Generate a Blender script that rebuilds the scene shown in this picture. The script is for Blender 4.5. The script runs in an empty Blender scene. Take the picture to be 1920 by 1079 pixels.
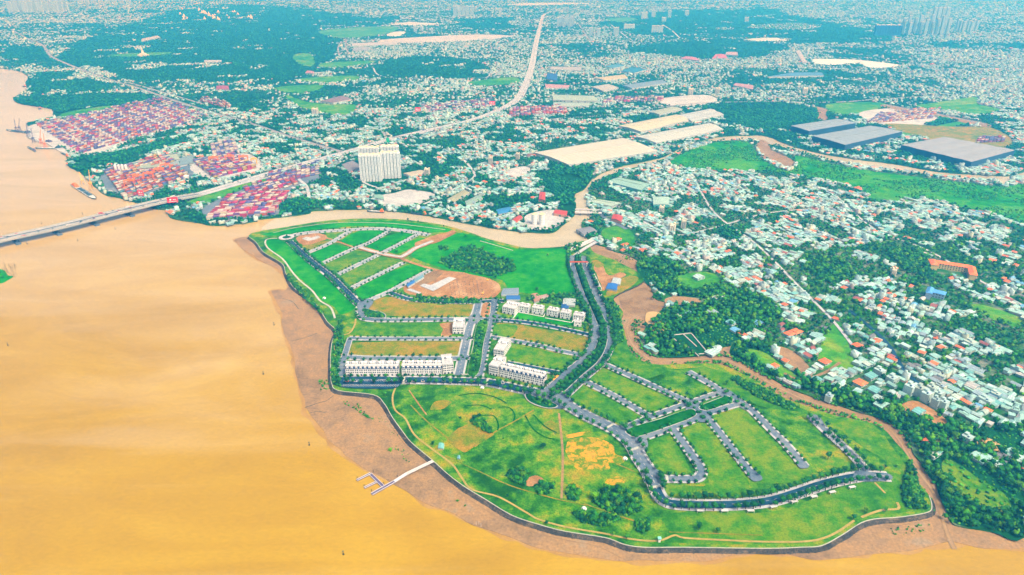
import bpy, math, random
import numpy as np
from mathutils import Vector, Matrix
from mathutils.geometry import tessellate_polygon

random.seed(7)
rng = np.random.default_rng(11)
S = bpy.context.scene
COL = S.collection

# ------------------------------------------------------------------ camera
H = 500.0
FPX = 1280.0                      # focal length in pixels of the 1920 px wide photograph
YH = -70.0                        # row of the horizon, above the frame
PITCH = math.atan((539.5 - YH) / FPX)
cam_d = bpy.data.cameras.new('camera')
cam_d.sensor_width = 36.0
cam_d.lens = 36.0 * FPX / 1920.0
cam_d.clip_start = 1.0
cam_d.clip_end = 90000.0
cam = bpy.data.objects.new('camera', cam_d)
COL.objects.link(cam)
cam.location = (0, 0, H)
cam.rotation_euler = (math.pi / 2 - PITCH, 0, 0)
S.camera = cam

# ------------------------------------------------------------------ world, sun, exposure
SUN_EL = math.radians(56)
SUN_AZ = math.radians(134)       # high, to the right of the camera and a little behind it
w = bpy.data.worlds.new('World')
S.world = w
w.use_nodes = True
nt = w.node_tree
bg = nt.nodes['Background']
sky = nt.nodes.new('ShaderNodeTexSky')
sky.sky_type = 'NISHITA'
sky.sun_disc = False
sky.sun_elevation = SUN_EL
sky.sun_rotation = SUN_AZ
sky.air_density = 1.0
sky.dust_density = 8.0
sky.ozone_density = 1.0
nt.links.new(sky.outputs[0], bg.inputs[0])
bg.inputs[1].default_value = 0.14
sd = bpy.data.lights.new('sun', 'SUN')
sd.energy = 2.2
sd.angle = math.radians(5)
sd.color = (1.0, 0.97, 0.90)
sun = bpy.data.objects.new('sun', sd)
COL.objects.link(sun)
dirv = Vector((math.sin(SUN_AZ) * math.cos(SUN_EL), math.cos(SUN_AZ) * math.cos(SUN_EL), math.sin(SUN_EL)))
sun.rotation_euler = dirv.to_track_quat('Z', 'Y').to_euler()
S.view_settings.view_transform = 'Standard'
S.view_settings.look = 'None'
S.view_settings.exposure = 0.76
S.view_settings.gamma = 1.0
S.view_settings.use_curve_mapping = False
S.cycles.max_bounces = 4
S.cycles.diffuse_bounces = 2
S.cycles.glossy_bounces = 2
S.cycles.volume_bounces = 0
S.cycles.use_denoising = True

# ------------------------------------------------------------------ pixel -> world
CP, SP = math.cos(PITCH), math.sin(PITCH)


def W(px, py, z=0.0):
    """point of the photograph, on the level z, as a world position"""
    u = px - 960.0
    v = py - 539.5
    dx, dy, dz = u, FPX * CP - v * SP, -v * CP - FPX * SP
    t = (z - H) / dz
    return (dx * t, dy * t, z)


def Wn(px, py, z=0.0):
    u = px - 960.0
    v = py - 539.5
    dz = -v * CP - FPX * SP
    t = (z - H) / dz
    return u * t, (FPX * CP - v * SP) * t


def pix(x, y, z=0.0):
    """world position(s) -> pixel"""
    zz = z - H
    depth = y * CP - zz * SP
    up = y * SP + zz * CP
    return 960.0 + FPX * x / depth, 539.5 - FPX * up / depth, depth


Z1 = 2.0      # mainland level
ZP = 3.5      # peninsula level

# ------------------------------------------------------------------ value noise
_perm = np.random.default_rng(5).random((256, 256))


def vnoise(x, y, scale, seed=0):
    x = np.asarray(x, float) / scale + seed * 17.3
    y = np.asarray(y, float) / scale + seed * 9.1
    xi, yi = np.floor(x).astype(int), np.floor(y).astype(int)
    fx, fy = x - xi, y - yi
    fx, fy = fx * fx * (3 - 2 * fx), fy * fy * (3 - 2 * fy)
    g = lambda a, b: _perm[a % 256, b % 256]
    return (g(xi, yi) * (1 - fx) + g(xi + 1, yi) * fx) * (1 - fy) + (g(xi, yi + 1) * (1 - fx) + g(xi + 1, yi + 1) * fx) * fy


def fnoise(x, y, scale, seed=0):
    return (vnoise(x, y, scale, seed) * .55 + vnoise(x, y, scale * .45, seed + 3) * .3 + vnoise(x, y, scale * .2, seed + 7) * .15)


# ------------------------------------------------------------------ zone raster in photograph pixels
RX0, RY0, RX1, RY1 = -400, -40, 2400, 1160
zone = np.zeros((RY1 - RY0, RX1 - RX0), np.uint8)
(Z_WATER, Z_TOWN, Z_FOREST, Z_EMPTY, Z_LEAFY, Z_SHRUB, Z_GROVE) = range(7)


def fill(pts, code, only=None):
    pts = np.array(pts, float)
    x0, y0 = np.maximum(np.floor(pts.min(0)).astype(int) - 1, (RX0, RY0))
    x1, y1 = np.minimum(np.ceil(pts.max(0)).astype(int) + 1, (RX1 - 1, RY1 - 1))
    if x1 <= x0 or y1 <= y0:
        return
    gx, gy = np.meshgrid(np.arange(x0, x1) + .5, np.arange(y0, y1) + .5)
    inside = np.zeros(gx.shape, bool)
    n = len(pts)
    for i in range(n):
        ax, ay = pts[i]
        bx, by = pts[(i + 1) % n]
        if ay == by:
            continue
        c = ((ay > gy) != (by > gy)) & (gx < (bx - ax) * (gy - ay) / (by - ay) + ax)
        inside ^= c
    sub = zone[y0 - RY0:y1 - RY0, x0 - RX0:x1 - RX0]
    if only is not None:
        inside &= (sub == only)
    sub[inside] = code


def zone_at(px, py):
    ix = np.clip(np.asarray(px).astype(int) - RX0, 0, RX1 - RX0 - 1)
    iy = np.clip(np.asarray(py).astype(int) - RY0, 0, RY1 - RY0 - 1)
    return zone[iy, ix]


# ------------------------------------------------------------------ materials
MATS = {}


def newmat(name):
    m = bpy.data.materials.new(name)
    m.use_nodes = True
    MATS[name] = m
    return m, m.node_tree, m.node_tree.nodes['Principled BSDF']


def ramp(nt, stops):
    r = nt.nodes.new('ShaderNodeValToRGB')
    el = r.color_ramp.elements
    while len(el) < len(stops):
        el.new(0.5)
    for e, (p, c) in zip(el, stops):
        e.position = p
        e.color = (*c, 1)
    return r


def noise(nt, scale, detail=3, rough=.55, vec=None, dist=0):
    n = nt.nodes.new('ShaderNodeTexNoise')
    n.inputs['Scale'].default_value = scale
    n.inputs['Detail'].default_value = detail
    n.inputs['Roughness'].default_value = rough
    n.inputs['Distortion'].default_value = dist
    if vec is not None:
        nt.links.new(vec, n.inputs['Vector'])
    return n


def geo_pos(nt):
    return nt.nodes.new('ShaderNodeNewGeometry').outputs['Position']


def mixc(nt, fac, a, b, mode='MIX'):
    m = nt.nodes.new('ShaderNodeMix')
    m.data_type = 'RGBA'
    m.blend_type = mode
    for sock, v in ((m.inputs[0], fac), (m.inputs[6], a), (m.inputs[7], b)):
        if hasattr(v, 'is_output'):
            nt.links.new(v, sock)
        elif isinstance(v, (int, float)):
            sock.default_value = v
        else:
            sock.default_value = (*v, 1)
    return m.outputs[2]


def ground_mat(name, stops, big=.012, mid=.06, fine=.6, rough=.95, grain=.35, bump=0.0, patch=None):
    """stops: colours over a blend of two noises; patch=(colour, threshold, scale) adds bare patches"""
    m, t, b = newmat(name)
    pos = geo_pos(t)
    n1 = noise(t, big, 4, .6, pos, .6)
    n2 = noise(t, mid, 4, .65, pos)
    mx = t.nodes.new('ShaderNodeMath'); mx.operation = 'ADD'
    sc = t.nodes.new('ShaderNodeMath'); sc.operation = 'MULTIPLY'; sc.inputs[1].default_value = .5
    t.links.new(n1.outputs[0], mx.inputs[0]); t.links.new(n2.outputs[0], mx.inputs[1])
    t.links.new(mx.outputs[0], sc.inputs[0])
    r = ramp(t, stops)
    t.links.new(sc.outputs[0], r.inputs[0])
    c = r.outputs[0]
    if patch:
        pc, th, ps = patch
        pn = noise(t, ps, 5, .65, pos, .8)
        pr = ramp(t, [(th, (0, 0, 0)), (th + .13, (1, 1, 1))])
        t.links.new(pn.outputs[0], pr.inputs[0])
        c = mixc(t, pr.outputs[0], c, pc)
    nf = noise(t, fine, 3, .7, pos)
    rf = ramp(t, [(.3, (1 - grain,) * 3), (.7, (1 + grain * .6,) * 3)])
    t.links.new(nf.outputs[0], rf.inputs[0])
    c = mixc(t, 1.0, c, rf.outputs[0], 'MULTIPLY')
    t.links.new(c, b.inputs['Base Color'])
    b.inputs['Roughness'].default_value = rough
    b.inputs['Specular IOR Level'].default_value = .04
    if bump:
        bp = t.nodes.new('ShaderNodeBump')
        bp.inputs['Distance'].default_value = bump
        bp.inputs['Strength'].default_value = .8
        t.links.new(nf.outputs[0], bp.inputs['Height'])
        t.links.new(bp.outputs[0], b.inputs['Normal'])
    return m


def plain(name, col, rough=.7, grain=.15, scale=.8, metal=0.0, spec=.3):
    m, t, b = newmat(name)
    n = noise(t, scale, 4, .6, geo_pos(t))
    r = ramp(t, [(.3, tuple(max(0, x * (1 - grain)) for x in col)), (.7, tuple(min(1, x * (1 + grain)) for x in col))])
    t.links.new(n.outputs[0], r.inputs[0])
    t.links.new(r.outputs[0], b.inputs['Base Color'])
    b.inputs['Roughness'].default_value = rough
    b.inputs['Metallic'].default_value = metal
    b.inputs['Specular IOR Level'].default_value = spec
    return m


def tinted(name, source, rough=.7, grain=.25, scale=.5, stripes=0.0, spec=.3):
    """colour from the object ('object') or from the face attribute 'col' ('attr'), with grime and roof ribs"""
    m, t, b = newmat(name)
    if source == 'object':
        base = t.nodes.new('ShaderNodeObjectInfo').outputs['Color']
    else:
        a = t.nodes.new('ShaderNodeAttribute'); a.attribute_name = 'col'
        base = a.outputs['Color']
    n = noise(t, scale, 4, .65, geo_pos(t))
    r = ramp(t, [(.28, (1 - grain,) * 3), (.68, (1 + grain * .4,) * 3)])
    t.links.new(n.outputs[0], r.inputs[0])
    c = mixc(t, 1.0, base, r.outputs[0], 'MULTIPLY')
    if stripes:
        tc = t.nodes.new('ShaderNodeTexCoord')
        wv = t.nodes.new('ShaderNodeTexWave')
        wv.inputs['Scale'].default_value = stripes
        wv.inputs['Distortion'].default_value = .3
        t.links.new(tc.outputs['Object'], wv.inputs['Vector'])
        r2 = ramp(t, [(0, (.78,) * 3), (.5, (1.06,) * 3)])
        t.links.new(wv.outputs[0], r2.inputs[0])
        c = mixc(t, 1.0, c, r2.outputs[0], 'MULTIPLY')
    t.links.new(c, b.inputs['Base Color'])
    b.inputs['Roughness'].default_value = rough
    b.inputs['Specular IOR Level'].default_value = spec
    return m


def leaf_mat(name, source='object'):
    m, t, b = newmat(name)
    if source == 'object':
        base = t.nodes.new('ShaderNodeObjectInfo').outputs['Color']
    else:
        a = t.nodes.new('ShaderNodeAttribute'); a.attribute_name = 'col'
        base = a.outputs['Color']
    n = noise(t, .55, 3, .7, geo_pos(t))
    r = ramp(t, [(.3, (.55, .6, .7)), (.5, (1, 1, 1)), (.72, (1.7, 1.45, .9))])
    t.links.new(n.outputs[0], r.inputs[0])
    c = mixc(t, 1.0, base, r.outputs[0], 'MULTIPLY')
    t.links.new(c, b.inputs['Base Color'])
    b.inputs['Roughness'].default_value = .8
    b.inputs['Specular IOR Level'].default_value = .12
    return m


G1, G2, G3 = (.010, .115, .012), (.028, .21, .006), (.085, .26, .004)
ground_mat('park_grass', [(.40, (.010, .08, .002)), (.46, (.028, .16, .002)), (.52, (.085, .23, .002)), (.57, (.19, .24, .003)), (.64, (.30, .22, .008))], big=.010, mid=.055, bump=.25, grain=.55)
ground_mat('lawn', [(.40, (.003, .15, .002)), (.50, (.010, .22, .001)), (.60, (.035, .26, .001))], big=.01, mid=.07, bump=.2, grain=.3)
ground_mat('plot_grass', [(.40, (.018, .13, .002)), (.48, (.045, .19, .001)), (.58, (.13, .22, .001))], big=.012, mid=.08, bump=.25, grain=.4)
ground_mat('dry_grass', [(.36, (.05, .16, .002)), (.46, (.15, .18, .004)), (.54, (.23, .18, .008)), (.64, (.32, .18, .02))], big=.02, mid=.08, bump=.25, grain=.4, patch=((.07, .22, .006), .60, .02))
ground_mat('ochre_soil', [(.35, (.30, .24, .01)), (.45, (.50, .26, .01)), (.6, (.60, .27, .01))], big=.03, mid=.15, bump=.1, patch=((.10, .19, .002), .44, .09))
ground_mat('bare_soil', [(.36, (.22, .11, .04)), (.5, (.32, .17, .06)), (.62, (.40, .26, .13))], big=.03, mid=.12, bump=.2, grain=.35)
ground_mat('bank_mud', [(.38, (.19, .125, .065)), (.46, (.25, .165, .085)), (.54, (.30, .185, .08)), (.62, (.27, .20, .12))], big=.012, mid=.05, bump=.1, grain=.3, rough=.45, fine=.35)
ground_mat('wet_mud', [(.38, (.27, .16, .05)), (.5, (.32, .19, .05)), (.62, (.34, .22, .08))], big=.02, mid=.08, grain=.15, rough=.35)
ground_mat('creek_mud', [(.36, (.16, .10, .05)), (.5, (.23, .15, .07)), (.64, (.27, .20, .12))], big=.02, mid=.08, bump=.15, grain=.25)
ground_mat('town_ground', [(.36, (.008, .08, .012)), (.46, (.016, .12, .012)), (.53, (.06, .14, .05)), (.60, (.16, .19, .15)), (.7, (.20, .19, .14))], big=.015, mid=.07, bump=.2, grain=.45)
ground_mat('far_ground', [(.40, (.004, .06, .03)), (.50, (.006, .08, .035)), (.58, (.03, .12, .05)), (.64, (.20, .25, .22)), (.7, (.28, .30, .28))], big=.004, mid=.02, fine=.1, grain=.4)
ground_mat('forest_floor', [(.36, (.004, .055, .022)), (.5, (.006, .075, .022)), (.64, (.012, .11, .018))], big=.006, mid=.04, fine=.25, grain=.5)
ground_mat('bright_field', [(.38, (0.0168, 0.168, 0.0168)), (.50, (0.0504, 0.2352, 0.01008)), (.62, (0.168, 0.2688, 0.01008))], big=.006, mid=.03, fine=.2, grain=.35)
ground_mat('clipped_hedge', [(.38, (.001, .05, .002)), (.5, (.003, .09, .002)), (.62, (.012, .13, .002))], big=.02, mid=.12, grain=.4, bump=.2)
ground_mat('wetland', [(.36, (.006, .12, .008)), (.48, (.014, .21, .005)), (.6, (.07, .27, .004))], big=.008, mid=.04, fine=.3, grain=.45, bump=.3)
ground_mat('yard_concrete', [(.36, (.28, .30, .30)), (.5, (.38, .40, .40)), (.64, (.48, .48, .45))], big=.02, mid=.08, grain=.25)
ground_mat('seawall_rock', [(.36, (.025, .03, .03)), (.5, (.06, .06, .055)), (.64, (.15, .12, .08))], big=.05, mid=.3, fine=1.2, grain=.6, bump=.5)
ground_mat('asphalt', [(.38, (.060, .10, .145)), (.46, (.095, .145, .20)), (.54, (.125, .17, .22)), (.62, (.18, .21, .23))], big=.02, mid=.2, fine=1.5, grain=.2, rough=.8)
ground_mat('light_asphalt', [(.36, (.20, .25, .30)), (.5, (.26, .31, .35)), (.64, (.32, .36, .38))], big=.03, mid=.25, fine=1.5, grain=.3)
ground_mat('dark_and_shade_asphalt', [(.36, (.006, .035, .07)), (.5, (.012, .055, .10)), (.64, (.03, .085, .14))], big=.02, mid=.2, fine=1.5, grain=.25, rough=.8)  # on the front and south streets this colour stands in for cast shade
ground_mat('pavement', [(.36, (.28, .32, .35)), (.5, (.37, .40, .42)), (.64, (.46, .46, .45))], big=.04, mid=.3, fine=1.8, grain=.3)
ground_mat('highway_deck', [(.36, (.24, .25, .25)), (.5, (.31, .32, .31)), (.64, (.38, .38, .36))], big=.02, mid=.2, fine=1.2, grain=.2)
ground_mat('path_paving', [(.36, (.24, .19, .05)), (.5, (.31, .25, .07)), (.64, (.36, .30, .11))], big=.05, mid=.3, fine=1.5, grain=.2)
ground_mat('far_road', [(.36, (.17, .18, .20)), (.5, (.23, .24, .25)), (.64, (.30, .29, .27))], big=.01, mid=.06, fine=.4, grain=.35)
ground_mat('kerb_concrete', [(.36, (.28, .31, .28)), (.5, (.36, .39, .34)), (.64, (.42, .44, .38))], big=.05, mid=.3, fine=1.5, grain=.2)
plain('white_paint', (.66, .68, .68), .6, .12, .6)
plain('cream_paint', (.62, .56, .40), .6, .1, .4)
plain('concrete', (.42, .42, .40), .85, .2, .3)
plain('dark_concrete', (.06, .10, .15), .8, .3, .3)
plain('slate', (.018, .045, .12), .5, .2, .8)
plain('window_glass', (.012, .03, .075), .15, .3, .8, spec=.6)
plain('far_glass', (.20, .30, .36), .3, .2, .8)
plain('roof_white', (.42, .44, .45), .6, .12, .3)
plain('hull_dark', (.03, .07, .10), .5, .3, .3)
plain('deck_pale', (.42, .46, .44), .7, .3, .3)
plain('steel_purple', (.10, .08, .16), .5, .25, .6)
plain('rail_white', (.55, .55, .58), .5, .1, .6)
plain('crane_orange', (.72, .18, .02), .5, .15, .6)
plain('crane_yellow', (.72, .38, .03), .5, .15, .6)
plain('sign_red', (.70, .01, .03), .5, .1, .4)
plain('sign_white', (.75, .72, .72), .5, .05, .4)
plain('sign_green', (.01, .38, .18), .5, .1, .4)
plain('arch_red', (.5, .08, .02), .5, .1, .4)
plain('bark', (.05, .04, .025), .9, .3, .8)
plain('gold', (.75, .55, .10), .4, .1, .5)
plain('tyre', (.02, .02, .02), .8, .1)
plain('marking', (.62, .62, .6), .6, .1, .6)
tinted('roof_obj', 'object', .55, .28, .25, stripes=.9)
tinted('paint_obj', 'object', .6, .2, .5)
tinted('town_attr', 'attr', .6, .3, .35)
tinted('container_obj', 'object', .5, .25, .6, stripes=2.2)
tinted('container_attr', 'attr', .5, .3, .5)
tinted('shed_roof', 'object', .5, .12, .05, stripes=.45)
leaf_mat('leaf_obj', 'object')
leaf_mat('leaf_attr', 'attr')


def water_mat(name, c1, c2, c3, rough=.12, haze_tint=None):
    m, t, b = newmat(name)
    pos = geo_pos(t)
    mp = t.nodes.new('ShaderNodeMapping')
    mp.inputs['Scale'].default_value = (1, 2.2, 1)
    mp.inputs['Rotation'].default_value = (0, 0, .35)
    t.links.new(pos, mp.inputs[0])
    n = noise(t, .0032, 6, .62, mp.outputs[0], 1.2)
    r = ramp(t, [(.38, c1), (.5, c2), (.62, c3)])
    t.links.new(n.outputs[0], r.inputs[0])
    src = r.outputs[0]
    if haze_tint:      # paler with distance: haze and sky sheen painted into the colour, streaked by noise
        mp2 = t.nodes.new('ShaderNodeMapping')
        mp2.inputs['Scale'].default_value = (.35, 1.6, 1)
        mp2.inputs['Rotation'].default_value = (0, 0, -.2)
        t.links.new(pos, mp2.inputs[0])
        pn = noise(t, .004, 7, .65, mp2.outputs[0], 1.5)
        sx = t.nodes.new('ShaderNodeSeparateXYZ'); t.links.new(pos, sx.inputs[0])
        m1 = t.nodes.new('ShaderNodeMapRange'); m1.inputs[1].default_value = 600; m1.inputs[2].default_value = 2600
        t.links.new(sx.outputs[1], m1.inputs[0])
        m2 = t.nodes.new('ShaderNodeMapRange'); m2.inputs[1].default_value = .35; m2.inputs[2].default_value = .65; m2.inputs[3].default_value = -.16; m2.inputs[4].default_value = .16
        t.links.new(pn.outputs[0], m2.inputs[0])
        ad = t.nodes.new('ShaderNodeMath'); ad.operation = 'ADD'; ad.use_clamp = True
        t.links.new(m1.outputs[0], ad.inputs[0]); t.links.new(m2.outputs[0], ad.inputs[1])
        src = mixc(t, ad.outputs[0], src, haze_tint)
    nf = noise(t, .14, 7, .8, mp.outputs[0])
    rf = ramp(t, [(.3, (.86,) * 3), (.7, (1.10,) * 3)])
    t.links.new(nf.outputs[0], rf.inputs[0])
    c = mixc(t, 1, src, rf.outputs[0], 'MULTIPLY')
    t.links.new(c, b.inputs['Base Color'])
    b.inputs['Roughness'].default_value = rough
    b.inputs['IOR'].default_value = 1.5
    n2 = noise(t, .22, 6, .75, mp.outputs[0])
    bp = t.nodes.new('ShaderNodeBump')
    bp.inputs['Distance'].default_value = .5
    bp.inputs['Strength'].default_value = .25
    t.links.new(n2.outputs[0], bp.inputs['Height'])
    t.links.new(bp.outputs[0], b.inputs['Normal'])
    return m


water_mat('river_water', (.31, .185, .001), (.345, .21, .001), (.38, .24, .004), haze_tint=(.52, .43, .29))
water_mat('canal_water', (.36, .31, .19), (.40, .35, .22), (.43, .38, .25))
water_mat('lake_water', (.8, .8, .76), (.84, .84, .8), (.88, .88, .84))
water_mat('pond_water', (.40, .25, .07), (.45, .29, .09), (.48, .33, .12))
water_mat('creek_water', (.26, .16, .06), (.30, .19, .08), (.34, .23, .11))

# ------------------------------------------------------------------ object helpers


def obj(name, me, mat=None, parent=None, loc=None, rot=None, scale=None):
    o = bpy.data.objects.new(name, me)
    COL.objects.link(o)
    if mat is not None and me is not None and len(me.materials) == 0:
        me.materials.append(MATS[mat])
    if parent is not None:
        o.parent = parent
    if loc is not None:
        o.location = loc
    if rot is not None:
        o.rotation_euler = (0, 0, rot)
    if scale is not None:
        o.scale = scale
    return o


def tag(o, label=None, cat=None, group=None, kind=None):
    if label: o['label'] = label
    if cat: o['category'] = cat
    if group: o['group'] = group
    if kind: o['kind'] = kind
    return o


def thing(name, label, cat, loc=(0, 0, 0), rot=0, group=None):
    o = bpy.data.objects.new(name, None)
    COL.objects.link(o)
    o.empty_display_size = 1
    o.location = loc
    o.rotation_euler = (0, 0, rot)
    return tag(o, label, cat, group)


def dup(root, loc=None, rot=None, scale=None, label=None, colors=None):
    """copy a thing with its parts and sub-parts; colors = {part stem: colour}"""
    r = root.copy(); COL.objects.link(r)
    if loc is not None: r.location = loc
    if rot is not None: r.rotation_euler = (0, 0, rot)
    if scale is not None: r.scale = scale
    if label: r['label'] = label

    def rec(src, dst):
        for ch in src.children:
            c = ch.copy(); COL.objects.link(c); c.parent = dst
            if colors:
                k = ch.name.split('.')[0]
                if k in colors:
                    c.color = (*colors[k], 1)
            rec(ch, c)
    rec(root, r)
    return r


class MB:
    """collects faces into one mesh"""
    def __init__(s):
        s.v, s.f, s.m, s.c = [], [], [], []
        s.M = None

    def add(s, vs, fs, mi=0, c=None):
        k = len(s.v)
        if s.M is not None:
            vs = [tuple(s.M @ Vector(p)) for p in vs]
        s.v += list(vs)
        s.f += [tuple(i + k for i in f) for f in fs]
        s.m += [mi] * len(fs)
        s.c += [c] * len(fs)

    def box(s, x0, y0, z0, x1, y1, z1, mi=0, c=None, top=None):
        t = 0 if top is None else top
        vs = [(x0, y0, z0), (x1, y0, z0), (x1, y1, z0), (x0, y1, z0), (x0 + t, y0 + t, z1), (x1 - t, y0 + t, z1), (x1 - t, y1 - t, z1), (x0 + t, y1 - t, z1)]
        s.add(vs, [(3, 2, 1, 0), (4, 5, 6, 7), (0, 1, 5, 4), (1, 2, 6, 5), (2, 3, 7, 6), (3, 0, 4, 7)], mi, c)

    def bar(s, a, b, r, mi=0, c=None, n=4):
        a, b = Vector(a), Vector(b)
        d = (b - a).normalized()
        u = d.cross(Vector((0, 0, 1)) if abs(d.z) < .9 else Vector((1, 0, 0))).normalized()
        w_ = d.cross(u)
        vs = []
        for p in (a, b):
            for i in range(n):
                an = 2 * math.pi * (i + .5) / n
                vs.append(tuple(p + (u * math.cos(an) + w_ * math.sin(an)) * r))
        fs = [(i, (i + 1) % n, n + (i + 1) % n, n + i) for i in range(n)]
        fs += [tuple(range(n))[::-1], tuple(range(n, 2 * n))]
        s.add(vs, fs, mi, c)

    def cyl(s, x, y, z0, z1, r0, r1=None, n=12, mi=0, c=None):
        r1 = r0 if r1 is None else r1
        vs = [(x + r * math.cos(2 * math.pi * i / n), y + r * math.sin(2 * math.pi * i / n), z) for z, r in ((z0, r0), (z1, r1)) for i in range(n)]
        fs = [(i, (i + 1) % n, n + (i + 1) % n, n + i) for i in range(n)] + [tuple(range(n, 2 * n))]
        s.add(vs, fs, mi, c)

    def mesh(s, name, mats=None):
        me = bpy.data.meshes.new(name)
        me.from_pydata(s.v, [], s.f)
        if mats:
            for x in mats:
                me.materials.append(MATS[x])
            me.polygons.foreach_set('material_index', s.m)
        if any(c is not None for c in s.c):
            a = me.attributes.new('col', 'FLOAT_COLOR', 'FACE')
            arr = np.ones((len(s.f), 4), np.float32)
            for i, c in enumerate(s.c):
                if c is not None:
                    arr[i, :3] = c
            a.data.foreach_set('color', arr.ravel())
        me.update()
        return me

    def build(s, name, mats, parent=None, **k):
        return obj(name, s.mesh(name, mats if isinstance(mats, (list, tuple)) else [mats]), None, parent, **k)


def crom(pts, n=4, closed=False):
    """Catmull-Rom through 2-D points"""
    P = [np.array(p, float) for p in pts]
    N = len(P)
    if N < 3:
        return [tuple(p) for p in P]
    out = []
    for i in range(N if closed else N - 1):
        if closed:
            p0, p1, p2, p3 = P[i - 1], P[i], P[(i + 1) % N], P[(i + 2) % N]
        else:
            p0, p1, p2, p3 = P[max(i - 1, 0)], P[i], P[i + 1], P[min(i + 2, N - 1)]
        for k in range(n):
            t = k / n
            q = .5 * ((2 * p1) + (-p0 + p2) * t + (2 * p0 - 5 * p1 + 4 * p2 - p3) * t * t + (-p0 + 3 * p1 - 3 * p2 + p3) * t ** 3)
            out.append(tuple(q))
    if not closed:
        out.append(tuple(P[-1]))
    return out


def roughen(pts, amp, step):
    """natural edge: splits long segments and jitters, 2-D world points"""
    out = []
    n = len(pts)
    for i in range(n):
        a, b = np.array(pts[i][:2]), np.array(pts[(i + 1) % n][:2])
        L = np.linalg.norm(b - a)
        k = max(1, min(40, int(L / step)))
        for j in range(k):
            p = a + (b - a) * j / k
            nx, ny = (vnoise(p[0], p[1], step * 1.7, 1) - .5) * 2 * amp, (vnoise(p[0], p[1], step * 1.7, 2) - .5) * 2 * amp
            out.append((p[0] + nx, p[1] + ny))
    return out


def sheet(name, pts, z, mat, smooth=True, rough=0, step=12, skirt=None, kind='structure', zc=None, skirt_mat=None, world=False):
    """flat polygon traced in photograph pixels, laid at level z; skirt = level its edge drops to"""
    if zc is not None:
        fill(crom(pts, 4, True) if smooth else pts, zc)
    if smooth:
        pts = crom(pts, 4, True)
    w2 = [W(x, y, z)[:2] for x, y in pts] if not world else [p[:2] for p in pts]
    if rough:
        w2 = roughen(w2, rough, step)
    area = sum(w2[i][0] * w2[(i + 1) % len(w2)][1] - w2[(i + 1) % len(w2)][0] * w2[i][1] for i in range(len(w2)))
    if area < 0:
        w2 = w2[::-1]
    v3 = [Vector((x, y, z)) for x, y in w2]
    tris = tessellate_polygon([v3])
    vs = [tuple(v) for v in v3]
    fs = []
    for a, b, c in tris:
        A, B, C_ = v3[a], v3[b], v3[c]
        if ((B - A).cross(C_ - A)).z < 0:
            a, c = c, a
        fs.append((a, b, c))
    mi = [0] * len(fs)
    if skirt is not None:
        n = len(vs)
        vs += [(x, y, skirt) for x, y in w2]
        for i in range(n):
            j = (i + 1) % n
            fs.append((i, n + i, n + j, j)); mi.append(1 if skirt_mat else 0)
    me = bpy.data.meshes.new(name)
    me.from_pydata(vs, [], fs)
    me.materials.append(MATS[mat])
    if skirt_mat:
        me.materials.append(MATS[skirt_mat])
        me.polygons.foreach_set('material_index', mi)
    o = obj(name, me)
    o['kind'] = kind
    return o, w2


def offset_line(p, d):
    """p: (n,2) world; returns offset to the left by d, mitred"""
    p = np.array(p, float)
    t = np.zeros_like(p)
    t[1:-1] = p[2:] - p[:-2]
    t[0] = p[1] - p[0]; t[-1] = p[-1] - p[-2]
    t /= np.linalg.norm(t, axis=1)[:, None] + 1e-9
    nrm = np.stack([-t[:, 1], t[:, 0]], 1)
    return p + nrm * d


def line_world(pts, z, n=5):
    return np.array([W(x, y, z)[:2] for x, y in crom(pts, n)])


def ribbon(name, line, width, z, mat, kind='structure', thick=0.0, off=0.0):
    L = offset_line(line, off + width / 2)
    R = offset_line(line, off - width / 2)
    n = len(line)
    vs = [(x, y, z) for x, y in L] + [(x, y, z) for x, y in R]
    fs = [(i, n + i, n + i + 1, i + 1) for i in range(n - 1)]
    if thick:
        vs += [(x, y, z - thick) for x, y in L] + [(x, y, z - thick) for x, y in R]
        for i in range(n - 1):
            fs += [(i, i + 1, 2 * n + i + 1, 2 * n + i), (n + i, 3 * n + i, 3 * n + i + 1, n + i + 1), (2 * n + i, 2 * n + i + 1, 3 * n + i + 1, 3 * n + i)]
        fs += [(0, 2 * n, 3 * n, n), (n - 1, 2 * n - 1, 4 * n - 1, 3 * n - 1)]
    me = bpy.data.meshes.new(name)
    me.from_pydata(vs, [], fs)
    o = obj(name, me, mat)
    if kind:
        o['kind'] = kind
    return o


def fill_line(line, width, z, code):
    L = offset_line(line, width / 2); R = offset_line(line, -width / 2)
    for i in range(len(line) - 1):
        q = [L[i], L[i + 1], R[i + 1], R[i]]
        fill([pix(x, y, z)[:2] for x, y in q], code)


def along(line, spacing, start=0.0):
    """points and headings every `spacing` metres"""
    line = np.array(line)
    seg = np.linalg.norm(np.diff(line, axis=0), axis=1)
    cum = np.concatenate([[0], np.cumsum(seg)])
    out = []
    s = start
    while s < cum[-1]:
        i = min(np.searchsorted(cum, s, 'right') - 1, len(seg) - 1)
        t = (s - cum[i]) / max(seg[i], 1e-6)
        p = line[i] + (line[i + 1] - line[i]) * t
        d = line[i + 1] - line[i]
        out.append((p[0], p[1], math.atan2(d[1], d[0])))
        s += spacing
    return out


ORD = 'first second third fourth fifth sixth seventh eighth ninth tenth eleventh twelfth thirteenth fourteenth fifteenth sixteenth seventeenth eighteenth nineteenth twentieth'.split()
TENS = {2: 'twenty', 3: 'thirty', 4: 'forty', 5: 'fifty', 6: 'sixty', 7: 'seventy', 8: 'eighty', 9: 'ninety'}


def nth(i):
    """0 -> first"""
    if i < 20:
        return ORD[i]
    t, u = divmod(i + 1, 10)
    if t > 9:
        return str(i + 1) + 'th'
    return TENS[t] + '-' + ORD[u - 1] if u else TENS[t][:-1] + 'ieth'

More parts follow.
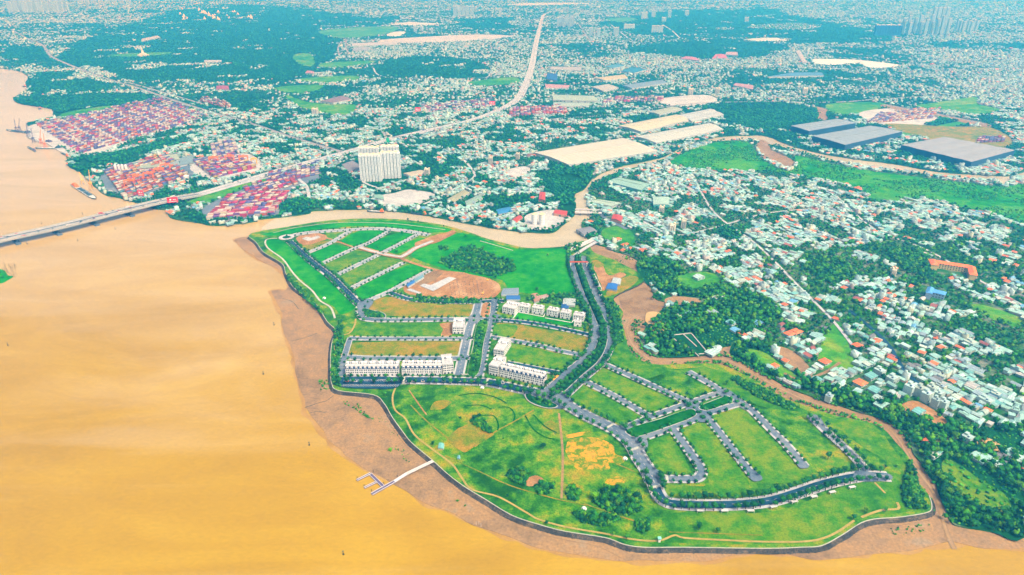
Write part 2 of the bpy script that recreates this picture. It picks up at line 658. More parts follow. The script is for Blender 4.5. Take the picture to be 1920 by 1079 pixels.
# ================================================================== WATER AND LAND
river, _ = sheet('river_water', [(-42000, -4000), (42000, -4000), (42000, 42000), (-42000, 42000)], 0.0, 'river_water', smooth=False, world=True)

north_bank = [(466, 417), (479, 412), (530, 407), (580, 400), (592, 395), (680, 392), (730, 395), (805, 405), (880, 420), (955, 432), (1030, 437),
              (1052, 425), (1070, 410), (1080, 400), (1080, 382), (1072, 367), (1095, 355), (1110, 337), (1135, 322), (1172, 310), (1235, 297), (1285, 275),
              (1340, 258), (1400, 254), (1440, 256), (1480, 272), (1560, 292), (1680, 308), (1760, 322), (1840, 328), (1890, 330), (1920, 322), (2000, 300),
              (2300, 270), (2900, 240)]
west_bank = [(479, 415), (440, 421), (400, 422), (365, 417), (337, 413), (317, 405), (312, 395), (290, 391), (257, 380), (220, 371), (200, 366), (178, 352), (165, 337), (155, 327),
             (145, 320), (130, 314), (125, 300), (135, 292), (105, 271), (70, 250), (50, 232), (65, 227), (75, 224), (106, 216), (97, 204), (87, 197),
             (75, 194), (56, 195), (31, 191), (34, 180), (60, 160), (57, 150), (42, 136), (0, 128), (-100, 118), (-400, 105), (-900, 95), (-1600, 85)]
fN = [W(x, y, Z1)[:2] for x, y in crom(west_bank[::-1] + north_bank[1:], 4)]
fN = roughen(fN, 2.5, 14)[:-36]
land_pts = fN + [(26000, 2000 + 6000), (38000, 38000), (-38000, 38000), (-36000, 9000)]
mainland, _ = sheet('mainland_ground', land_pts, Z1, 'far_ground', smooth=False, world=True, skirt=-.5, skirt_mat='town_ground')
fill(crom(west_bank[::-1] + north_bank[1:], 4) + [(2900, -45), (-1600, -45)], Z_TOWN)

town_edge = [(1096, 440), (1091, 420), (1110, 405), (1102, 385), (1100, 368), (1107, 355), (1122, 345), (1140, 330), (1175, 318), (1240, 303), (1265, 290), (1290, 278),
             (1320, 268), (1400, 262), (1425, 268), (1460, 274), (1500, 285), (1560, 302), (1640, 315), (1700, 322), (1760, 330), (1840, 338), (1880, 345), (1895, 340),
             (1920, 330), (2100, 310), (2500, 285), (3000, 270), (3300, 500), (3300, 1000), (2600, 1030), (2300, 1018), (1920, 1008), (1880, 1000), (1840, 993), (1800, 985), (1782, 975),
             (1770, 935), (1760, 915), (1735, 880), (1715, 850), (1705, 825), (1690, 805), (1665, 790), (1600, 768), (1560, 755), (1500, 735), (1455, 712), (1405, 685),
             (1365, 665), (1290, 667), (1232, 668), (1210, 655), (1200, 640), (1212, 610), (1235, 585), (1252, 568), (1228, 560), (1222, 540), (1222, 520), (1205, 497),
             (1180, 480), (1150, 470), (1135, 462), (1112, 455)]
sheet('town_ground', town_edge, Z1 + .01, 'town_ground', rough=2.0, step=10, skirt=-.5, zc=Z_TOWN)

pen_out = [(466, 444), (480, 435), (530, 427), (605, 415), (680, 410), (755, 412), (830, 422), (880, 436), (905, 445), (930, 452), (980, 464), (1017, 465), (1065, 461), (1092, 452), (1104, 458),
           (1112, 472), (1130, 480), (1150, 487), (1180, 502), (1200, 515), (1204, 530), (1157, 553), (1152, 565), (1168, 585), (1165, 600), (1172, 625), (1180, 655),
           (1200, 675), (1237, 684), (1300, 682), (1350, 684), (1400, 705), (1440, 729), (1475, 748), (1500, 757), (1562, 778), (1600, 786), (1625, 791), (1657, 805), (1680, 830),
           (1705, 860), (1715, 895), (1727, 910), (1742, 930), (1747, 948), (1740, 961), (1690, 970), (1625, 977), (1577, 1005), (1540, 1024), (1500, 1027), (1435, 1029),
           (1285, 1027), (1210, 1027), (1172, 1022), (1135, 1009), (1060, 997), (1010, 984), (960, 967), (910, 937), (872, 914), (840, 890), (810, 863), (772, 831), (755, 810),
           (735, 782), (720, 757), (700, 741), (635, 733), (622, 720), (620, 695), (620, 665), (623, 640), (629, 620), (613, 603), (597, 576), (580, 560), (550, 539),
           (536, 513), (529, 495), (495, 474), (480, 455)]
pen, pen_w = sheet('peninsula_ground', pen_out, ZP, 'park_grass', skirt=0.2, skirt_mat='seawall_rock', zc=Z_EMPTY)

mud_out = [(466, 444), (441, 450), (455, 466), (480, 484), (505, 497), (527, 510), (542, 530), (536, 545), (510, 545), (514, 562), (527, 590), (532, 620), (540, 640), (550, 670), (556, 700),
           (560, 724), (570, 750), (571, 765), (582, 782), (597, 800), (617, 827), (642, 852), (660, 865), (687, 882), (720, 897), (745, 910), (772, 925), (810, 947), (860, 970),
           (910, 993), (960, 1010), (997, 1025), (1047, 1036), (1100, 1044), (1135, 1046), (1172, 1051), (1210, 1053), (1260, 1050), (1335, 1049), (1385, 1041), (1440, 1037), (1482, 1040), (1527, 1046),
           (1565, 1044), (1640, 1036), (1715, 1030), (1775, 1020), (1800, 1022), (1860, 1026), (1920, 1028), (2100, 1036), (2300, 1045), (2400, 900), (1900, 760), (1600, 700), (1400, 640), (1330, 560), (1240, 500),
           (1170, 466), (1128, 456), (1100, 470), (900, 640), (700, 600), (620, 480), (500, 446)]
mud, _ = sheet('mudflat', mud_out, .35, 'bank_mud', rough=3.0, step=16, skirt=-.3)
fill(crom(mud_out, 4, True), Z_EMPTY, only=Z_WATER)
fringe_px = crom(mud_out[:-13], 4)
fl = np.array([W(x, y, .1)[:2] for x, y in fringe_px])
ribbon('wet_mud_fringe', np.array(roughen([tuple(p) for p in fl], 4.0, 9))[:-30], 7.0, .12, 'wet_mud')
sheet('canal_water', [(492, 426), (560, 380), (700, 370), (900, 390), (1040, 400), (1050, 360), (1100, 300), (1300, 240), (1500, 235), (1750, 280), (1960, 290), (2600, 235), (2950, 230), (2950, 300),
                      (2100, 330), (1900, 360), (1700, 345), (1450, 300), (1300, 300), (1150, 345), (1120, 380), (1125, 440), (1105, 462), (1060, 480), (900, 470), (700, 440), (600, 430), (520, 440), (484, 446)],
      .06, 'canal_water', smooth=False)

# inlet and pond mud between canal and wetland
sheet('tidal_inlet', [(1425, 262), (1440, 268), (1445, 280), (1462, 288), (1485, 300), (1490, 312), (1475, 317), (1455, 305), (1436, 298), (1425, 288), (1418, 275)], Z1 + .06, 'creek_mud', zc=Z_EMPTY, rough=2)
sheet('sandy_inlet', [(1530, 200), (1552, 207), (1548, 216), (1553, 222), (1545, 226), (1532, 222), (1536, 214), (1526, 206)], Z1 + .06, 'creek_mud', zc=Z_EMPTY, rough=2)
# creek
creek = [(1140, 478), (1165, 488), (1190, 500), (1210, 520), (1216, 540), (1208, 560), (1212, 575), (1196, 590), (1180, 603), (1176, 620), (1185, 645), (1205, 665), (1230, 677), (1290, 675), (1355, 674), (1400, 695),
         (1450, 722), (1500, 746), (1560, 766), (1610, 777), (1650, 793), (1680, 818), (1700, 850), (1722, 885), (1745, 915), (1760, 945), (1768, 975), (1778, 1005), (1790, 1030)]
cl = line_world(creek, .5)
ribbon('creek_bed', cl, 5, .50, 'creek_mud')
ribbon('creek_water', cl, 2.4, .53, 'creek_water')
sheet('mud_pool', [(1160, 556), (1185, 545), (1215, 540), (1240, 555), (1248, 572), (1225, 590), (1195, 592), (1168, 580)], .6, 'creek_mud', rough=2)
sheet('muddy_ground', [(1100, 462), (1130, 470), (1160, 480), (1190, 500), (1175, 502), (1140, 487), (1108, 477)], Z1 + .8, 'creek_mud', rough=2, zc=Z_EMPTY)
sheet('muddy_ground', [(1345, 655), (1375, 650), (1400, 658), (1395, 672), (1362, 668)], Z1 + .05, 'bank_mud', rough=2, zc=Z_EMPTY)
sheet('muddy_ground', [(1245, 562), (1262, 556), (1300, 558), (1315, 566), (1290, 572), (1255, 572)], Z1 + .05, 'bank_mud', rough=2, zc=Z_EMPTY)
sheet('pond', [(1212, 588), (1225, 584), (1238, 588), (1232, 597), (1250, 603), (1254, 610), (1244, 612), (1248, 622), (1236, 628), (1224, 624), (1218, 612), (1208, 600)], Z1 + .07, 'pond_water', rough=1.5, zc=Z_EMPTY)
sheet('pond', [(1832, 822), (1850, 820), (1880, 838), (1884, 846), (1865, 846), (1835, 835)], Z1 + .07, 'pond_water', rough=1.5, zc=Z_EMPTY)
sheet('pond', [(1700, 815), (1740, 820), (1790, 812), (1808, 818), (1790, 826), (1740, 828), (1712, 824)], Z1 + .07, 'creek_mud', rough=2, zc=Z_EMPTY)
# green islet at the left edge, with reeds
sheet('islet_ground', [(-120, 470), (-30, 500), (6, 506), (14, 516), (24, 518), (12, 526), (-10, 534), (-140, 560), (-400, 620), (-500, 480)], .6, 'lawn', rough=2, skirt=-.3, zc=Z_EMPTY)

# lakes far away
for nm, pts in (('lake', [(1400, 52), (1420, 47), (1462, 44), (1500, 43), (1537, 48), (1530, 53), (1490, 56), (1440, 54)]),
                ('lake', [(1393, 75), (1420, 72), (1460, 71), (1486, 73), (1470, 77), (1420, 78)]),
                ('lake', [(1524, 112), (1540, 111), (1600, 112), (1650, 117), (1690, 123), (1655, 128), (1625, 126), (1610, 119), (1575, 122), (1530, 121)]),
                ('lake', [(723, 66), (740, 60), (760, 60), (752, 67), (735, 69)]),
                ('lake', [(732, 47), (760, 42), (800, 43), (840, 46), (790, 48)]),
                ('lake', [(1342, 55), (1350, 51), (1375, 52), (1370, 56)]),
                ('lake', [(950, 8), (1000, 6), (1060, 5), (1120, 7), (1060, 9), (980, 11)])):
    sheet(nm, pts, Z1 + .5, 'lake_water', zc=Z_EMPTY)

# ------------------------------------------------------------------ forests and fields on the mainland (zones)
forests = [
    [(110, 110), (150, 75), (250, 45), (330, 18), (480, 8), (560, 12), (660, 30), (760, 32), (730, 45), (620, 52), (600, 58), (620, 70), (640, 78), (630, 100), (600, 130), (560, 145), (480, 150), (420, 158), (330, 150), (240, 150), (190, 130), (130, 118)],
    [(-400, 80), (80, 84), (92, 112), (-400, 112)],
    [(60, 138), (130, 133), (220, 160), (170, 174), (60, 176)],
    [(33, 180), (110, 180), (240, 175), (300, 190), (230, 203), (110, 220), (95, 205), (35, 193)],
    [(700, 128), (720, 116), (780, 108), (850, 110), (905, 120), (920, 134), (900, 144), (840, 147), (770, 146), (720, 140)],
    [(840, 38), (960, 33), (965, 52), (880, 58)],
    [(1180, 92), (1240, 82), (1330, 76), (1440, 78), (1480, 85), (1440, 104), (1330, 110), (1240, 104)],
    [(1120, 45), (1250, 20), (1440, 16), (1560, 45), (1640, 55), (1700, 68), (1640, 82), (1500, 80), (1420, 66), (1330, 62), (1200, 68)],
    [(1315, 205), (1370, 188), (1440, 190), (1530, 200), (1535, 222), (1500, 232), (1440, 250), (1380, 236)],
    [(1520, 96), (1600, 100), (1700, 118), (1760, 135), (1720, 130), (1650, 112), (1560, 108)],
    [(1030, 310), (1100, 300), (1118, 318), (1098, 350), (1076, 366), (1082, 392), (1062, 405), (1050, 380), (1030, 360), (1010, 345)],
    [(1110, 345), (1170, 322), (1160, 335), (1130, 360), (1110, 372), (1100, 362)],
    [(380, 405), (520, 408), (560, 398), (640, 385), (560, 372), (530, 380), (500, 410), (400, 418)],
    [(140, 300), (230, 285), (300, 262), (345, 262), (330, 275), (240, 295), (200, 312), (150, 322)],
    [(560, 165), (640, 160), (660, 172), (620, 185), (570, 180)],
    [(1640, 205), (1730, 215), (1815, 232), (1720, 250), (1700, 243), (1740, 232)],
    [(1190, 497), (1240, 480), (1300, 520), (1360, 540), (1440, 560), (1470, 590), (1420, 620), (1370, 640), (1330, 664), (1240, 668), (1206, 640), (1225, 600), (1260, 572), (1310, 575), (1330, 560), (1260, 552), (1232, 545)],
    [(1380, 640), (1440, 650), (1470, 690), (1540, 720), (1610, 745), (1680, 770), (1760, 790), (1830, 800), (1920, 800), (1920, 900), (1920, 1010), (1860, 995), (1800, 985), (1780, 965), (1740, 880), (1700, 815), (1640, 782), (1560, 755), (1480, 720), (1410, 686), (1370, 664)],
    [(1095, 425), (1130, 418), (1140, 440), (1110, 450), (1094, 445)],
    [(1500, 500), (1560, 480), (1620, 520), (1560, 540)],
    [(1660, 470), (1730, 470), (1760, 520), (1700, 540)],
    [(1350, 420), (1400, 440), (1380, 455), (1340, 440)],
]
for f in forests:
    fill(f, Z_FOREST)
olive = [(1762, 872), (1785, 862), (1830, 895), (1880, 925), (1900, 950), (1880, 965), (1830, 945), (1790, 915)]
fill(olive, Z_SHRUB)
wet = [(1255, 303), (1330, 270), (1400, 266), (1418, 285), (1430, 300), (1475, 322), (1495, 310), (1492, 292), (1560, 308), (1640, 322), (1760, 337), (1870, 350), (1925, 350), (1925, 420), (1850, 400), (1740, 375), (1650, 372), (1600, 350), (1520, 335), (1440, 322), (1300, 318)]
sheet('wetland_ground', wet, Z1 + .05, 'wetland', rough=4, step=20, zc=Z_SHRUB)
fields = [('grass_field', [(115, 214), (150, 206), (210, 198), (205, 205), (160, 214), (118, 222)]),
          ('grass_field', [(200, 104), (250, 100), (320, 98), (310, 103), (240, 107)]),
          ('grass_field', [(352, 374), (400, 361), (470, 342), (520, 330), (545, 327), (500, 340), (440, 360), (400, 378), (360, 384)]),
          ('grass_field', [(535, 178), (580, 192), (640, 196), (670, 198), (655, 216), (610, 214), (560, 200)]),
          ('grass_field', [(550, 104), (570, 100), (585, 104), (590, 122), (570, 124), (552, 114)]),
          ('grass_field', [(515, 165), (560, 160), (605, 160), (595, 170), (560, 175), (525, 172)]),
          ('grass_field', [(610, 118), (700, 114), (690, 120), (640, 127), (600, 126)]),
          ('grass_field', [(560, 148), (660, 142), (670, 150), (600, 156)]),
          ('grass_field', [(880, 154), (960, 145), (975, 155), (940, 160), (890, 160)]),
          ('grass_field', [(600, 58), (660, 52), (740, 50), (742, 58), (700, 68), (640, 72), (605, 65)]),
          ('grass_field', [(1135, 36), (1180, 33), (1195, 38), (1160, 42)]),
          ('grass_field', [(1550, 196), (1640, 192), (1660, 198), (1620, 212), (1570, 215)]),
          ('grass_field', [(1715, 200), (1760, 192), (1830, 182), (1835, 196), (1880, 206), (1830, 216), (1770, 208)]),
          ('grass_field', [(1690, 250), (1740, 240), (1800, 228), (1812, 233), (1740, 246), (1706, 256)]),
          ('grass_field', [(1130, 430), (1170, 425), (1190, 440), (1185, 462), (1155, 452), (1132, 448)]),
          ('grass_field', [(1270, 520), (1330, 510), (1350, 528), (1310, 545), (1280, 540)]),
          ('grass_field', [(1400, 655), (1440, 665), (1485, 700), (1500, 715), (1470, 710), (1420, 680)]),
          ('grass_field', [(1570, 600), (1600, 690), (1560, 690), (1530, 682)]),
          ('grass_field', [(1820, 570), (1860, 575), (1920, 600), (1900, 612), (1850, 592)]),
          ('grass_field', [(1620, 370), (1650, 366), (1700, 375), (1720, 382), (1690, 380), (1650, 378)])]
for i, (nm, pts) in enumerate(fields):
    sheet(nm, pts, Z1 + .08 + .01 * i, 'bright_field', zc=Z_EMPTY, rough=4, step=25)
sheet('grass_field', olive, Z1 + .4, 'plot_grass', rough=3, step=10)
# bare / concrete yards
yards = [('earth_yard', 'yard_concrete', [(705, 369), (740, 362), (770, 356), (815, 364), (800, 376), (770, 388), (720, 386)]),
         ('earth_yard', 'yard_concrete', [(60, 262), (58, 235), (160, 218), (300, 200), (350, 212), (352, 232), (250, 262), (200, 285), (145, 290), (110, 272)]),
         ('earth_yard', 'asphalt', [(196, 352), (200, 322), (330, 308), (366, 318), (362, 332), (330, 345), (255, 374), (225, 366)]),
         ('earth_yard', 'yard_concrete', [(355, 312), (450, 288), (486, 300), (486, 322), (400, 336)]),
         ('earth_yard', 'asphalt', [(378, 394), (425, 368), (500, 340), (590, 318), (600, 335), (560, 350), (520, 378), (520, 402), (408, 413)]),
         ('earth_yard', 'yard_concrete', [(985, 405), (1030, 394), (1060, 402), (1052, 420), (1028, 430), (990, 428)]),
         ('earth_yard', 'yard_concrete', [(1610, 212), (1680, 204), (1760, 222), (1700, 240), (1640, 232)]),
         ('earth_yard', 'dry_grass', [(1660, 232), (1700, 250), (1830, 280), (1900, 270), (1860, 240), (1780, 238)]),
         ('earth_yard', 'creek_mud', [(1660, 196), (1700, 203), (1850, 232), (1840, 238), (1770, 222), (1660, 202)]),
         ('earth_yard', 'bank_mud', [(1455, 650), (1490, 660), (1520, 690), (1508, 705), (1480, 685), (1455, 665)]),
         ('earth_yard', 'bare_soil', [(1705, 775), (1690, 760), (1720, 752), (1770, 785), (1765, 798)]),
         ('earth_yard', 'yard_concrete', [(950, 320), (985, 312), (995, 322), (965, 336)]),
         ('earth_yard', 'yard_concrete', [(1240, 185), (1320, 178), (1345, 190), (1290, 200), (1245, 196)]),
         ('earth_yard', 'yard_concrete', [(820, 68), (900, 65), (960, 68), (900, 76), (740, 82), (715, 75)]),
         ]
for i, (nm, mt, pts) in enumerate(yards):
    sheet(nm, pts, Z1 + .32 + .01 * i, mt, zc=Z_EMPTY, rough=2, step=20)
for f in forests[:10]:
    pass
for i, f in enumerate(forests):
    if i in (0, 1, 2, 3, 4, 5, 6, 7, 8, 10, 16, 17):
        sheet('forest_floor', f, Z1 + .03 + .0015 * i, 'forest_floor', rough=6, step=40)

# ================================================================== PENINSULA SURFACES
pz = [ZP + .03]


def pen_sheet(name, pts, mat, rough=0, smooth=True, zc=None):
    pz[0] += .012
    return sheet(name, pts, pz[0], mat, rough=rough, step=8, smooth=smooth, zc=zc)


# lawns and plots
pen_sheet('lawn', [(500, 450), (520, 449), (545, 462), (590, 500), (650, 555), (668, 575), (640, 590), (625, 575), (600, 560), (585, 540), (562, 522), (545, 505), (530, 485), (503, 465)], 'lawn')
pen_sheet('lawn', [(490, 440), (540, 430), (600, 422), (680, 414), (755, 416), (830, 426), (850, 434), (810, 436), (760, 430), (690, 424), (600, 430), (560, 436), (520, 442)], 'lawn')
pen_sheet('lawn', [(770, 475), (850, 440), (885, 441), (930, 457), (980, 468), (1060, 468), (1078, 500), (1094, 545), (1085, 552), (1040, 555), (960, 545), (940, 525), (880, 515), (820, 500)], 'lawn')
pen_sheet('lawn', [(1143, 640), (1165, 625), (1180, 658), (1205, 680), (1260, 692), (1330, 690), (1400, 715), (1440, 738), (1500, 765), (1560, 785), (1640, 800), (1670, 835), (1695, 870), (1705, 895), (1735, 945), (1690, 962),
                   (1620, 968), (1560, 1000), (1500, 1018), (1250, 1016), (1262, 962), (1450, 960), (1600, 905), (1660, 905), (1690, 880), (1620, 840), (1530, 780), (1420, 760), (1290, 695), (1200, 712), (1150, 680)], 'plot_grass')
plots = [('plot_grass', [(572, 480), (618, 460), (655, 466), (640, 476), (600, 492), (588, 490)], 'lawn'),
         ('x', [(640, 452), (672, 434), (710, 431), (722, 433), (705, 446), (665, 462)], 'lawn'),
         ('x', [(690, 460), (730, 442), (758, 436), (775, 440), (758, 452), (715, 470)], 'lawn'),
         ('x', [(603, 497), (655, 474), (668, 470), (700, 478), (660, 497), (622, 512)], 'plot_grass'),
         ('x', [(632, 518), (705, 484), (740, 486), (748, 490), (690, 518), (650, 538)], 'plot_grass'),
         ('x', [(660, 548), (762, 498), (795, 504), (760, 526), (725, 545), (690, 563)], 'lawn'),
         ('x', [(730, 470), (775, 450), (800, 447), (790, 455), (765, 468), (745, 476)], 'lawn'),
         ('x', [(577, 475), (600, 460), (640, 455), (612, 452), (572, 464)], 'dry_grass'),
         ('x', [(692, 580), (705, 562), (735, 557), (765, 563), (800, 571), (850, 573), (888, 571), (886, 588), (868, 593), (750, 593), (705, 588)], 'dry_grass'),
         ('x', [(664, 606), (858, 606), (846, 629), (664, 629), (662, 618)], 'plot_grass'),
         ('x', [(823, 607), (852, 607), (846, 629), (828, 629), (830, 618)], 'bare_soil'),
         ('x', [(662, 643), (864, 641), (867, 655), (850, 665), (654, 667), (652, 656)], 'dry_grass'),
         ('x', [(930, 609), (946, 606), (1020, 617), (1100, 632), (1085, 659), (1020, 645), (925, 632)], 'dry_grass'),
         ('x', [(928, 610), (945, 608), (970, 612), (958, 632), (926, 630)], 'plot_grass'),
         ('x', [(958, 648), (1020, 658), (1085, 674), (1058, 695), (1010, 688), (955, 677), (948, 665)], 'plot_grass'),
         ('x', [(971, 587), (1010, 594), (1076, 602), (1074, 611), (1010, 603), (963, 597)], 'lawn'),
         ('x', [(740, 725), (850, 723), (925, 726), (980, 740), (1000, 762), (1050, 778), (1100, 790), (1165, 830), (1190, 870), (1205, 910), (1228, 955), (1250, 1005), (1190, 1005), (1080, 985), (980, 955), (890, 915), (860, 880), (800, 835), (760, 790), (738, 760)], 'park_grass'),
         ('x', [(842, 822), (882, 792), (905, 805), (925, 815), (900, 832), (872, 848), (850, 838)], 'dry_grass'),
         ('x', [(812, 755), (835, 751), (848, 755), (830, 766), (810, 768)], 'dry_grass'),
         ('x', [(1030, 790), (1046, 800), (1046, 815), (1020, 800)], 'dry_grass'),
         ('x', [(1062, 840), (1072, 824), (1100, 822), (1122, 824), (1146, 836), (1152, 850), (1172, 858), (1164, 870), (1142, 868), (1140, 882), (1118, 880), (1088, 880), (1068, 866)], 'ochre_soil'),
         ('x', [(1065, 816), (1082, 810), (1104, 807), (1100, 814), (1070, 822)], 'ochre_soil'),
                  ('x', [(1134, 904), (1143, 896), (1160, 895), (1171, 904), (1158, 910), (1143, 909)], 'ochre_soil'),
         ('x', [(985, 903), (1003, 893), (1021, 902), (1008, 912), (990, 914)], 'bare_soil'),
         ('x', [(1306, 818), (1318, 815), (1325, 822), (1315, 826)], 'bank_mud'),
         ('x', [(1108, 690), (1130, 690), (1268, 755), (1262, 770), (1225, 772), (1150, 738), (1106, 708)], 'plot_grass'),
         ('x', [(1070, 735), (1095, 726), (1195, 775), (1198, 788), (1165, 796), (1100, 765), (1070, 745)], 'plot_grass'),
         ('x', [(1205, 830), (1240, 820), (1262, 822), (1292, 876), (1292, 892), (1230, 892), (1212, 862)], 'plot_grass'),
         ('x', [(1282, 812), (1318, 796), (1332, 802), (1400, 895), (1420, 915), (1590, 882), (1600, 886), (1520, 905), (1430, 935), (1255, 935), (1260, 910), (1330, 905)], 'plot_grass'),
         ('x', [(1345, 785), (1385, 768), (1405, 778), (1500, 880), (1590, 880), (1430, 908), (1380, 845)], 'plot_grass'),
         ('x', [(1112, 492), (1130, 500), (1142, 517), (1163, 511), (1173, 516), (1150, 530), (1130, 545), (1122, 520)], 'bare_soil'),
         ('x', [(1145, 538), (1175, 518), (1198, 522), (1180, 540), (1140, 556)], 'dry_grass'),
         ('x', [(1110, 491), (1120, 488), (1132, 497), (1120, 503)], 'dry_grass'),
         ('x', [(555, 446), (575, 440), (600, 438), (615, 446), (605, 452), (575, 460), (562, 458)], 'bare_soil'),
         ('x', [(780, 455), (820, 440), (845, 436), (850, 440), (815, 456), (785, 465)], 'bare_soil'),
         ('x', [(757, 540), (778, 528), (805, 508), (842, 508), (880, 514), (930, 527), (938, 545), (917, 560), (830, 558), (767, 552)], 'bare_soil'),
         ('x', [(808, 506), (830, 512), (815, 525), (792, 535), (775, 528)], 'creek_mud'),
         ]
for nm, pts, mt in plots:
    pen_sheet('grass_plot' if 'grass' in mt or mt == 'lawn' else 'bare_soil_patch', pts, mt, rough=0 if 'lawn' in mt or 'plot' in mt else 2.2)


def slab(name, pts, z, h, mat, kind='structure'):
    o, _ = sheet(name, pts, z + h, mat, smooth=False, skirt=z)
    o['kind'] = kind
    return o


slab('foundation_slab', [(842, 519), (855, 522), (812, 546), (787, 536), (795, 532), (807, 535)], ZP + .5, .8, 'pavement')
slab('foundation_slab', [(762, 544), (770, 541), (790, 549), (785, 551)], ZP + .5, .8, 'pavement')
slab('concrete_pad', [(566, 448), (575, 444), (584, 446), (596, 442), (601, 445), (592, 449), (578, 452)], ZP + .5, .2, 'pavement')

# streets: (line, total width incl. pavements, carriageway width, surface, tree spacing, name words)
streets = [
    ('diagonal street beside the river lawn', [(543, 452), (575, 482), (597, 500), (625, 522), (650, 547), (674, 571)], 17, 9, 'dark_and_shade_asphalt', 9),
    ('curved street behind the canal lawn', [(537, 446), (555, 440), (592, 435), (655, 431), (692, 429), (730, 430), (767, 434), (805, 441)], 17, 8, 'light_asphalt', 12),
    ('northernmost cross street', [(577, 474), (617, 457), (655, 434)], 13, 7, 'light_asphalt', 14),
    ('second cross street', [(598, 497), (655, 470), (692, 455), (728, 434)], 13, 7, 'light_asphalt', 9),
    ('third cross street', [(627, 518), (705, 480), (745, 460), (782, 440)], 13, 7, 'light_asphalt', 9),
    ('fourth cross street', [(653, 543), (757, 492)], 13, 7, 'light_asphalt', 10),
    ('fifth cross street', [(682, 567), (730, 547), (767, 527), (807, 506)], 13, 7, 'light_asphalt', 9),
    ('street below the construction site', [(730, 548), (750, 556), (775, 562), (842, 566), (892, 566), (945, 564)], 15, 8, 'dark_and_shade_asphalt', 8),
    ('street above the first long plot', [(676, 574), (677, 590), (692, 599), (755, 600), (850, 599), (930, 599)], 15, 8, 'asphalt', 10),
    ('street between the two long plots', [(654, 634), (700, 635), (865, 635), (884, 634)], 12, 6, 'asphalt', 10),
    ('street behind the long terrace', [(644, 700), (643, 672), (700, 672), (860, 672), (872, 668)], 14, 8, 'asphalt', 11),
    ('side street beside the river path', [(657, 633), (650, 655), (643, 680), (640, 705)], 9, 7, 'asphalt', 0),
    ('left carriageway of the boulevard', [(898, 562), (893, 585), (881, 612), (872, 650), (860, 704)], 15, 10, 'asphalt', 0),
    ('right carriageway of the boulevard', [(928, 560), (924, 580), (916, 612), (907, 662), (897, 706)], 15, 10, 'asphalt', 12),
    ('street above the ochre plot', [(928, 600), (960, 602), (1010, 608), (1070, 620), (1105, 628)], 13, 7, 'dark_and_shade_asphalt', 9),
    ('street below the ochre plot', [(920, 632), (958, 638), (1010, 648), (1060, 660), (1105, 668)], 12, 6.5, 'asphalt', 9),
    ('street behind the slanting terrace', [(950, 680), (1000, 690), (1056, 701)], 12, 7, 'dark_and_shade_asphalt', 9),
    ('front street', [(634, 714), (700, 713), (800, 713), (880, 715), (915, 717), (954, 725), (991, 733), (1040, 741)], 20, 13, 'dark_and_shade_asphalt', 9),  # shade of the terraces painted as a darker surface
    ('upper slanting street', [(1128, 681), (1160, 695), (1205, 715), (1275, 747), (1300, 757), (1322, 780)], 13, 7.5, 'asphalt', 8),
    ('long slanting cul-de-sac', [(1322, 780), (1340, 800), (1375, 845), (1414, 895)], 12, 7.5, 'asphalt', 8),
    ('lower slanting street', [(1092, 713), (1150, 742), (1207, 775), (1222, 783)], 13, 7.5, 'asphalt', 8),
    ('street above the long green median', [(1165, 806), (1217, 783), (1275, 762), (1350, 736)], 11, 7, 'asphalt', 12),
    ('street below the long green median', [(1190, 828), (1250, 806), (1300, 788), (1322, 777), (1370, 762), (1392, 757)], 11, 7, 'asphalt', 12),
    ('uppermost slanting street', [(1290, 697), (1335, 722), (1355, 737), (1385, 752), (1407, 767), (1450, 810), (1475, 835), (1508, 874)], 13, 7.5, 'asphalt', 8),
    ('looping street around the rounded plot', [(1262, 805), (1295, 850), (1314, 878), (1313, 892), (1300, 898), (1250, 898), (1236, 897)], 13, 8, 'asphalt', 8),
    ('short street in the far meadow', [(1522, 782), (1545, 805), (1570, 827), (1600, 855), (1624, 884)], 13, 6, 'asphalt', 7),
    ('tree lined street along the south edge', [(1222, 890), (1232, 921), (1244, 938), (1265, 945), (1310, 947), (1380, 946), (1440, 940), (1490, 926), (1540, 909), (1590, 897), (1627, 892), (1667, 894)], 17, 10, 'dark_and_shade_asphalt', 8),  # tree shade put into the surface colour
    ('curving main road', [(1040, 741), (1060, 757), (1100, 780), (1150, 805), (1182, 830), (1200, 860), (1217, 885), (1226, 905)], 20, 14, 'asphalt', 9),
]
avenue = [(1084, 480), (1084, 495), (1092, 520), (1105, 555), (1120, 587), (1130, 612), (1131, 630), (1125, 655), (1110, 678), (1084, 700), (1060, 722), (1038, 742)]
street_lines = []
sz, rz = ZP + .62, ZP + .95
for nm, pts, wt, wr, mt, sp in streets:
    l = line_world(pts, ZP + .8)
    sz += .008; rz += .008
    ribbon('pavement', l, wt, sz, 'pavement')
    ribbon('street', l, wr, rz, mt)
    street_lines.append((nm, l, wt, wr, sp))
l_av = line_world(avenue, ZP + .8)
sz += .008
ribbon('pavement', l_av, 38, sz, 'pavement')
for off in (-12.5, 12.5):
    rz += .008
    ribbon('street', l_av, 10, rz, 'asphalt', off=off)
ribbon('median_strip', l_av, 13.0, rz + .1, 'forest_floor')
rz += .12
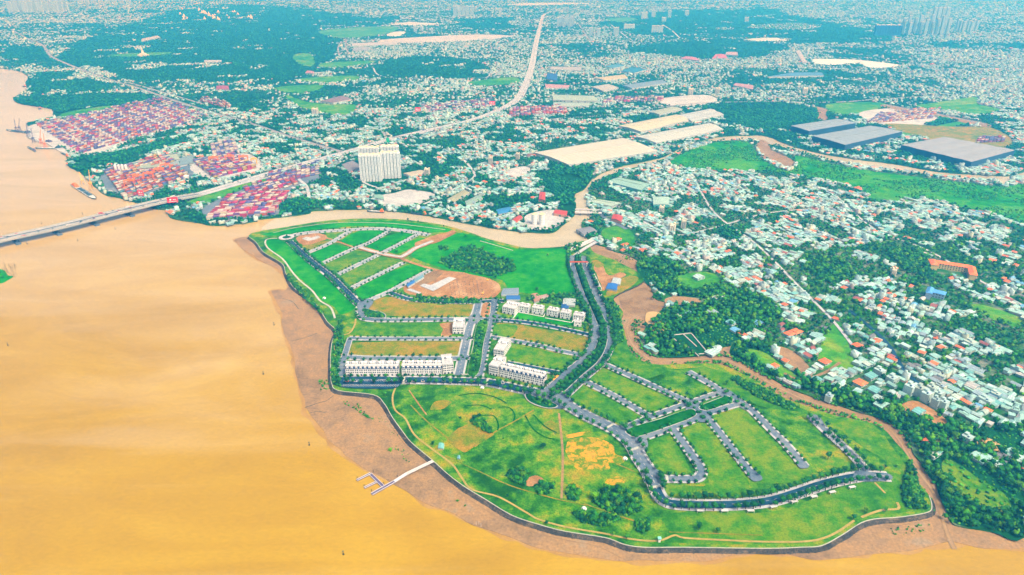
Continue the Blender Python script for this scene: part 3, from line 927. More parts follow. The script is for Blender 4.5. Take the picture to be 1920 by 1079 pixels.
# junction areas and the wide forecourt
for pts, mt in (([(1018, 730), (1040, 728), (1062, 740), (1075, 755), (1060, 765), (1040, 766), (1015, 758), (985, 745), (985, 735)], 'asphalt'),
                ([(636, 708), (745, 708), (744, 727), (700, 729), (642, 726), (634, 718)], 'dark_and_shade_asphalt'),  # forecourt darkened in its colour for the terraces' shade
                ([(1165, 795), (1190, 800), (1215, 830), (1205, 845), (1182, 838), (1160, 812)], 'asphalt'),
                ([(1200, 870), (1240, 885), (1250, 905), (1225, 912), (1208, 890)], 'asphalt'),
                ([(1285, 765), (1305, 752), (1325, 768), (1335, 785), (1318, 792), (1302, 785)], 'asphalt'),
                ([(1343, 738), (1360, 728), (1385, 745), (1410, 765), (1395, 768), (1375, 752)], 'asphalt'),
                ([(885, 590), (935, 590), (935, 604), (880, 606)], 'asphalt'),
                ([(1112, 612), (1142, 610), (1146, 634), (1114, 634)], 'asphalt'),
                ([(1610, 880), (1640, 888), (1668, 889), (1670, 900), (1620, 903), (1600, 895)], 'asphalt'),
                ([(1400, 884), (1415, 882), (1430, 898), (1412, 902)], 'asphalt'),
                ([(1494, 866), (1506, 864), (1517, 876), (1500, 878)], 'asphalt'),
                ([(1513, 780), (1533, 779), (1545, 796), (1532, 797)], 'asphalt'),
                ([(672, 566), (690, 560), (700, 566), (690, 580), (676, 590), (670, 580)], 'asphalt')):
    rz += .008
    sheet('street', pts, rz, mt, smooth=True)
JZ = rz + .05
# roundabout
x0, y0, _ = W(537, 445, JZ)
circ = [(x0 + 15 * math.cos(a), y0 + 15 * math.sin(a)) for a in np.linspace(0, 2 * math.pi, 24, endpoint=False)]
sheet('street', circ, JZ + .01, 'pavement', smooth=False, world=True)
sheet('roundabout_island', [(x0 + 7.5 * math.cos(a), y0 + 7.5 * math.sin(a)) for a in np.linspace(0, 2 * math.pi, 20, endpoint=False)], JZ + .2, 'forest_floor', smooth=False, world=True, skirt=JZ)
# green medians and islands, each a kerbed slab


def island(pts, mat='lawn', name='median_island'):
    global rz
    rz += .006
    o, w2 = sheet(name, pts, rz + .12, 'pavement', skirt=rz - .1, skirt_mat='kerb_concrete')
    c = np.mean(np.array(w2), 0)
    inner = []
    for p in w2:
        d = np.array(p) - c
        inner.append(tuple(c + d * (1 - 1.3 / max(6, np.linalg.norm(d)))))
    sheet(name + '_grass', inner, rz + .2, mat, smooth=False, world=True)


island([(905, 570), (920, 569), (917, 593), (901, 593)], 'bare_soil')
island([(896, 604), (915, 603), (908, 640), (897, 700), (877, 702), (886, 650)], 'park_grass')
island([(1176, 805), (1179, 816), (1195, 819), (1250, 802), (1300, 782), (1306, 773), (1293, 767), (1240, 784)], 'clipped_hedge')
island([(1311, 762), (1321, 770), (1345, 765), (1374, 753), (1370, 744), (1355, 744)], 'clipped_hedge')
island([(682, 578), (700, 582), (720, 587), (722, 596), (695, 596), (684, 590)], 'forest_floor')
island([(985, 738), (1005, 744), (1035, 754), (1046, 762), (1030, 766), (1005, 760), (988, 750)], 'forest_floor')
# crossings
for a, b, wd in (((1183, 845), (1203, 838), 3.5), ((1133, 806), (1150, 796), 3), ((1222, 915), (1243, 911), 3.5), ((1250, 892), (1251, 903), 3), ((758, 706), (757, 720), 3), ((845, 706), (844, 720), 3), ((915, 710), (911, 724), 3),
                 ((985, 727), (979, 740), 3), ((864, 703), (893, 703), 2.5), ((1118, 612), (1144, 612), 1.2), ((1042, 727), (1058, 737), 1.5)):
    l = line_world([a, b], ZP + .8, 2)
    rz += .004
    ribbon('crossing', l, wd, rz + .05, 'kerb_concrete')
# lane lines on the broad roads
lane = MB()
for nm, l, wt, wr, sp in street_lines:
    if wr >= 9:
        for x, y, a in along(l, 9.0, 3):
            c, s_ = math.cos(a), math.sin(a)
            lane.add([(x - c * 1.8 - s_ * .12, y - s_ * 1.8 + c * .12, rz + .03), (x - c * 1.8 + s_ * .12, y - s_ * 1.8 - c * .12, rz + .03), (x + c * 1.8 + s_ * .12, y + s_ * 1.8 - c * .12, rz + .03), (x + c * 1.8 - s_ * .12, y + s_ * 1.8 + c * .12, rz + .03)], [(0, 1, 2, 3)])
# parking bays
p0, p1 = Vector(W(640, 725, rz)), Vector(W(744, 725, rz))
for i in range(34):
    q = p0.lerp(p1, i / 33)
    for dy in (0, 12):
        lane.add([(q.x, q.y + dy, rz + .03), (q.x + .35, q.y + dy, rz + .03), (q.x + 2.35, q.y + 5 + dy, rz + .03), (q.x + 2.0, q.y + 5 + dy, rz + .03)], [(0, 1, 2, 3)])
tag(lane.build('lane_markings', 'marking'), kind='structure')

# footpaths
paths = [
    ([(743, 724), (736, 745), (741, 769), (760, 785), (777, 815), (810, 842), (847, 870), (865, 895), (885, 918), (935, 932), (985, 960), (1010, 974), (1060, 988), (1135, 1001), (1172, 1009), (1210, 1014), (1240, 1013), (1265, 1004), (1285, 1009),
      (1360, 1013), (1435, 1016), (1515, 1015), (1560, 1003), (1602, 976)], 2.2, 'path_paving'),
    ([(1615, 970), (1652, 957), (1684, 954), (1682, 942)], 2.6, 'path_paving'), ([(1640, 905), (1660, 925)], 2.2, 'path_paving'),
    ([(520, 447), (499, 450), (502, 465), (530, 486), (547, 509), (562, 526), (585, 545), (600, 564), (620, 577), (628, 597)], 3.0, 'kerb_concrete'),
    ([(667, 598), (665, 610), (655, 625), (636, 631), (628, 643), (630, 670), (634, 700)], 2.6, 'path_paving'),
    ([(512, 437), (555, 427), (630, 418), (705, 418), (755, 421), (835, 431)], 2.0, 'kerb_concrete'),
    ([(900, 452), (925, 459), (962, 470)], 2.0, 'kerb_concrete'),
    ([(1048, 775), (1055, 850), (1053, 935)], 2.6, 'bank_mud'),
    ([(1001, 769), (960, 793), (925, 812), (890, 838)], 2.0, 'dry_grass'),
    ([(767, 732), (790, 765), (800, 778)], 1.6, 'bare_soil'),
    ([(835, 855), (900, 885), (960, 912), (1040, 935), (1100, 948)], 1.6, 'dry_grass'),
    ([(1255, 998), (1350, 1001), (1430, 1004)], 1.2, 'dry_grass'),
    ([(600, 443), (630, 452), (655, 461), (677, 466)], 5, 'bare_soil'),
    ([(750, 484), (770, 492), (805, 503), (842, 512), (890, 520), (925, 530)], 7, 'bare_soil'),
]
for i, (pts, wd, mt) in enumerate(paths):
    l = line_world(pts, ZP + .5)
    ribbon('footpath', l, wd, ZP + .5 + .01 * i, mt)
for pts, wd, mt in (([(677, 466), (717, 477), (752, 484)], 14, 'bare_soil'), ([(752, 484), (765, 476), (780, 466), (815, 452), (852, 434)], 13, 'bare_soil'),
                    ([(677, 466), (717, 477), (752, 483)], 7, 'pavement'), ([(750, 484), (765, 476), (780, 466), (812, 453)], 8, 'pavement')):
    l = line_world(pts, ZP + .5)
    rz += .01
    ribbon('dirt_road', l, wd, rz + .3, mt)

for i, pts in enumerate(([(860, 742), (895, 738), (930, 746), (950, 757)], [(870, 762), (900, 760), (922, 768)], [(935, 764), (955, 765), (965, 778), (963, 790)], [(900, 780), (925, 780), (934, 795), (933, 808)],
                         [(985, 780), (1000, 805), (1022, 820), (1040, 824)], [(1000, 778), (1022, 800), (1044, 812)], [(1155, 870), (1190, 885)], [(770, 760), (800, 790), (850, 830)], [(1095, 945), (1160, 968), (1215, 985)])):
    l = line_world(pts, ZP + .5)
    ribbon('worn_arc', l, 1.8, ZP + .72 + .01 * i, 'clipped_hedge' if i < 6 else 'dry_grass')
# river wall: coping and sloping rocks along the river side of the peninsula
i0 = pen_out.index((1743 - 1, 930)); i1 = pen_out.index((480, 455))
wall_px = pen_out[i0:i1 + 1] + [(466, 444)]
wl = line_world(wall_px, ZP)
ribbon('river_wall_coping', wl, .8, ZP + .55, 'kerb_concrete', kind=None, thick=.5)
o = COL.objects['river_wall_coping']
tag(o, 'pale concrete coping running along the river edge of the green peninsula', 'river wall')
ou = offset_line(wl, 1.0)
ou2 = offset_line(wl, 4.0)
if np.linalg.norm(ou2[40] - np.array(W(1000, 1100, 0)[:2])) > np.linalg.norm(wl[40] - np.array(W(1000, 1100, 0)[:2])):
    ou2 = offset_line(wl, -4.0)
n = len(wl)
riprap = MB()
rows = 6
grid = []
for j in range(rows):
    t = j / (rows - 1)
    q = wl * (1 - t) + ou2 * t
    for x, y in q:
        grid.append((x + rng.uniform(-.4, .4), y + rng.uniform(-.4, .4), ZP + .05 - (ZP - .35) * t + rng.uniform(-.2, .2) * (0 < j < rows - 1)))
riprap.add(grid, [(j * n + i, j * n + i + 1, (j + 1) * n + i + 1, (j + 1) * n + i) for j in range(rows - 1) for i in range(n - 1)])
o = riprap.build('rock_slope', 'seawall_rock')
tag(o, kind='structure')
# loose rocks on the slope
rk = MB()
for k in range(1500):
    i = rng.integers(0, n - 1); t = rng.random(); u = rng.random()
    p = (wl[i] * (1 - u) + wl[i + 1] * u) * (1 - t) + (ou2[i] * (1 - u) + ou2[i + 1] * u) * t
    z = ZP + .05 - (ZP - .35) * t
    r = rng.uniform(.35, .9)
    rk.add([(p[0] - r, p[1] - r * .8, z - .2), (p[0] + r, p[1] - r, z - .2), (p[0] + r * .7, p[1] + r, z - .2), (p[0] - r, p[1] + r * .7, z - .2), (p[0] + rng.uniform(-.3, .3), p[1], z + r * .8)],
           [(0, 1, 4), (1, 2, 4), (2, 3, 4), (3, 0, 4)])
tag(rk.build('embankment_rocks', 'seawall_rock'), kind='stuff', label='dark loose rocks heaped along the river wall')
# drainage runnels on the mudflat
for pts in ([(571, 765), (600, 755), (612, 752), (625, 742)], [(960, 985), (1000, 998), (1060, 1013), (1120, 1025), (1165, 1047)], [(730, 795), (760, 835), (800, 870), (850, 915), (900, 950), (960, 985)],
            [(580, 775), (595, 772), (610, 774)], [(530, 560), (548, 566), (560, 580)], [(545, 640), (570, 634), (595, 625)], [(1786, 1020), (1775, 985), (1765, 960)], [(1640, 990), (1690, 985), (1745, 975)]):
    l = line_world(pts, .4)
    ribbon('mud_runnel', l, 1.0, .42, 'creek_mud' if pts[0][0] > 700 else 'seawall_rock')

# ================================================================== MAINLAND ROADS
mz = [Z1 + .6]


def road(name, pts, wd, mat, lanes=0, dz=0.0):
    l = line_world(pts, Z1 + .6 + dz)
    mz[0] += .02
    ribbon(name, l, wd, mz[0] + dz, mat)
    fill_line(l, wd + 4, Z1, Z_EMPTY)
    return l, mz[0] + dz


hw, hwz = road('highway', [(318, 381), (340, 374), (400, 357), (480, 333), (555, 311), (655, 284), (730, 262), (805, 244), (880, 227), (930, 209), (960, 194), (975, 180), (987, 155), (997, 125), (1005, 82), (1015, 42), (1022, 27), (1060, 18)], 34, 'pavement')
road('road', [(400, 360), (480, 338), (560, 322), (655, 300), (700, 290)], 9, 'pavement')
road('road', [(20, 55), (50, 72), (80, 85), (95, 105), (130, 122), (200, 148), (260, 166), (330, 190), (400, 212), (470, 232), (560, 262), (640, 285)], 18, 'far_road')
road('road', [(240, 155), (300, 172), (385, 197)], 14, 'far_road')
road('road', [(735, 258), (800, 250), (900, 235), (1000, 226), (1150, 215), (1250, 200), (1330, 193), (1440, 191), (1565, 192), (1665, 185), (1815, 178), (2100, 170)], 14, 'far_road')
road('road', [(1655, 197), (1750, 212), (1850, 234)], 10, 'far_road')
road('road', [(640, 78), (634, 90), (636, 104)], 12, 'far_road')
road('road', [(650, 74), (648, 88), (655, 100), (668, 101)], 12, 'far_road')
road('road', [(1082, 42), (1095, 60), (1107, 78)], 12, 'far_road')
road('road', [(1143, 45), (1160, 58), (1178, 72)], 12, 'pavement')
road('road', [(1240, 45), (1260, 58), (1275, 72)], 12, 'pavement')
road('road', [(700, 128), (712, 142), (760, 148), (900, 147), (918, 138)], 8, 'pavement')
road('road', [(1120, 398), (1140, 412), (1165, 425), (1175, 430)], 9, 'asphalt')
road('road', [(870, 300), (890, 330), (860, 350), (820, 372), (790, 385)], 7, 'pavement')
road('road', [(600, 300), (560, 330), (575, 350), (580, 372)], 8, 'pavement')
road('road', [(660, 330), (700, 350), (740, 352)], 6, 'pavement')
road('road', [(1590, 580), (1660, 640), (1700, 700), (1760, 745)], 6, 'dark_and_shade_asphalt')
road('road', [(1300, 330), (1340, 400), (1420, 460), (1500, 540), (1560, 600), (1600, 650)], 5, 'pavement')
road('road', [(1560, 360), (1640, 430), (1740, 470), (1860, 540), (1930, 580)], 5, 'pavement')
road('road', [(1180, 400), (1260, 440), (1330, 430), (1440, 400), (1560, 390), (1640, 385)], 5, 'pavement')
road('road', [(1470, 700), (1500, 712), (1545, 700), (1575, 680)], 4.5, 'creek_mud')
for off in (-11.5, 11.5):
    l = offset_line(hw, off)
ribbon('highway_kerb', hw, .8, hwz + .3, 'dark_concrete', thick=.3)

# ================================================================== TREE AND HOUSE KINDS


def unit(v):
    return v / (np.linalg.norm(v, axis=-1, keepdims=True) + 1e-9)


def crown_arrays(nleaf, seed, squash=.8, core=True, leaf=.42):
    """crown of radius 1 around the origin: a lumpy core and leaf clumps spread through the outer volume; returns triangles"""
    r = np.random.default_rng(seed)
    lobes = r.normal(size=(6, 3)); lobes = unit(lobes) * r.uniform(.25, .5, (6, 1)); lobes[:, 2] *= .7
    V, F = [], []
    if core:
        ph = (1 + 5 ** .5) / 2
        iv = np.array([(-1, ph, 0), (1, ph, 0), (-1, -ph, 0), (1, -ph, 0), (0, -1, ph), (0, 1, ph), (0, -1, -ph), (0, 1, -ph), (ph, 0, -1), (ph, 0, 1), (-ph, 0, -1), (-ph, 0, 1)], float)
        iv = unit(iv) * r.uniform(.45, .72, (12, 1)); iv[:, 2] *= squash
        fi = [(0, 11, 5), (0, 5, 1), (0, 1, 7), (0, 7, 10), (0, 10, 11), (1, 5, 9), (5, 11, 4), (11, 10, 2), (10, 7, 6), (7, 1, 8), (3, 9, 4), (3, 4, 2), (3, 2, 6), (3, 6, 8), (3, 8, 9), (4, 9, 5), (2, 4, 11), (6, 2, 10), (8, 6, 7), (9, 8, 1)]
        V.append(iv); F += fi
    k = 12 if core else 0
    L = []
    for i in range(nleaf):
        c = lobes[i % 6] + unit(r.normal(size=3)) * r.uniform(.30, .62)
        c[2] = c[2] * squash + .02
        nrm = unit(c + r.normal(size=3) * .45 + np.array([0, 0, .35]))
        u = unit(np.cross(nrm, r.normal(size=3))); v = np.cross(nrm, u)
        s = leaf * r.uniform(.6, 1.15)
        a = c + u * s * .55; b = c - u * s * .35 + v * s * .5; d = c - u * s * .35 - v * s * .5
        e = c + nrm * s * .22
        L += [a, b, d, e]
        F += [(k, k + 1, k + 3), (k + 1, k + 2, k + 3), (k + 2, k, k + 3)]
        k += 4
    V.append(np.array(L) if L else np.zeros((0, 3)))
    return np.concatenate(V), np.array(F)


CROWNS_HI = [crown_arrays(46, 100 + i, .78 + .08 * (i % 3)) for i in range(6)]
CROWNS_MID = [crown_arrays(14, 200 + i, .75, leaf=.6) for i in range(8)]
CROWNS_LOW = [crown_arrays(3, 300 + i, .7, leaf=.8) for i in range(8)]


def merged_tris(name, archs, X, Y, Zb, R, Hs, idx, colors, mat, rot=None):
    """joins many low arches (V,F) placed at (X,Y,Zb) with radius R and height scale Hs into one mesh with a colour per piece"""
    Vs, Fs, Cs = [], [], []
    k = 0
    rot = rng.uniform(0, 6.283, len(X)) if rot is None else rot
    for a in range(len(archs)):
        V, F = archs[a]
        sel = np.where(idx == a)[0]
        if not len(sel):
            continue
        c, s = np.cos(rot[sel])[:, None], np.sin(rot[sel])[:, None]
        x = (V[:, 0][None] * c - V[:, 1][None] * s) * R[sel][:, None] + X[sel][:, None]
        y = (V[:, 0][None] * s + V[:, 1][None] * c) * R[sel][:, None] + Y[sel][:, None]
        z = V[:, 2][None] * Hs[sel][:, None] + Zb[sel][:, None]
        Vs.append(np.stack([x, y, z], -1).reshape(-1, 3))
        Fs.append((F[None] + (np.arange(len(sel)) * len(V))[:, None, None]).reshape(-1, 3) + k)
        Cs.append(np.repeat(colors[sel], len(F), 0))
        k += len(sel) * len(V)
    if not Vs:
        return None
    V, F, C3 = np.concatenate(Vs), np.concatenate(Fs), np.concatenate(Cs)
    me = bpy.data.meshes.new(name)
    me.vertices.add(len(V)); me.vertices.foreach_set('co', V.astype(np.float32).ravel())
    me.loops.add(len(F) * 3); me.loops.foreach_set('vertex_index', F.astype(np.int32).ravel())
    me.polygons.add(len(F)); me.polygons.foreach_set('loop_start', np.arange(0, len(F) * 3, 3, dtype=np.int32))
    me.polygons.foreach_set('loop_total', np.full(len(F), 3, np.int32))
    me.update(calc_edges=True)
    at = me.attributes.new('col', 'FLOAT_COLOR', 'FACE')
    at.data.foreach_set('color', np.concatenate([C3, np.ones((len(C3), 1))], 1).astype(np.float32).ravel())
    me.materials.append(MATS[mat])
    return obj(name, me)


def arr_mesh(name, V, F, mat):
    me = bpy.data.meshes.new(name)
    me.from_pydata([tuple(v) for v in V], [], [tuple(f) for f in F])
    me.materials.append(MATS[mat])
    return me


def tree_colors(n, kind='tree'):
    base = {'tree': [(.005, .075, .016), (.012, .11, .012), (.025, .16, .006), (.003, .055, .018), (.06, .20, .004), (.015, .13, .010)],
            'street': [(.004, .065, .018), (.010, .10, .014), (.018, .13, .010)],
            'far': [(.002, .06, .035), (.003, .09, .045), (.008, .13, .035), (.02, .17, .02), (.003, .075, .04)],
            'wet': [(.008, .11, .012), (.02, .19, .006), (.07, .25, .004), (.006, .08, .014), (.03, .16, .006)]}[kind]
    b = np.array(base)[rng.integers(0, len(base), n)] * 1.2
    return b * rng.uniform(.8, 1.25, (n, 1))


class TreeKind:
    def __init__(s, mesh_name, n, squash, crown_z, trunk_h, tr, crown_s=(1, 1, 1)):
        s.m = []
        for i in range(n):
            V, F = CROWNS_HI[i % len(CROWNS_HI)]
            V = V * np.array(crown_s) + np.array([0, 0, crown_z])
            me = arr_mesh('crown', V, F, 'leaf_obj')
            b = MB()
            b.cyl(0, 0, 0, trunk_h, tr, tr * .6, 6)
            for q in range(3):
                a = q * 2.1 + i
                b.bar((0, 0, trunk_h * .8), (math.cos(a) * .45, math.sin(a) * .45, trunk_h + .35), tr * .35, n=3)
            s.m.append((me, b.mesh('trunk', ['bark'])))

    def put(s, x, y, z, size, label, group, name='tree', cat='tree', color=(.01, .09, .02), i=0):
        t = thing(name, label, cat, (x, y, z), rng.uniform(0, 6.28), group)
        t.scale = (size, size, size * rng.uniform(.85, 1.2))
        c = obj('crown', s.m[i % len(s.m)][0], None, t); c.color = (*color, 1)
        obj('trunk', s.m[i % len(s.m)][1], None, t)
        return t


round_tree = TreeKind('round', 6, .8, 1.35, .9, .09)
bush_kind = TreeKind('bush', 4, .7, .55, .3, .07)

# ---- street trees
st = []
for nm, l, wt, wr, sp in street_lines:
    if not sp:
        continue
    for side in (-1, 1):
        ll = offset_line(l, side * (wr / 2 + (wt - wr) / 4 + .6))
        for k, (x, y, a) in enumerate(along(ll, sp, 4 + (side > 0) * 3)):
            px, py, d = pix(x, y, ZP)
            if rng.random() < .10:
                continue
            big = 1.0
            if 'diagonal' in nm or 'tree lined' in nm or 'front street' in nm or 'far meadow' in nm or 'curving' in nm: big = 1.5
            if 'cross street' in nm or 'long plots' in nm or 'curved' in nm: big = .8
            if 'tree lined' in nm: big = 1.9
            if 'front street' in nm: big = 2.0 if side < 0 else 1.1
            st.append([x + rng.uniform(-.8, .8), y + rng.uniform(-.8, .8), big * rng.uniform(.75, 1.25) * 1.75, nm, 'far' if side * 1 > 0 else 'near', d])
for off, s_, sp in ((-2.5, 1.7, 5), (-18.3, 1.6, 8), (18.3, 1.9, 8), (2.5, 1.5, 5)):
    for x, y, a in along(offset_line(l_av, off), sp, 3):
        st.append([x + rng.uniform(-1, 1), y + rng.uniform(-1, 1), s_ * rng.uniform(.8, 1.3) * 1.7, 'the avenue', {-2.5: 'median', 2.5: 'inner median', -18.3: 'east', 18.3: 'west'}[off], pix(x, y, ZP)[2]])
st.sort(key=lambda r: r[5] / r[2])
cnt = {}
for i, (x, y, s_, nm, side, d) in enumerate(st[:296]):
    k = cnt.setdefault((nm, side), 0); cnt[(nm, side)] += 1
    s_ *= 1.45
    nm2 = nm if nm.startswith('the ') else 'the ' + nm
    lab = '%s street tree on the %s side of %s' % (nth(k), side, nm2)
    round_tree.put(x, y, ZP + .7, s_, lab, 'street trees of the new estate', 'street_tree', 'tree', tuple(tree_colors(1, 'street')[0]), i)
rest = np.array([[r[0], r[1], r[2]] for r in st[296:]])
if len(rest):
    n = len(rest)
    o = merged_tris('street_trees', CROWNS_MID, rest[:, 0], rest[:, 1], np.full(n, ZP + .7) + rest[:, 2] * 1.2, rest[:, 2] * 1.9, rest[:, 2] * 1.9, rng.integers(0, 8, n), tree_colors(n, 'street'), 'leaf_attr')
    tag(o, kind='stuff', label='smaller round street trees lining the distant estate streets')

# ---- trees and bushes standing on the peninsula
near_trees = []      # x, y, z, size, label, kind


def px_tree(px, py, size, label, kind='tree', z=None):
    zz = ZP if z is None else z
    x, y, _ = W(px, py, zz)
    near_trees.append([x, y, zz, size, label, kind])


singles = [(1018, 842, 4.6, 'lone round dark tree standing in the big south meadow'), (863, 786, 2.2, 'small dark tree beside the grove in the south meadow'), (837, 732, 2.4, 'small tree near the top edge of the south meadow'),
           (944, 824, 2.0, 'small bush on the diagonal meadow track'), (952, 932, 2.6, 'small bush beside the yellow riverside path'), (975, 925, 2.0, 'bush in the grass left of the long tree belt'),
           (812, 836, 3.0, 'dark tree beside the small turquoise roofed hut'), (722, 742, 3.6, 'tree at the corner of the river wall by the parking bays'), (1345, 1000, 3.4, 'bush near the river wall on the south lawn'),
           (1310, 994, 4.6, 'broad bush beside the yellow path on the south lawn'), (1150, 1005, 2.6, 'small tree between yellow path and river wall'), (1175, 1011, 3.2, 'bush at the bend of the river wall'),
           (1025, 984, 2.8, 'bush beside the yellow path below the meadow track'), (1288, 740, 2.4, 'bush'), (1552, 862, 5.0, 'lone round tree in the far meadow between two cul-de-sacs'), (1660, 878, 2.8, 'bush near the end of the short street'),
           (1681, 876, 2.4, 'small bush at the corner of the far meadow'), (1290, 763, 4.6, 'large tree on the roundabout of the slanting streets'), (1360, 740, 4.6, 'large dark tree at the junction of the uppermost slanting street'), (1362, 722, 4, 'dark tree at the top of the uppermost slanting street'),
           (1187, 800, 4.6, 'large tree at the start of the long green median'), (1204, 795, 4.6, 'second large tree at the start of the long green median'), (610, 440, 3.4, 'lone tree beside the brown pad near the roundabout'),
           (754, 439, 4.2, 'dark round tree in the canal end lawn'), (744, 474, 4.0, 'dark tree beside the dirt road junction'), (709, 466, 2.4, 'small bush above the dirt road'), (765, 414, 3.6, 'tree on the canal bank near the top lawn'), (784, 417, 2.6, 'small tree on the canal bank right of a bigger one'),
           (832, 426, 3, 'tree on the canal bank above the dirt road end'), (873, 444, 3.2, 'tree at the canal side of the big lawn'), (975, 468, 3, 'tree on the canal edge of the big lawn'), (1027, 480, 3.2, 'single bush inside the big bright lawn'), (930, 522, 5, 'big round tree between lawn and construction site'),
           (1007, 545, 4, 'tree above the villas'), (1037, 549, 4, 'tree above the blue roofed shed'), (1660, 960, 3, 'bush near the yellow path end'), (1600, 975, 4, 'dark bush in the gap of the yellow path'), (1625, 962, 4.5, 'tree beside the gap of the yellow path')]
for px, py, s_, lb in singles:
    px_tree(px, py, s_, lb)
groups = [  # polygon, number, size range, label words, kind
    ([(880, 790), (893, 782), (905, 786), (920, 805), (925, 815), (912, 812), (895, 802)], 15, (2.6, 4.4), 'the dark grove in the middle of the south meadow', 'tree'),
    ([(955, 884), (975, 878), (990, 890), (985, 912), (965, 905), (950, 895)], 16, (2.6, 4.6), 'the clump left of the brown patch', 'tree'),
    ([(1000, 915), (1015, 905), (1040, 905), (1035, 925), (1010, 928)], 12, (2.2, 3.6), 'the clump below the brown patch', 'tree'),
    ([(1062, 920), (1075, 912), (1090, 925), (1080, 940), (1064, 936)], 9, (2.6, 4.2), 'the left end of the long tree belt', 'tree'),
    ([(1115, 925), (1140, 918), (1170, 925), (1200, 935), (1205, 955), (1170, 970), (1130, 955), (1112, 940)], 46, (3.4, 5.6), 'the dense middle of the long tree belt', 'tree'),
    ([(1075, 965), (1090, 960), (1115, 968), (1150, 965), (1165, 975), (1130, 988), (1090, 980)], 20, (3, 4.6), 'the lower clump near the yellow path', 'tree'),
    ([(1190, 980), (1215, 975), (1218, 992), (1205, 1000), (1188, 995)], 10, (2, 3), 'the ring of trees round the tiny pool', 'tree'),
    ([(820, 492), (862, 468), (885, 460), (925, 478), (965, 496), (968, 508), (930, 520), (880, 512), (845, 505)], 90, (3.2, 5.4), 'the dark grove in the northern lawn', 'tree'),
    ([(822, 463), (842, 463), (840, 470), (824, 471)], 8, (2.2, 3.2), 'the small ring of trees in the northern lawn', 'tree'),
    ([(1705, 860), (1730, 930), (1740, 955), (1700, 955), (1690, 915), (1700, 890)], 30, (2.2, 3.8), 'the green corner of the peninsula by the creek mouth', 'tree'),
    ([(1380, 705), (1440, 735), (1500, 765), (1480, 770), (1420, 745), (1370, 712)], 22, (1.8, 3.2), 'the slope above the uppermost slanting street', 'tree'),
    ([(1135, 560), (1160, 575), (1170, 640), (1150, 650), (1140, 610)], 22, (2.6, 4.4), 'the strip between avenue and creek', 'tree'),
    ([(1085, 560), (1105, 575), (1110, 600), (1095, 620), (1088, 590)], 10, (2.4, 3.6), 'the roadside right of the villas', 'tree'),
    ([(985, 560), (1085, 548), (1100, 570), (1070, 575), (990, 565)], 34, (2.6, 4.2), 'the trees behind the villas', 'tree'),
    ([(1058, 460), (1092, 455), (1085, 478), (1062, 476)], 14, (2.6, 4.4), 'the canal corner of the big lawn', 'tree'),
    ([(620, 700), (628, 650), (626, 620), (640, 600), (645, 640), (634, 700), (640, 726), (625, 722)], 26, (2.2, 3.8), 'the riverside strip left of the terraces', 'tree'),
    ([(540, 515), (580, 555), (610, 590), (604, 592), (570, 560), (535, 520)], 26, (2, 3.4), 'the riverside strip left of the diagonal street', 'tree'),
    ([(780, 556), (830, 560), (900, 564), (900, 570), (830, 571), (770, 566)], 24, (2.8, 4.4), 'the row along the construction site', 'tree'),
    ([(680, 582), (718, 590), (718, 597), (688, 597)], 20, (2, 3), 'the dark triangular island', 'tree'),
    ([(990, 742), (1030, 756), (1040, 762), (1005, 758)], 14, (2.8, 3.8), 'the dark island at the big junction', 'tree'),
    ([(908, 610), (895, 690), (885, 692), (895, 620)], 14, (2.2, 3.4), 'the boulevard median', 'tree'),
]
for poly, n, (a, b), words, kind in groups:
    P = np.array(poly, float)
    k = 0
    tries = 0
    while k < n and tries < n * 40:
        tries += 1
        x, y = rng.uniform(P[:, 0].min(), P[:, 0].max()), rng.uniform(P[:, 1].min(), P[:, 1].max())
        ins = False
        for i in range(len(P)):
            ax, ay = P[i]; bx, by = P[(i + 1) % len(P)]
            if (ay > y) != (by > y) and x < (bx - ax) * (y - ay) / (by - ay) + ax:
                ins = not ins
        if ins:
            px_tree(x, y, rng.uniform(a, b), 'green tree in ' + words, kind)
            k += 1

GROVES = [g[0] for g in groups]
# scattered bushes on the bank and meadow edges
for poly, n, (a, b), words, z in (([(640, 755), (665, 752), (685, 775), (702, 788), (690, 785), (675, 772)], 46, (.8, 1.9), 'low green bush in the hooked patch on the mudflat', .4),
                                  ([(735, 838), (750, 860), (770, 870), (765, 850), (745, 832)], 16, (.6, 1.4), 'small bush scattered above the jetty on the mudflat', .4),
                                  ([(1640, 990), (1700, 985), (1760, 985), (1740, 1000), (1660, 1005)], 26, (.6, 1.6), 'small dark bush on the south-east mudflat', .4),
                                  ([(700, 760), (735, 800), (760, 830), (740, 825), (710, 790)], 18, (.5, 1.0), 'tiny bush on the mud below the river wall', .4)):
    P = np.array(poly, float)
    for i in range(n):
        i0, i1, i2 = rng.choice(len(P), 3, replace=False)
        wgt = rng.dirichlet((1, 1, 1))
        p = P[i0] * wgt[0] + P[i1] * wgt[1] + P[i2] * wgt[2]
        x, y, _ = W(p[0], p[1], z)
        near_trees.append([x, y, z, rng.uniform(a, b), words, 'bush'])
for px, py, s_, lb in ((732, 845, 3.4, 'largest round bush on the mudflat above the jetty'), (858, 940, 2.2, 'dark bush on the mudflat below the jetty'), (872, 949, 1.6, 'small dark bush on the mudflat right of a bigger one')):
    px_tree(px, py, s_, lb, 'bush', .35)
for i in range(60):   # grasses along the left bank corner
    x, y, _ = W(rng.uniform(598, 640), rng.uniform(712, 732), .5)
    near_trees.append([x, y, .5, rng.uniform(.8, 2.0), 'low green bush at the river corner beside the parking bays', 'bush'])

# ================================================================== HOUSE KINDS (arrays: verts, faces, role) role 0 wall 1 roof 2 window 3 flat terrace 4 tank


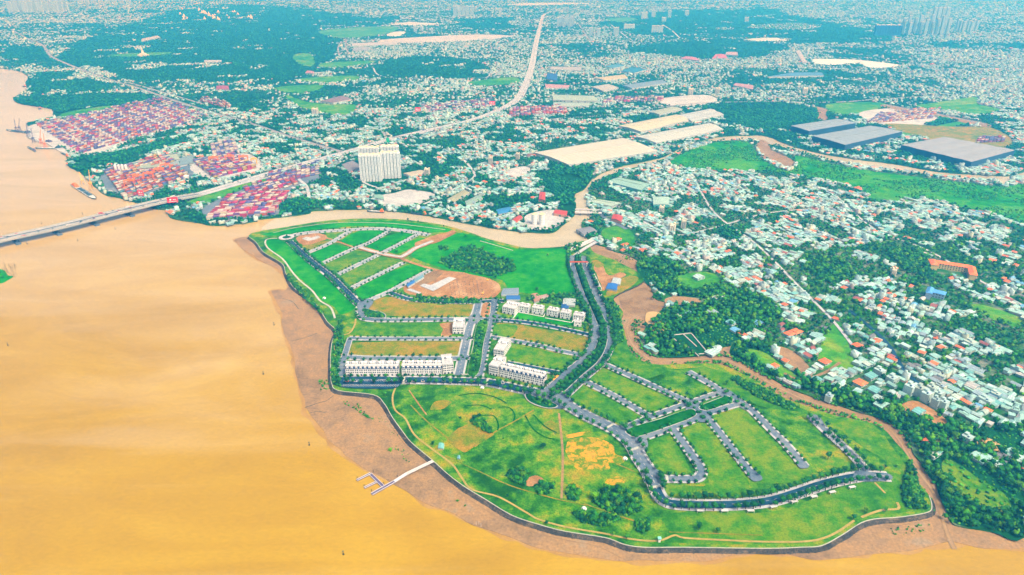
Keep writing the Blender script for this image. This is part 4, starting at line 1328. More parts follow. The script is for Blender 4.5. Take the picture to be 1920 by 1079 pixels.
def house_gable(wx=1, wy=1, h=.5, rise=.22, over=.06):
    x, y = wx / 2, wy / 2
    v = [(-x, -y, 0), (x, -y, 0), (x, y, 0), (-x, y, 0), (-x, -y, h), (x, -y, h), (x, y, h), (-x, y, h), (0, -y, h + rise), (0, y, h + rise)]
    f = [(0, 1, 5, 8, 4), (1, 2, 6, 5), (2, 3, 7, 9, 6), (3, 0, 4, 7)]
    role = [0] * 4
    o = over
    dz = -.5 * o
    rv = [(-x - o, -y - o, h + dz), (-x - o, y + o, h + dz), (x + o, -y - o, h + dz), (x + o, y + o, h + dz), (0, -y - o, h + rise + .02), (0, y + o, h + rise + .02)]
    k = len(v)
    v += rv
    f += [(k, k + 4, k + 5, k + 1), (k + 4, k + 2, k + 3, k + 5)]
    role += [1, 1]
    return v, f, role


def add_box(v, f, role, x0, y0, z0, x1, y1, z1, r, rtop=None):
    k = len(v)
    v += [(x0, y0, z0), (x1, y0, z0), (x1, y1, z0), (x0, y1, z0), (x0, y0, z1), (x1, y0, z1), (x1, y1, z1), (x0, y1, z1)]
    f += [(k, k + 1, k + 5, k + 4), (k + 1, k + 2, k + 6, k + 5), (k + 2, k + 3, k + 7, k + 6), (k + 3, k, k + 4, k + 7), (k + 4, k + 5, k + 6, k + 7)]
    role += [r] * 4 + [r if rtop is None else rtop]


def house_shed(h=.5):
    v, f, role = [], [], []
    x = y = .5
    v += [(-x, -y, 0), (x, -y, 0), (x, y, 0), (-x, y, 0), (-x, -y, h), (x, -y, h), (x, y, h + .12), (-x, y, h + .12)]
    f += [(0, 1, 5, 4), (1, 2, 6, 5), (2, 3, 7, 6), (3, 0, 4, 7)]
    role += [0] * 4
    k = 8
    v += [(-x - .05, -y - .06, h + .0), (x + .05, -y - .06, h + .0), (x + .05, y + .06, h + .15), (-x - .05, y + .06, h + .15)]
    f += [(k, k + 1, k + 2, k + 3)]
    role += [1]
    return v, f, role


def house_flat(h=.8, tower=True, seed=0):
    r = random.Random(seed)
    v, f, role = [], [], []
    add_box(v, f, role, -.5, -.5, 0, .5, .5, h, 0, 1)
    add_box(v, f, role, -.5, -.5, h, .5, -.45, h + .06, 0)
    add_box(v, f, role, -.5, .45, h, .5, .5, h + .06, 0)
    if tower:
        add_box(v, f, role, -.1, .05, h + .001, .42, .44, h + .25, 0, 1)
    add_box(v, f, role, -.35, -.2, h + .001, -.18, -.05, h + .14, 4)
    return v, f, role


def house_hip(h=.45, rise=.25):
    v, f, role = [], [], []
    x, y, o = .46, .46, .07
    v += [(-x, -y, 0), (x, -y, 0), (x, y, 0), (-x, y, 0), (-x, -y, h), (x, -y, h), (x, y, h), (-x, y, h)]
    f += [(0, 1, 5, 4), (1, 2, 6, 5), (2, 3, 7, 6), (3, 0, 4, 7)]
    role += [0] * 4
    k = 8
    v += [(-x - o, -y - o, h), (x + o, -y - o, h), (x + o, y + o, h), (-x - o, y + o, h), (0, -y * .45, h + rise), (0, y * .45, h + rise)]
    f += [(k, k + 1, k + 4), (k + 1, k + 2, k + 5, k + 4), (k + 2, k + 3, k + 5), (k + 3, k, k + 4, k + 5)]
    role += [1] * 4
    return v, f, role


def house_L(h=.45):
    v, f, role = house_gable(.6, 1, h, .2, .04)
    v = [(a - .2, b, c) for a, b, c in v]
    v2, f2, r2 = house_shed(h * .8)
    k = len(v)
    v += [(.28 + a * .45, -.1 + b * .7, c) for a, b, c in v2]
    f += [tuple(i + k for i in q) for q in f2]
    return v, f, role + r2


def house_two(h=.7):
    v, f, role = house_gable(1, .62, h, .2, .05)
    v = [(a, b + .19, c) for a, b, c in v]
    k0 = []
    add_box(v, f, role, -.48, -.5, 0, .48, -.125, h * .55, 0, 3)
    return v, f, role


HOUSES = [house_gable(h=.42, rise=.17), house_gable(h=.5, rise=.24), house_shed(.5), house_flat(.85, True, 1), house_flat(1.05, True, 2), house_hip(), house_L(), house_two(), house_flat(.6, False, 3), house_gable(h=.34, rise=.14)]


def tri_arrays(h):
    v, f, role = h
    T, R = [], []
    for q, r in zip(f, role):
        for i in range(1, len(q) - 1):
            T.append((q[0], q[i], q[i + 1])); R.append(r)
    return np.array(v, float), np.array(T), np.array(R)


HT = [tri_arrays(h) for h in HOUSES]
dim = lambda L, f: [(tuple(x * f for x in c), n) for c, n in L]
ROOFS = [((.42, .60, .50), 'pale green'), ((.55, .63, .58), 'white'), ((.34, .50, .46), 'grey-green'), ((.56, .56, .46), 'cream'), ((.62, .50, .46), 'pale pink'), ((.36, .40, .44), 'grey'),
         ((.72, .16, .05), 'orange tiled'), ((.45, .12, .10), 'dull red'), ((.12, .34, .55), 'blue'), ((.22, .48, .44), 'turquoise'), ((.24, .20, .20), 'brown'), ((.42, .60, .50), 'pale green')]
ROOFS = [(c if n in ('orange tiled', 'blue') else tuple(x * f for x, f in zip(c, (.64, .82, .86))), n) for c, n in ROOFS]
RW = np.array([.24, .18, .20, .10, .05, .08, .038, .02, .014, .04, .03, .015]); RW /= RW.sum()
WALLS = [((.55, .62, .58), 'white'), ((.56, .55, .40), 'cream'), ((.38, .50, .50), 'grey'), ((.55, .42, .38), 'pinkish'), ((.25, .40, .48), 'bluish')]
WALLS = [(tuple(x * f for x, f in zip(c, (.70, .82, .84))), n) for c, n in WALLS]
WW = np.array([.45, .2, .2, .1, .05])


def merged_houses(name, rec, mat='town_attr', cols=None):
    """rec columns: x y z sx sy sz rot type roof wall"""
    Vs, Fs, Cs = [], [], []
    k = 0
    roofc = np.array([c for c, _ in ROOFS]); wallc = np.array([c for c, _ in WALLS])
    for a in range(len(HT)):
        V, F, R = HT[a]
        q = rec[rec[:, 7] == a]
        if not len(q):
            continue
        n = len(q)
        c, s = np.cos(q[:, 6])[:, None], np.sin(q[:, 6])[:, None]
        lx, ly = V[:, 0][None] * q[:, 3:4], V[:, 1][None] * q[:, 4:5]
        x = lx * c - ly * s + q[:, 0:1]; y = lx * s + ly * c + q[:, 1:2]; z = V[:, 2][None] * q[:, 5:6] + q[:, 2:3]
        Vs.append(np.stack([x, y, z], -1).reshape(-1, 3))
        Fs.append((F[None] + (np.arange(n) * len(V))[:, None, None]).reshape(-1, 3) + k)
        rc = roofc[q[:, 8].astype(int)] * rng.uniform(.8, 1.1, (n, 1)); wc = wallc[q[:, 9].astype(int)] * rng.uniform(.8, 1.08, (n, 1))
        C = np.where((R == 0)[None, :, None], wc[:, None, :], np.where((R == 4)[None, :, None], np.array([.35, .42, .48])[None, None], rc[:, None, :]))
        Cs.append(C.reshape(-1, 3))
        k += n * len(V)
    V, F, C3 = np.concatenate(Vs), np.concatenate(Fs), np.concatenate(Cs)
    me = bpy.data.meshes.new(name)
    me.vertices.add(len(V)); me.vertices.foreach_set('co', V.astype(np.float32).ravel())
    me.loops.add(len(F) * 3); me.loops.foreach_set('vertex_index', F.astype(np.int32).ravel())
    me.polygons.add(len(F)); me.polygons.foreach_set('loop_start', np.arange(0, len(F) * 3, 3, dtype=np.int32))
    me.polygons.foreach_set('loop_total', np.full(len(F), 3, np.int32))
    me.update(calc_edges=True)
    at = me.attributes.new('col', 'FLOAT_COLOR', 'FACE')
    at.data.foreach_set('color', np.concatenate([C3, np.ones((len(C3), 1))], 1).astype(np.float32).ravel())
    me.materials.append(MATS[mat])
    return obj(name, me)


# ================================================================== LARGE SINGLE BUILDINGS (walls, roofs from pixel corners)


def quad_building(name, label, cat, corners, h, roof_col, wall_col=(.4, .45, .45), ridges=1, rise=2.0, z=Z1, group=None, skylight=True, seams=0, box=False):
    if name == 'warehouse' and not seams and ridges < 3:
        seams = 9
    """corners: four photograph pixels of the eaves, in order along the near side first; built at level z with eaves height h"""
    P = [Vector(W(x, y, z + h)) for x, y in corners]
    fill([pix(p.x, p.y, z)[:2] for p in P], Z_EMPTY)
    fill(corners, Z_EMPTY)
    c = sum(P, Vector()) / 4
    t = thing(name, label, cat, (c.x, c.y, z), 0, group)
    Q = [Vector((p.x - c.x, p.y - c.y, 0)) for p in P]
    b = MB()
    b.add([tuple(q) for q in Q] + [(q.x, q.y, h) for q in Q], [(0, 1, 5, 4), (1, 2, 6, 5), (2, 3, 7, 6), (3, 0, 4, 7)])
    # make normals outward irrelevant; gable ends filled by roof body below
    wb = b.build('wall', 'paint_obj', t); wb.color = (*wall_col, 1)
    # ridges run along the long direction
    a, bq, cq, d = Q
    if (bq - a).length < (cq - bq).length:
        a, bq, cq, d = bq, cq, d, a
    rf = MB()
    sky_ = MB()
    n = max(1, ridges)
    e = .8
    for i in range(n):
        t0, t1 = i / n, (i + 1) / n
        A0, B0 = a.lerp(d, t0), bq.lerp(cq, t0)
        A1, B1 = a.lerp(d, t1), bq.lerp(cq, t1)
        Am, Bm = (A0 + A1) / 2, (B0 + B1) / 2
        dirx = (B0 - A0).normalized() * e
        up = lambda v, zz, s=0: tuple(Vector((v.x, v.y, zz)) + dirx * s)
        k = [up(A0, h, -1), up(B0, h, 1), up(B1, h, 1), up(A1, h, -1), up(Am, h + rise, -1), up(Bm, h + rise, 1)]
        rf.add(k, [(0, 1, 5, 4), (4, 5, 2, 3), (0, 4, 3), (1, 2, 5)])
        if skylight:
            m0, m1 = A0.lerp(Am, .93), A1.lerp(Am, .93)
            n0, n1 = B0.lerp(Bm, .93), B1.lerp(Bm, .93)
            sh = .12
            p_, q_ = Am.lerp(Bm, sh), Am.lerp(Bm, 1 - sh * .2)
            w_ = (A1 - A0).normalized() * 1.3
            sky_.box(0, 0, 0, 0, 0, 0) if False else None
            vs = [p_ - w_, p_ + w_, q_ + w_, q_ - w_]
            vv = [(v.x, v.y, h + rise - .6) for v in vs] + [(v.x, v.y, h + rise + .8) for v in vs]
            sky_.add(vv, [(4, 5, 6, 7), (0, 1, 5, 4), (1, 2, 6, 5), (2, 3, 7, 6), (3, 0, 4, 7)])
    r = rf.build('roof', 'shed_roof', t); r.color = (*[x * (.64 if max(roof_col) < .7 else 1) for x in roof_col], 1)
    if skylight:
        sv = sky_.build('roof_vent', 'paint_obj', r); sv.color = tuple(x * .6 for x in roof_col) + (1,)
    if seams:
        sm = MB()
        for i in range(1, seams):
            A, D = a.lerp(bq, i / seams), d.lerp(cq, i / seams)
            M = (A + D) / 2
            for u, v_, z0, z1 in ((A, M, h, h + rise), (M, D, h + rise, h)):
                if n == 1:
                    sm.bar((u.x, u.y, z0 + .1), (v_.x, v_.y, z1 + .1), .4, n=3)
        if n == 1:
            o_ = sm.build('roof_seam', 'paint_obj', r); o_.color = tuple(x * .75 for x in roof_col) + (1,)
    # doors along the near side
    A, B = Q[0], Q[1]
    L = (B - A).length
    if L > 30:
        nd = min(6, int(L / 22))
        dm = MB(); dm.box(-2.4, -.12, 0, 2.4, .12, 4.2)
        me = dm.mesh('door', ['dark_concrete'])
        an = math.atan2((B - A).y, (B - A).x)
        for i in range(nd):
            p = A.lerp(B, (i + .7) / (nd + .4))
            obj('door', me, None, t, loc=(p.x, p.y, .02), rot=an)
    return t


CR, GN, GR, BW = (.69, .69, .56), (.42, .56, .48), (.46, .54, .56), (.54, .60, .64)
quad_building('warehouse', 'longest cream roofed warehouse beside the canal bend', 'warehouse', [(1067, 309), (1232, 283), (1168, 259), (1002, 286)], 9, CR, ridges=1, rise=3.5, seams=18)
quad_building('warehouse', 'yellow-cream roofed warehouse behind the longest one', 'warehouse', [(1202, 247), (1292, 225), (1268, 215), (1160, 236)], 9, (.68, .67, .46), rise=3, seams=10)
quad_building('warehouse', 'pale grey roofed warehouse with cream gable facing the canal', 'warehouse', [(1230, 268), (1355, 242), (1330, 231), (1192, 256)], 9, (.62, .68, .62), rise=3, seams=12)
quad_building('warehouse', 'white roofed warehouse with three dark ridge lines', 'warehouse', [(1297, 227), (1357, 215), (1332, 204), (1272, 216)], 9, (.55, .62, .62), ridges=2, rise=2)
quad_building('warehouse', 'small grey warehouse with a yellow gable', 'warehouse', [(1237, 215), (1280, 205), (1260, 200), (1217, 210)], 8, (.46, .54, .42), rise=2)
quad_building('warehouse', 'dark walled warehouse with white roof, left one of the three on the far bank', 'warehouse', [(1517, 246), (1605, 231), (1570, 223), (1483, 236)], 19, (.34, .43, .50), (.02, .07, .14), rise=1.2)
quad_building('warehouse', 'dark walled warehouse with white roof, middle one of the three on the far bank', 'warehouse', [(1585, 272), (1692, 247), (1632, 236), (1523, 255)], 20, (.34, .43, .50), (.02, .07, .14), rise=1.5)
quad_building('warehouse', 'largest dark walled warehouse with striped pale roof on the far bank', 'warehouse', [(1822, 304), (1903, 282), (1770, 257), (1690, 272)], 19, (.40, .43, .46), (.02, .07, .14), ridges=4, rise=1.2, skylight=False)
quad_building('warehouse', 'pale green roofed shed on the near side of the canal bend', 'warehouse', [(1202, 357), (1220, 345), (1160, 333), (1142, 341)], 8, (.32, .56, .48), (.12, .35, .40), rise=2.5)
quad_building('warehouse', 'low mint green roofed shed nearest the canal bridge', 'warehouse', [(1147, 387), (1168, 381), (1122, 374), (1108, 379)], 6, (.44, .60, .50), rise=2)
quad_building('warehouse', 'small square mint green hall left of the dense town', 'warehouse', [(1225, 384), (1255, 384), (1255, 370), (1224, 370)], 8, (.40, .62, .54), (.10, .42, .42), rise=1.5, skylight=False)
for cs, col, lb in (([(1037, 187), (1119, 190), (1114, 180), (1036, 178)], (.44, .58, .46), 'pale green roofed factory right of the highway bend'),
                    ([(1135, 151), (1177, 146), (1170, 140), (1115, 146)], (.62, .56, .30), 'cream roofed factory in the distant industrial park'),
                    ([(1185, 166), (1252, 156), (1240, 150), (1168, 160)], (.24, .36, .46), 'blue-grey roofed factory in the distant industrial park'),
                    ([(1132, 171), (1160, 165), (1140, 158), (1108, 163)], (.56, .56, .48), 'pinkish white roofed factory left of the blue-grey one'),
                    ([(1190, 137), (1212, 131), (1185, 126), (1165, 134)], (.04, .26, .42), 'blue roofed factory behind the blue-grey one'),
                    ([(1150, 128), (1172, 124), (1158, 120), (1134, 125)], (.10, .34, .50), 'blue roofed factory farthest back in the industrial park'),
                    ([(1032, 130), (1090, 132), (1090, 126), (1032, 125)], (.5, .5, .48), 'long white factory beside the distant highway'),
                    ([(1025, 148), (1045, 152), (1045, 139), (1026, 138)], (.03, .14, .45), 'deep blue box building beside the highway'),
                    ([(1024, 165), (1065, 165), (1068, 160), (1022, 158)], (.62, .34, .34), 'pink roofed hall beside the highway'),
                    ([(1038, 200), (1105, 198), (1105, 193), (1038, 192)], (.44, .58, .5), 'long mint roofed hall below the pale green factory'),
                    ([(1275, 110), (1312, 114), (1305, 108), (1285, 106)], (.62, .22, .26), 'red roofed hall among the distant trees'),
                    ([(1335, 110), (1365, 109), (1358, 102), (1342, 102)], (.66, .16, .16), 'brighter red roofed hall right of another red one'),
                    ([(1360, 103), (1384, 104), (1382, 98), (1362, 98)], (.58, .40, .38), 'pinkish roofed hall behind the brighter red one'),
                    ([(1375, 160), (1412, 168), (1412, 160), (1380, 156)], (.55, .30, .30), 'long brownish pink hall near the green park'),
                    ([(600, 190), (625, 193), (660, 186), (640, 180)], (.30, .20, .20), 'brown roofed hall below the villa quarter'),
                    ([(572, 137), (590, 138), (588, 134), (576, 133)], (.60, .25, .25), 'red roofed pavilion in the distant park'),
                    ([(405, 168), (430, 168), (428, 161), (406, 161)], (.45, .08, .12), 'dark red roofed hall in the left distant town'),
                    ([(660, 86), (745, 83), (742, 79), (660, 81)], (.58, .58, .58), 'very long white hall at the distant depot'),
                    ([(660, 95), (690, 94), (695, 89), (665, 89)], (.42, .46, .5), 'grey hall below the very long white one'),
                    ([(1440, 144), (1545, 142), (1540, 136), (1490, 136)], (.10, .30, .55), 'long blue roofed hall in the dense distant town'),
                    ([(1505, 118), (1513, 117), (1500, 94), (1492, 96)], (.55, .52, .50), 'narrow upright white slab roof left of the curved lake'),
                    ([(383, 116), (415, 116), (415, 113), (384, 113)], (.6, .6, .6), 'lone long white roof inside the big forest'),
                    ([(265, 78), (300, 70), (295, 67), (266, 73)], (.6, .58, .55), 'pale slanting hall in the distant forest edge'),
                    ([(244, 319), (306, 312), (300, 297), (241, 306)], (.40, .50, .38), 'grey-green roofed hall behind the middle container yard'),
                    ([(305, 303), (338, 299), (332, 289), (299, 294)], (.44, .54, .42), 'second grey-green roofed hall, right of the bigger one'),
                    ([(310, 312), (338, 310), (335, 302), (306, 305)], (.34, .46, .48), 'blue-grey shed below the second grey-green hall'),
                    ([(338, 310), (368, 305), (364, 292), (336, 297)], (.25, .38, .42), 'dark grey shed right of the blue-grey one'),
                    ([(654, 322), (682, 314), (662, 302), (641, 309)], (.30, .28, .30), 'grey roofed hall left of the white apartment towers'),
                    ([(771, 331), (802, 324), (788, 319), (756, 325)], (.58, .54, .40), 'cream roofed hall right of the white apartment towers'),
                    ([(852, 379), (880, 362), (870, 356), (838, 374)], (.44, .46, .28), 'hall with green-orange roof near the canal'),
                    ([(875, 386), (905, 372), (898, 365), (872, 378)], (.30, .46, .38), 'dull green shed right of the green-orange one'),
                    ([(935, 402), (962, 397), (955, 388), (930, 393)], (.05, .28, .62), 'bright blue roofed shed on the canal bank'),
                    ([(700, 372), (720, 374), (718, 366), (702, 366)], (.26, .50, .42), 'small green roofed shed beside the sandy yard'),
                    ([(1080, 430), (1095, 440), (1120, 434), (1105, 425)], (.28, .30, .34), 'grey lean-to by the canal bridge')):
    s = quad_building('factory_hall', lb, 'hall', cs, 5 if cs[0][1] > 290 else 8, col, rise=1.5, skylight=False)

# curved road gate, sheds on the peninsula
quad_building('long_shed', 'long narrow white roofed shed beside the avenue', 'shed', [(1124, 543), (1129, 541), (1104, 492), (1100, 494)], 4, (.60, .60, .64), rise=.6, z=ZP, skylight=False)
for cs, col, lb in (([(1136, 541), (1157, 544), (1158, 533), (1140, 531)], (.04, .20, .62), 'bright blue roofed site hut by the creek bend'),
                    ([(1146, 530), (1163, 534), (1165, 523), (1150, 521)], (.50, .60, .64), 'white roofed site hut behind the blue one'),
                    ([(1055, 573), (1078, 573), (1080, 561), (1056, 560)], (.5, .6, .6), 'grey-white roofed shed behind the villas'),
                    ([(1052, 578), (1066, 579), (1067, 572), (1053, 571)], (.03, .14, .40), 'blue walled shed behind the villas'),
                    ([(1002, 566), (1018, 562), (1008, 550), (996, 552)], (.55, .30, .22), 'brick-pink gabled roof behind the villas'),
                    ([(1012, 560), (1028, 556), (1026, 551), (1010, 555)], (.50, .34, .30), 'second pink roof behind the villas, right of the first'),
                    ([(940, 553), (972, 552), (972, 540), (944, 541)], (.26, .36, .46), 'grey ribbed roof of the site shed at the construction pit'),
                    ([(950, 562), (975, 562), (974, 554), (950, 554)], (.05, .20, .55), 'blue roofed cabin below the ribbed site shed'),
                    ([(765, 538), (778, 530), (775, 525), (762, 533)], (.05, .22, .60), 'blue roofed cabin at the left end of the construction site'),
                    ([(779, 529), (795, 520), (792, 515), (776, 524)], (.20, .40, .48), 'grey-blue cabin beside the blue one at the construction site')):
    quad_building('site_hut', lb, 'hut', cs, 3.2, col, rise=.8, z=ZP + .5, skylight=False)
quad_building('field_hut', 'small turquoise roofed hut standing in the south meadow', 'hut', [(821, 840), (832, 841), (833, 833), (823, 831)], 2.6, (.22, .62, .58), (.5, .45, .4), rise=.8, z=ZP, skylight=False)
quad_building('field_hut', 'tiny blue roofed hut right of the turquoise one', 'hut', [(857, 859), (863, 860), (863, 855), (858, 855)], 2.2, (.2, .5, .6), rise=.5, z=ZP, skylight=False)

# school with orange roof


def gabled_wing(t, a, b, wdt, h, roof, wall, storeys):
    a, b = Vector((*a, 0)), Vector((*b, 0))
    L = (b - a).length; an = math.atan2((b - a).y, (b - a).x)
    m = (a + b) / 2
    bb = MB(); bb.box(-L / 2, -wdt / 2, 0, L / 2, wdt / 2, h)
    o = bb.build('wall', 'paint_obj', t); o.location = (m.x, m.y, 0); o.rotation_euler = (0, 0, an); o.color = (*wall, 1)
    v, f, _ = house_hip(h, 3.2)
    rr = MB()
    e = 1.0
    vs = [(-L / 2 - e, -wdt / 2 - e, h + .02), (L / 2 + e, -wdt / 2 - e, h + .02), (L / 2 + e, wdt / 2 + e, h + .02), (-L / 2 - e, wdt / 2 + e, h + .02), (-L / 2 + wdt * .4, 0, h + 3.4), (L / 2 - wdt * .4, 0, h + 3.4)]
    rr.add(vs, [(0, 1, 5, 4), (1, 2, 5), (2, 3, 4, 5), (3, 0, 4), (3, 2, 1, 0)])
    r = rr.build('roof', 'roof_obj', t); r.location = (m.x, m.y, 0); r.rotation_euler = (0, 0, an); r.color = (*roof, 1)
    wm = MB(); wm.box(-.8, -.1, -.9, .8, .1, .9)
    me = wm.mesh('window', ['window_glass'])
    n = int(L / 4)
    for s_ in range(storeys):
        for i in range(n):
            obj('window', me, None, o, loc=(-L / 2 + (i + .5) * L / n, -wdt / 2 - .03, 2 + s_ * h / storeys))
    return o


x0, y0, _ = W(1784, 500, Z1)
sch = thing('school', 'three storey yellow school with long orange roof in the town', 'school', (x0, y0, Z1))
rel = lambda px, py: (W(px, py, Z1)[0] - x0, W(px, py, Z1)[1] - y0)
gabled_wing(sch, rel(1748, 500), rel(1820, 511), 12, 10, (.78, .17, .03), (.62, .50, .22), 3)
gabled_wing(sch, rel(1745, 497), rel(1750, 507), 11, 10.4, (.78, .17, .03), (.62, .50, .22), 3)
gabled_wing(sch, rel(1818, 510), rel(1822, 526), 11, 10.4, (.78, .17, .03), (.62, .50, .22), 3)
fill([(1738, 488), (1826, 498), (1830, 528), (1745, 512)], Z_EMPTY)
x0, y0, _ = W(1750, 562, Z1)
chh = thing('church', 'blue roofed church with twin blue wings in the right of the town', 'church', (x0, y0, Z1))
gabled_wing(chh, rel(1736, 552), rel(1770, 560), 14, 9, (.08, .30, .66), (.30, .42, .60), 2)
gabled_wing(chh, rel(1738, 562), rel(1742, 552), 8, 12, (.08, .30, .66), (.30, .42, .60), 2)
fill([(1728, 536), (1775, 545), (1778, 572), (1730, 568)], Z_EMPTY)

# ================================================================== TERRACES AND VILLAS


def window_mesh(w_, h_, name='window'):
    b = MB()
    b.box(-w_ / 2 - .12, -.06, -h_ / 2 - .12, w_ / 2 + .12, .0, h_ / 2 + .12, 0)
    b.box(-w_ / 2, -.10, -h_ / 2, w_ / 2, -.062, h_ / 2, 1)
    return b.mesh(name, ['white_paint', 'window_glass'])


WIN = window_mesh(1.5, 1.7)
WIN_D = window_mesh(2.2, 2.4, 'door')


def terrace(label, p0, p1, n, depth, storeys=3, fh=3.5, mans=True, name='terraced_houses', cat='terrace', side_win=True, zb=None, sh_=3.3):
    z = ZP + .9 if zb is None else zb
    a, b = Vector(W(*p0, z)), Vector(W(*p1, z))
    L = (b - a).length; an = math.atan2((b - a).y, (b - a).x)
    t = thing(name, label, cat, tuple(a), an, 'white houses of the new estate')
    u = L / n
    h = storeys * fh
    w_ = MB()
    w_.box(0, 0, 0, L, depth, h)
    for i in range(n + 1):    # pilasters
        x = min(max(i * u, .2), L - .2)
        w_.box(x - .2, -.35, 0, x + .2, -.002, h - .01)
    for s_ in range(1, storeys + 1):
        w_.box(-.1, -.5, s_ * fh - .35, L + .1, -.36, s_ * fh - .05)
    w_.build('wall', 'white_paint', t)
    top = h
    if mans:
        m = MB()
        m.add([(0, -.1, h), (L, -.1, h), (L, depth, h), (0, depth, h), (0, 1.0, h + sh_), (L, 1.0, h + sh_), (L, depth, h + sh_), (0, depth, h + sh_)],
              [(0, 1, 5, 4), (1, 2, 6, 5), (2, 3, 7, 6), (3, 0, 4, 7)])
        ms = m.build('mansard', 'slate', t)
        d = MB()
        d.box(-1.25, -1.3, .3, 1.25, .6, 2.9); d.box(-1.45, -1.45, 2.9, 1.45, .6, 3.1)
        dme = d.mesh('dormer', ['white_paint'])
        for i in range(n):
            dd = obj('dormer', dme, None, ms, loc=((i + .5) * u, .9, h))
            obj('window', WIN, None, ms, loc=((i + .5) * u, -.42, h + 1.6), scale=(.9, 1, .9))
        top = h + sh_
    r = MB()
    r.box(-.3, .9 if mans else -.3, top, L + .3, depth + .3, top + .3)
    r.box(-.3, .9 if mans else -.3, top + .301, L + .3, 1.3 if mans else .1, top + 1.1)
    r.box(-.3, depth - .1, top + .301, L + .3, depth + .3, top + 1.1)
    for i in range(n + 1):
        x = i * u
        r.box(x - .15, 1.4, top + .302, x + .15, depth - .15, top + 1.2)
    rf = r.build('roof', 'roof_white', t)
    sb = MB(); sb.box(-1.2, 0, 0, 1.2, 3.2, 2.5); sb.box(-1.4, -.2, 2.501, 1.4, 3.4, 2.7)
    sm = sb.mesh('stair_hut', ['white_paint'])
    tk = MB(); tk.cyl(0, 0, 0, 1.5, .6, n=8); tkm = tk.mesh('water_tank', ['slate'])
    for i in range(n):
        obj('stair_hut', sm, None, rf, loc=((i + .5) * u + (.8 if i % 2 else -.8), depth * .5, top + .301))
        obj('water_tank', tkm, None, rf, loc=((i + .5) * u + (-1.6 if i % 2 else 1.6), depth * .62, top + .301))
    for s_ in range(storeys):
        for i in range(n):
            if s_ == 0:
                obj('door', WIN_D, None, t, loc=((i + .5) * u, -.02, 1.4))
            else:
                for k in (-1, 1):
                    obj('window', WIN, None, t, loc=((i + .5) * u + k * u * .22, -.02, s_ * fh + 1.75))
    if side_win:
        for s_ in range(storeys):
            for i in range(int(depth / 4)):
                y = (i + .5) * 4
                o = obj('window', WIN, None, t, loc=(-.02, y, s_ * fh + 1.75)); o.rotation_euler = (0, 0, -math.pi / 2)
                o = obj('window', WIN, None, t, loc=(L + .02, y, s_ * fh + 1.75)); o.rotation_euler = (0, 0, math.pi / 2)
    return t


terrace('long white terrace with blue dormers, left one on the front street', (649, 705), (748, 705), 12, 13)
terrace('white terrace with blue dormers, right of the first on the front street', (754, 704), (829, 704), 9, 13)
terrace('tall white corner block ending the front terrace at the boulevard', (831, 702), (851, 700), 3, 26, mans=False, storeys=4, sh_=0)
terrace('slanting white terrace with blue dormers right of the boulevard', (937, 706), (1019, 725), 10, 13)
terrace('tall white corner block at the boulevard end of the slanting terrace', (917, 702), (934, 706), 3, 27, mans=False, storeys=4)
terrace('short white terrace running back from the boulevard between two plots', (926, 668), (945, 671), 3, 34, mans=False, storeys=3)
terrace('white house block at the right end of the upper long plot', (849, 626), (870, 626), 3, 30, mans=False, storeys=3)
terrace('stepped white house block left of the five villas', (942, 587), (965, 592), 3, 24, mans=False, storeys=3)
for i, (a, b) in enumerate((((973, 585), (991, 588)), ((997, 588), (1017, 591)), ((1025, 592), (1045, 596)), ((1050, 597), (1068, 600)), ((1074, 602), (1094, 605)))):
    v = terrace('white three storey villa, %s of the five in the row counting from the boulevard' % nth(i), a, b, 2, 12, storeys=3, fh=3.3, mans=False, name='villa', cat='villa')
terrace('small white house standing in front of the last villa', (1076, 612), (1090, 613), 1, 8, storeys=2, mans=False, name='villa', cat='villa')
# garden walls of the villas
gw = MB()
for a, b in (((962, 598), (971, 586)), ((971, 586), (1019, 595)), ((1019, 595), (1022, 588)), ((1022, 597), (1072, 606)), ((1072, 606), (1076, 600))):
    A, B = W(*a, ZP + .6), W(*b, ZP + .6)
    gw.bar((A[0], A[1], ZP + 1.2), (B[0], B[1], ZP + 1.2), .6)
tag(gw.build('garden_wall', 'white_paint'), 'low white garden wall in front of the villas', 'wall')

# ================================================================== APARTMENT TOWERS


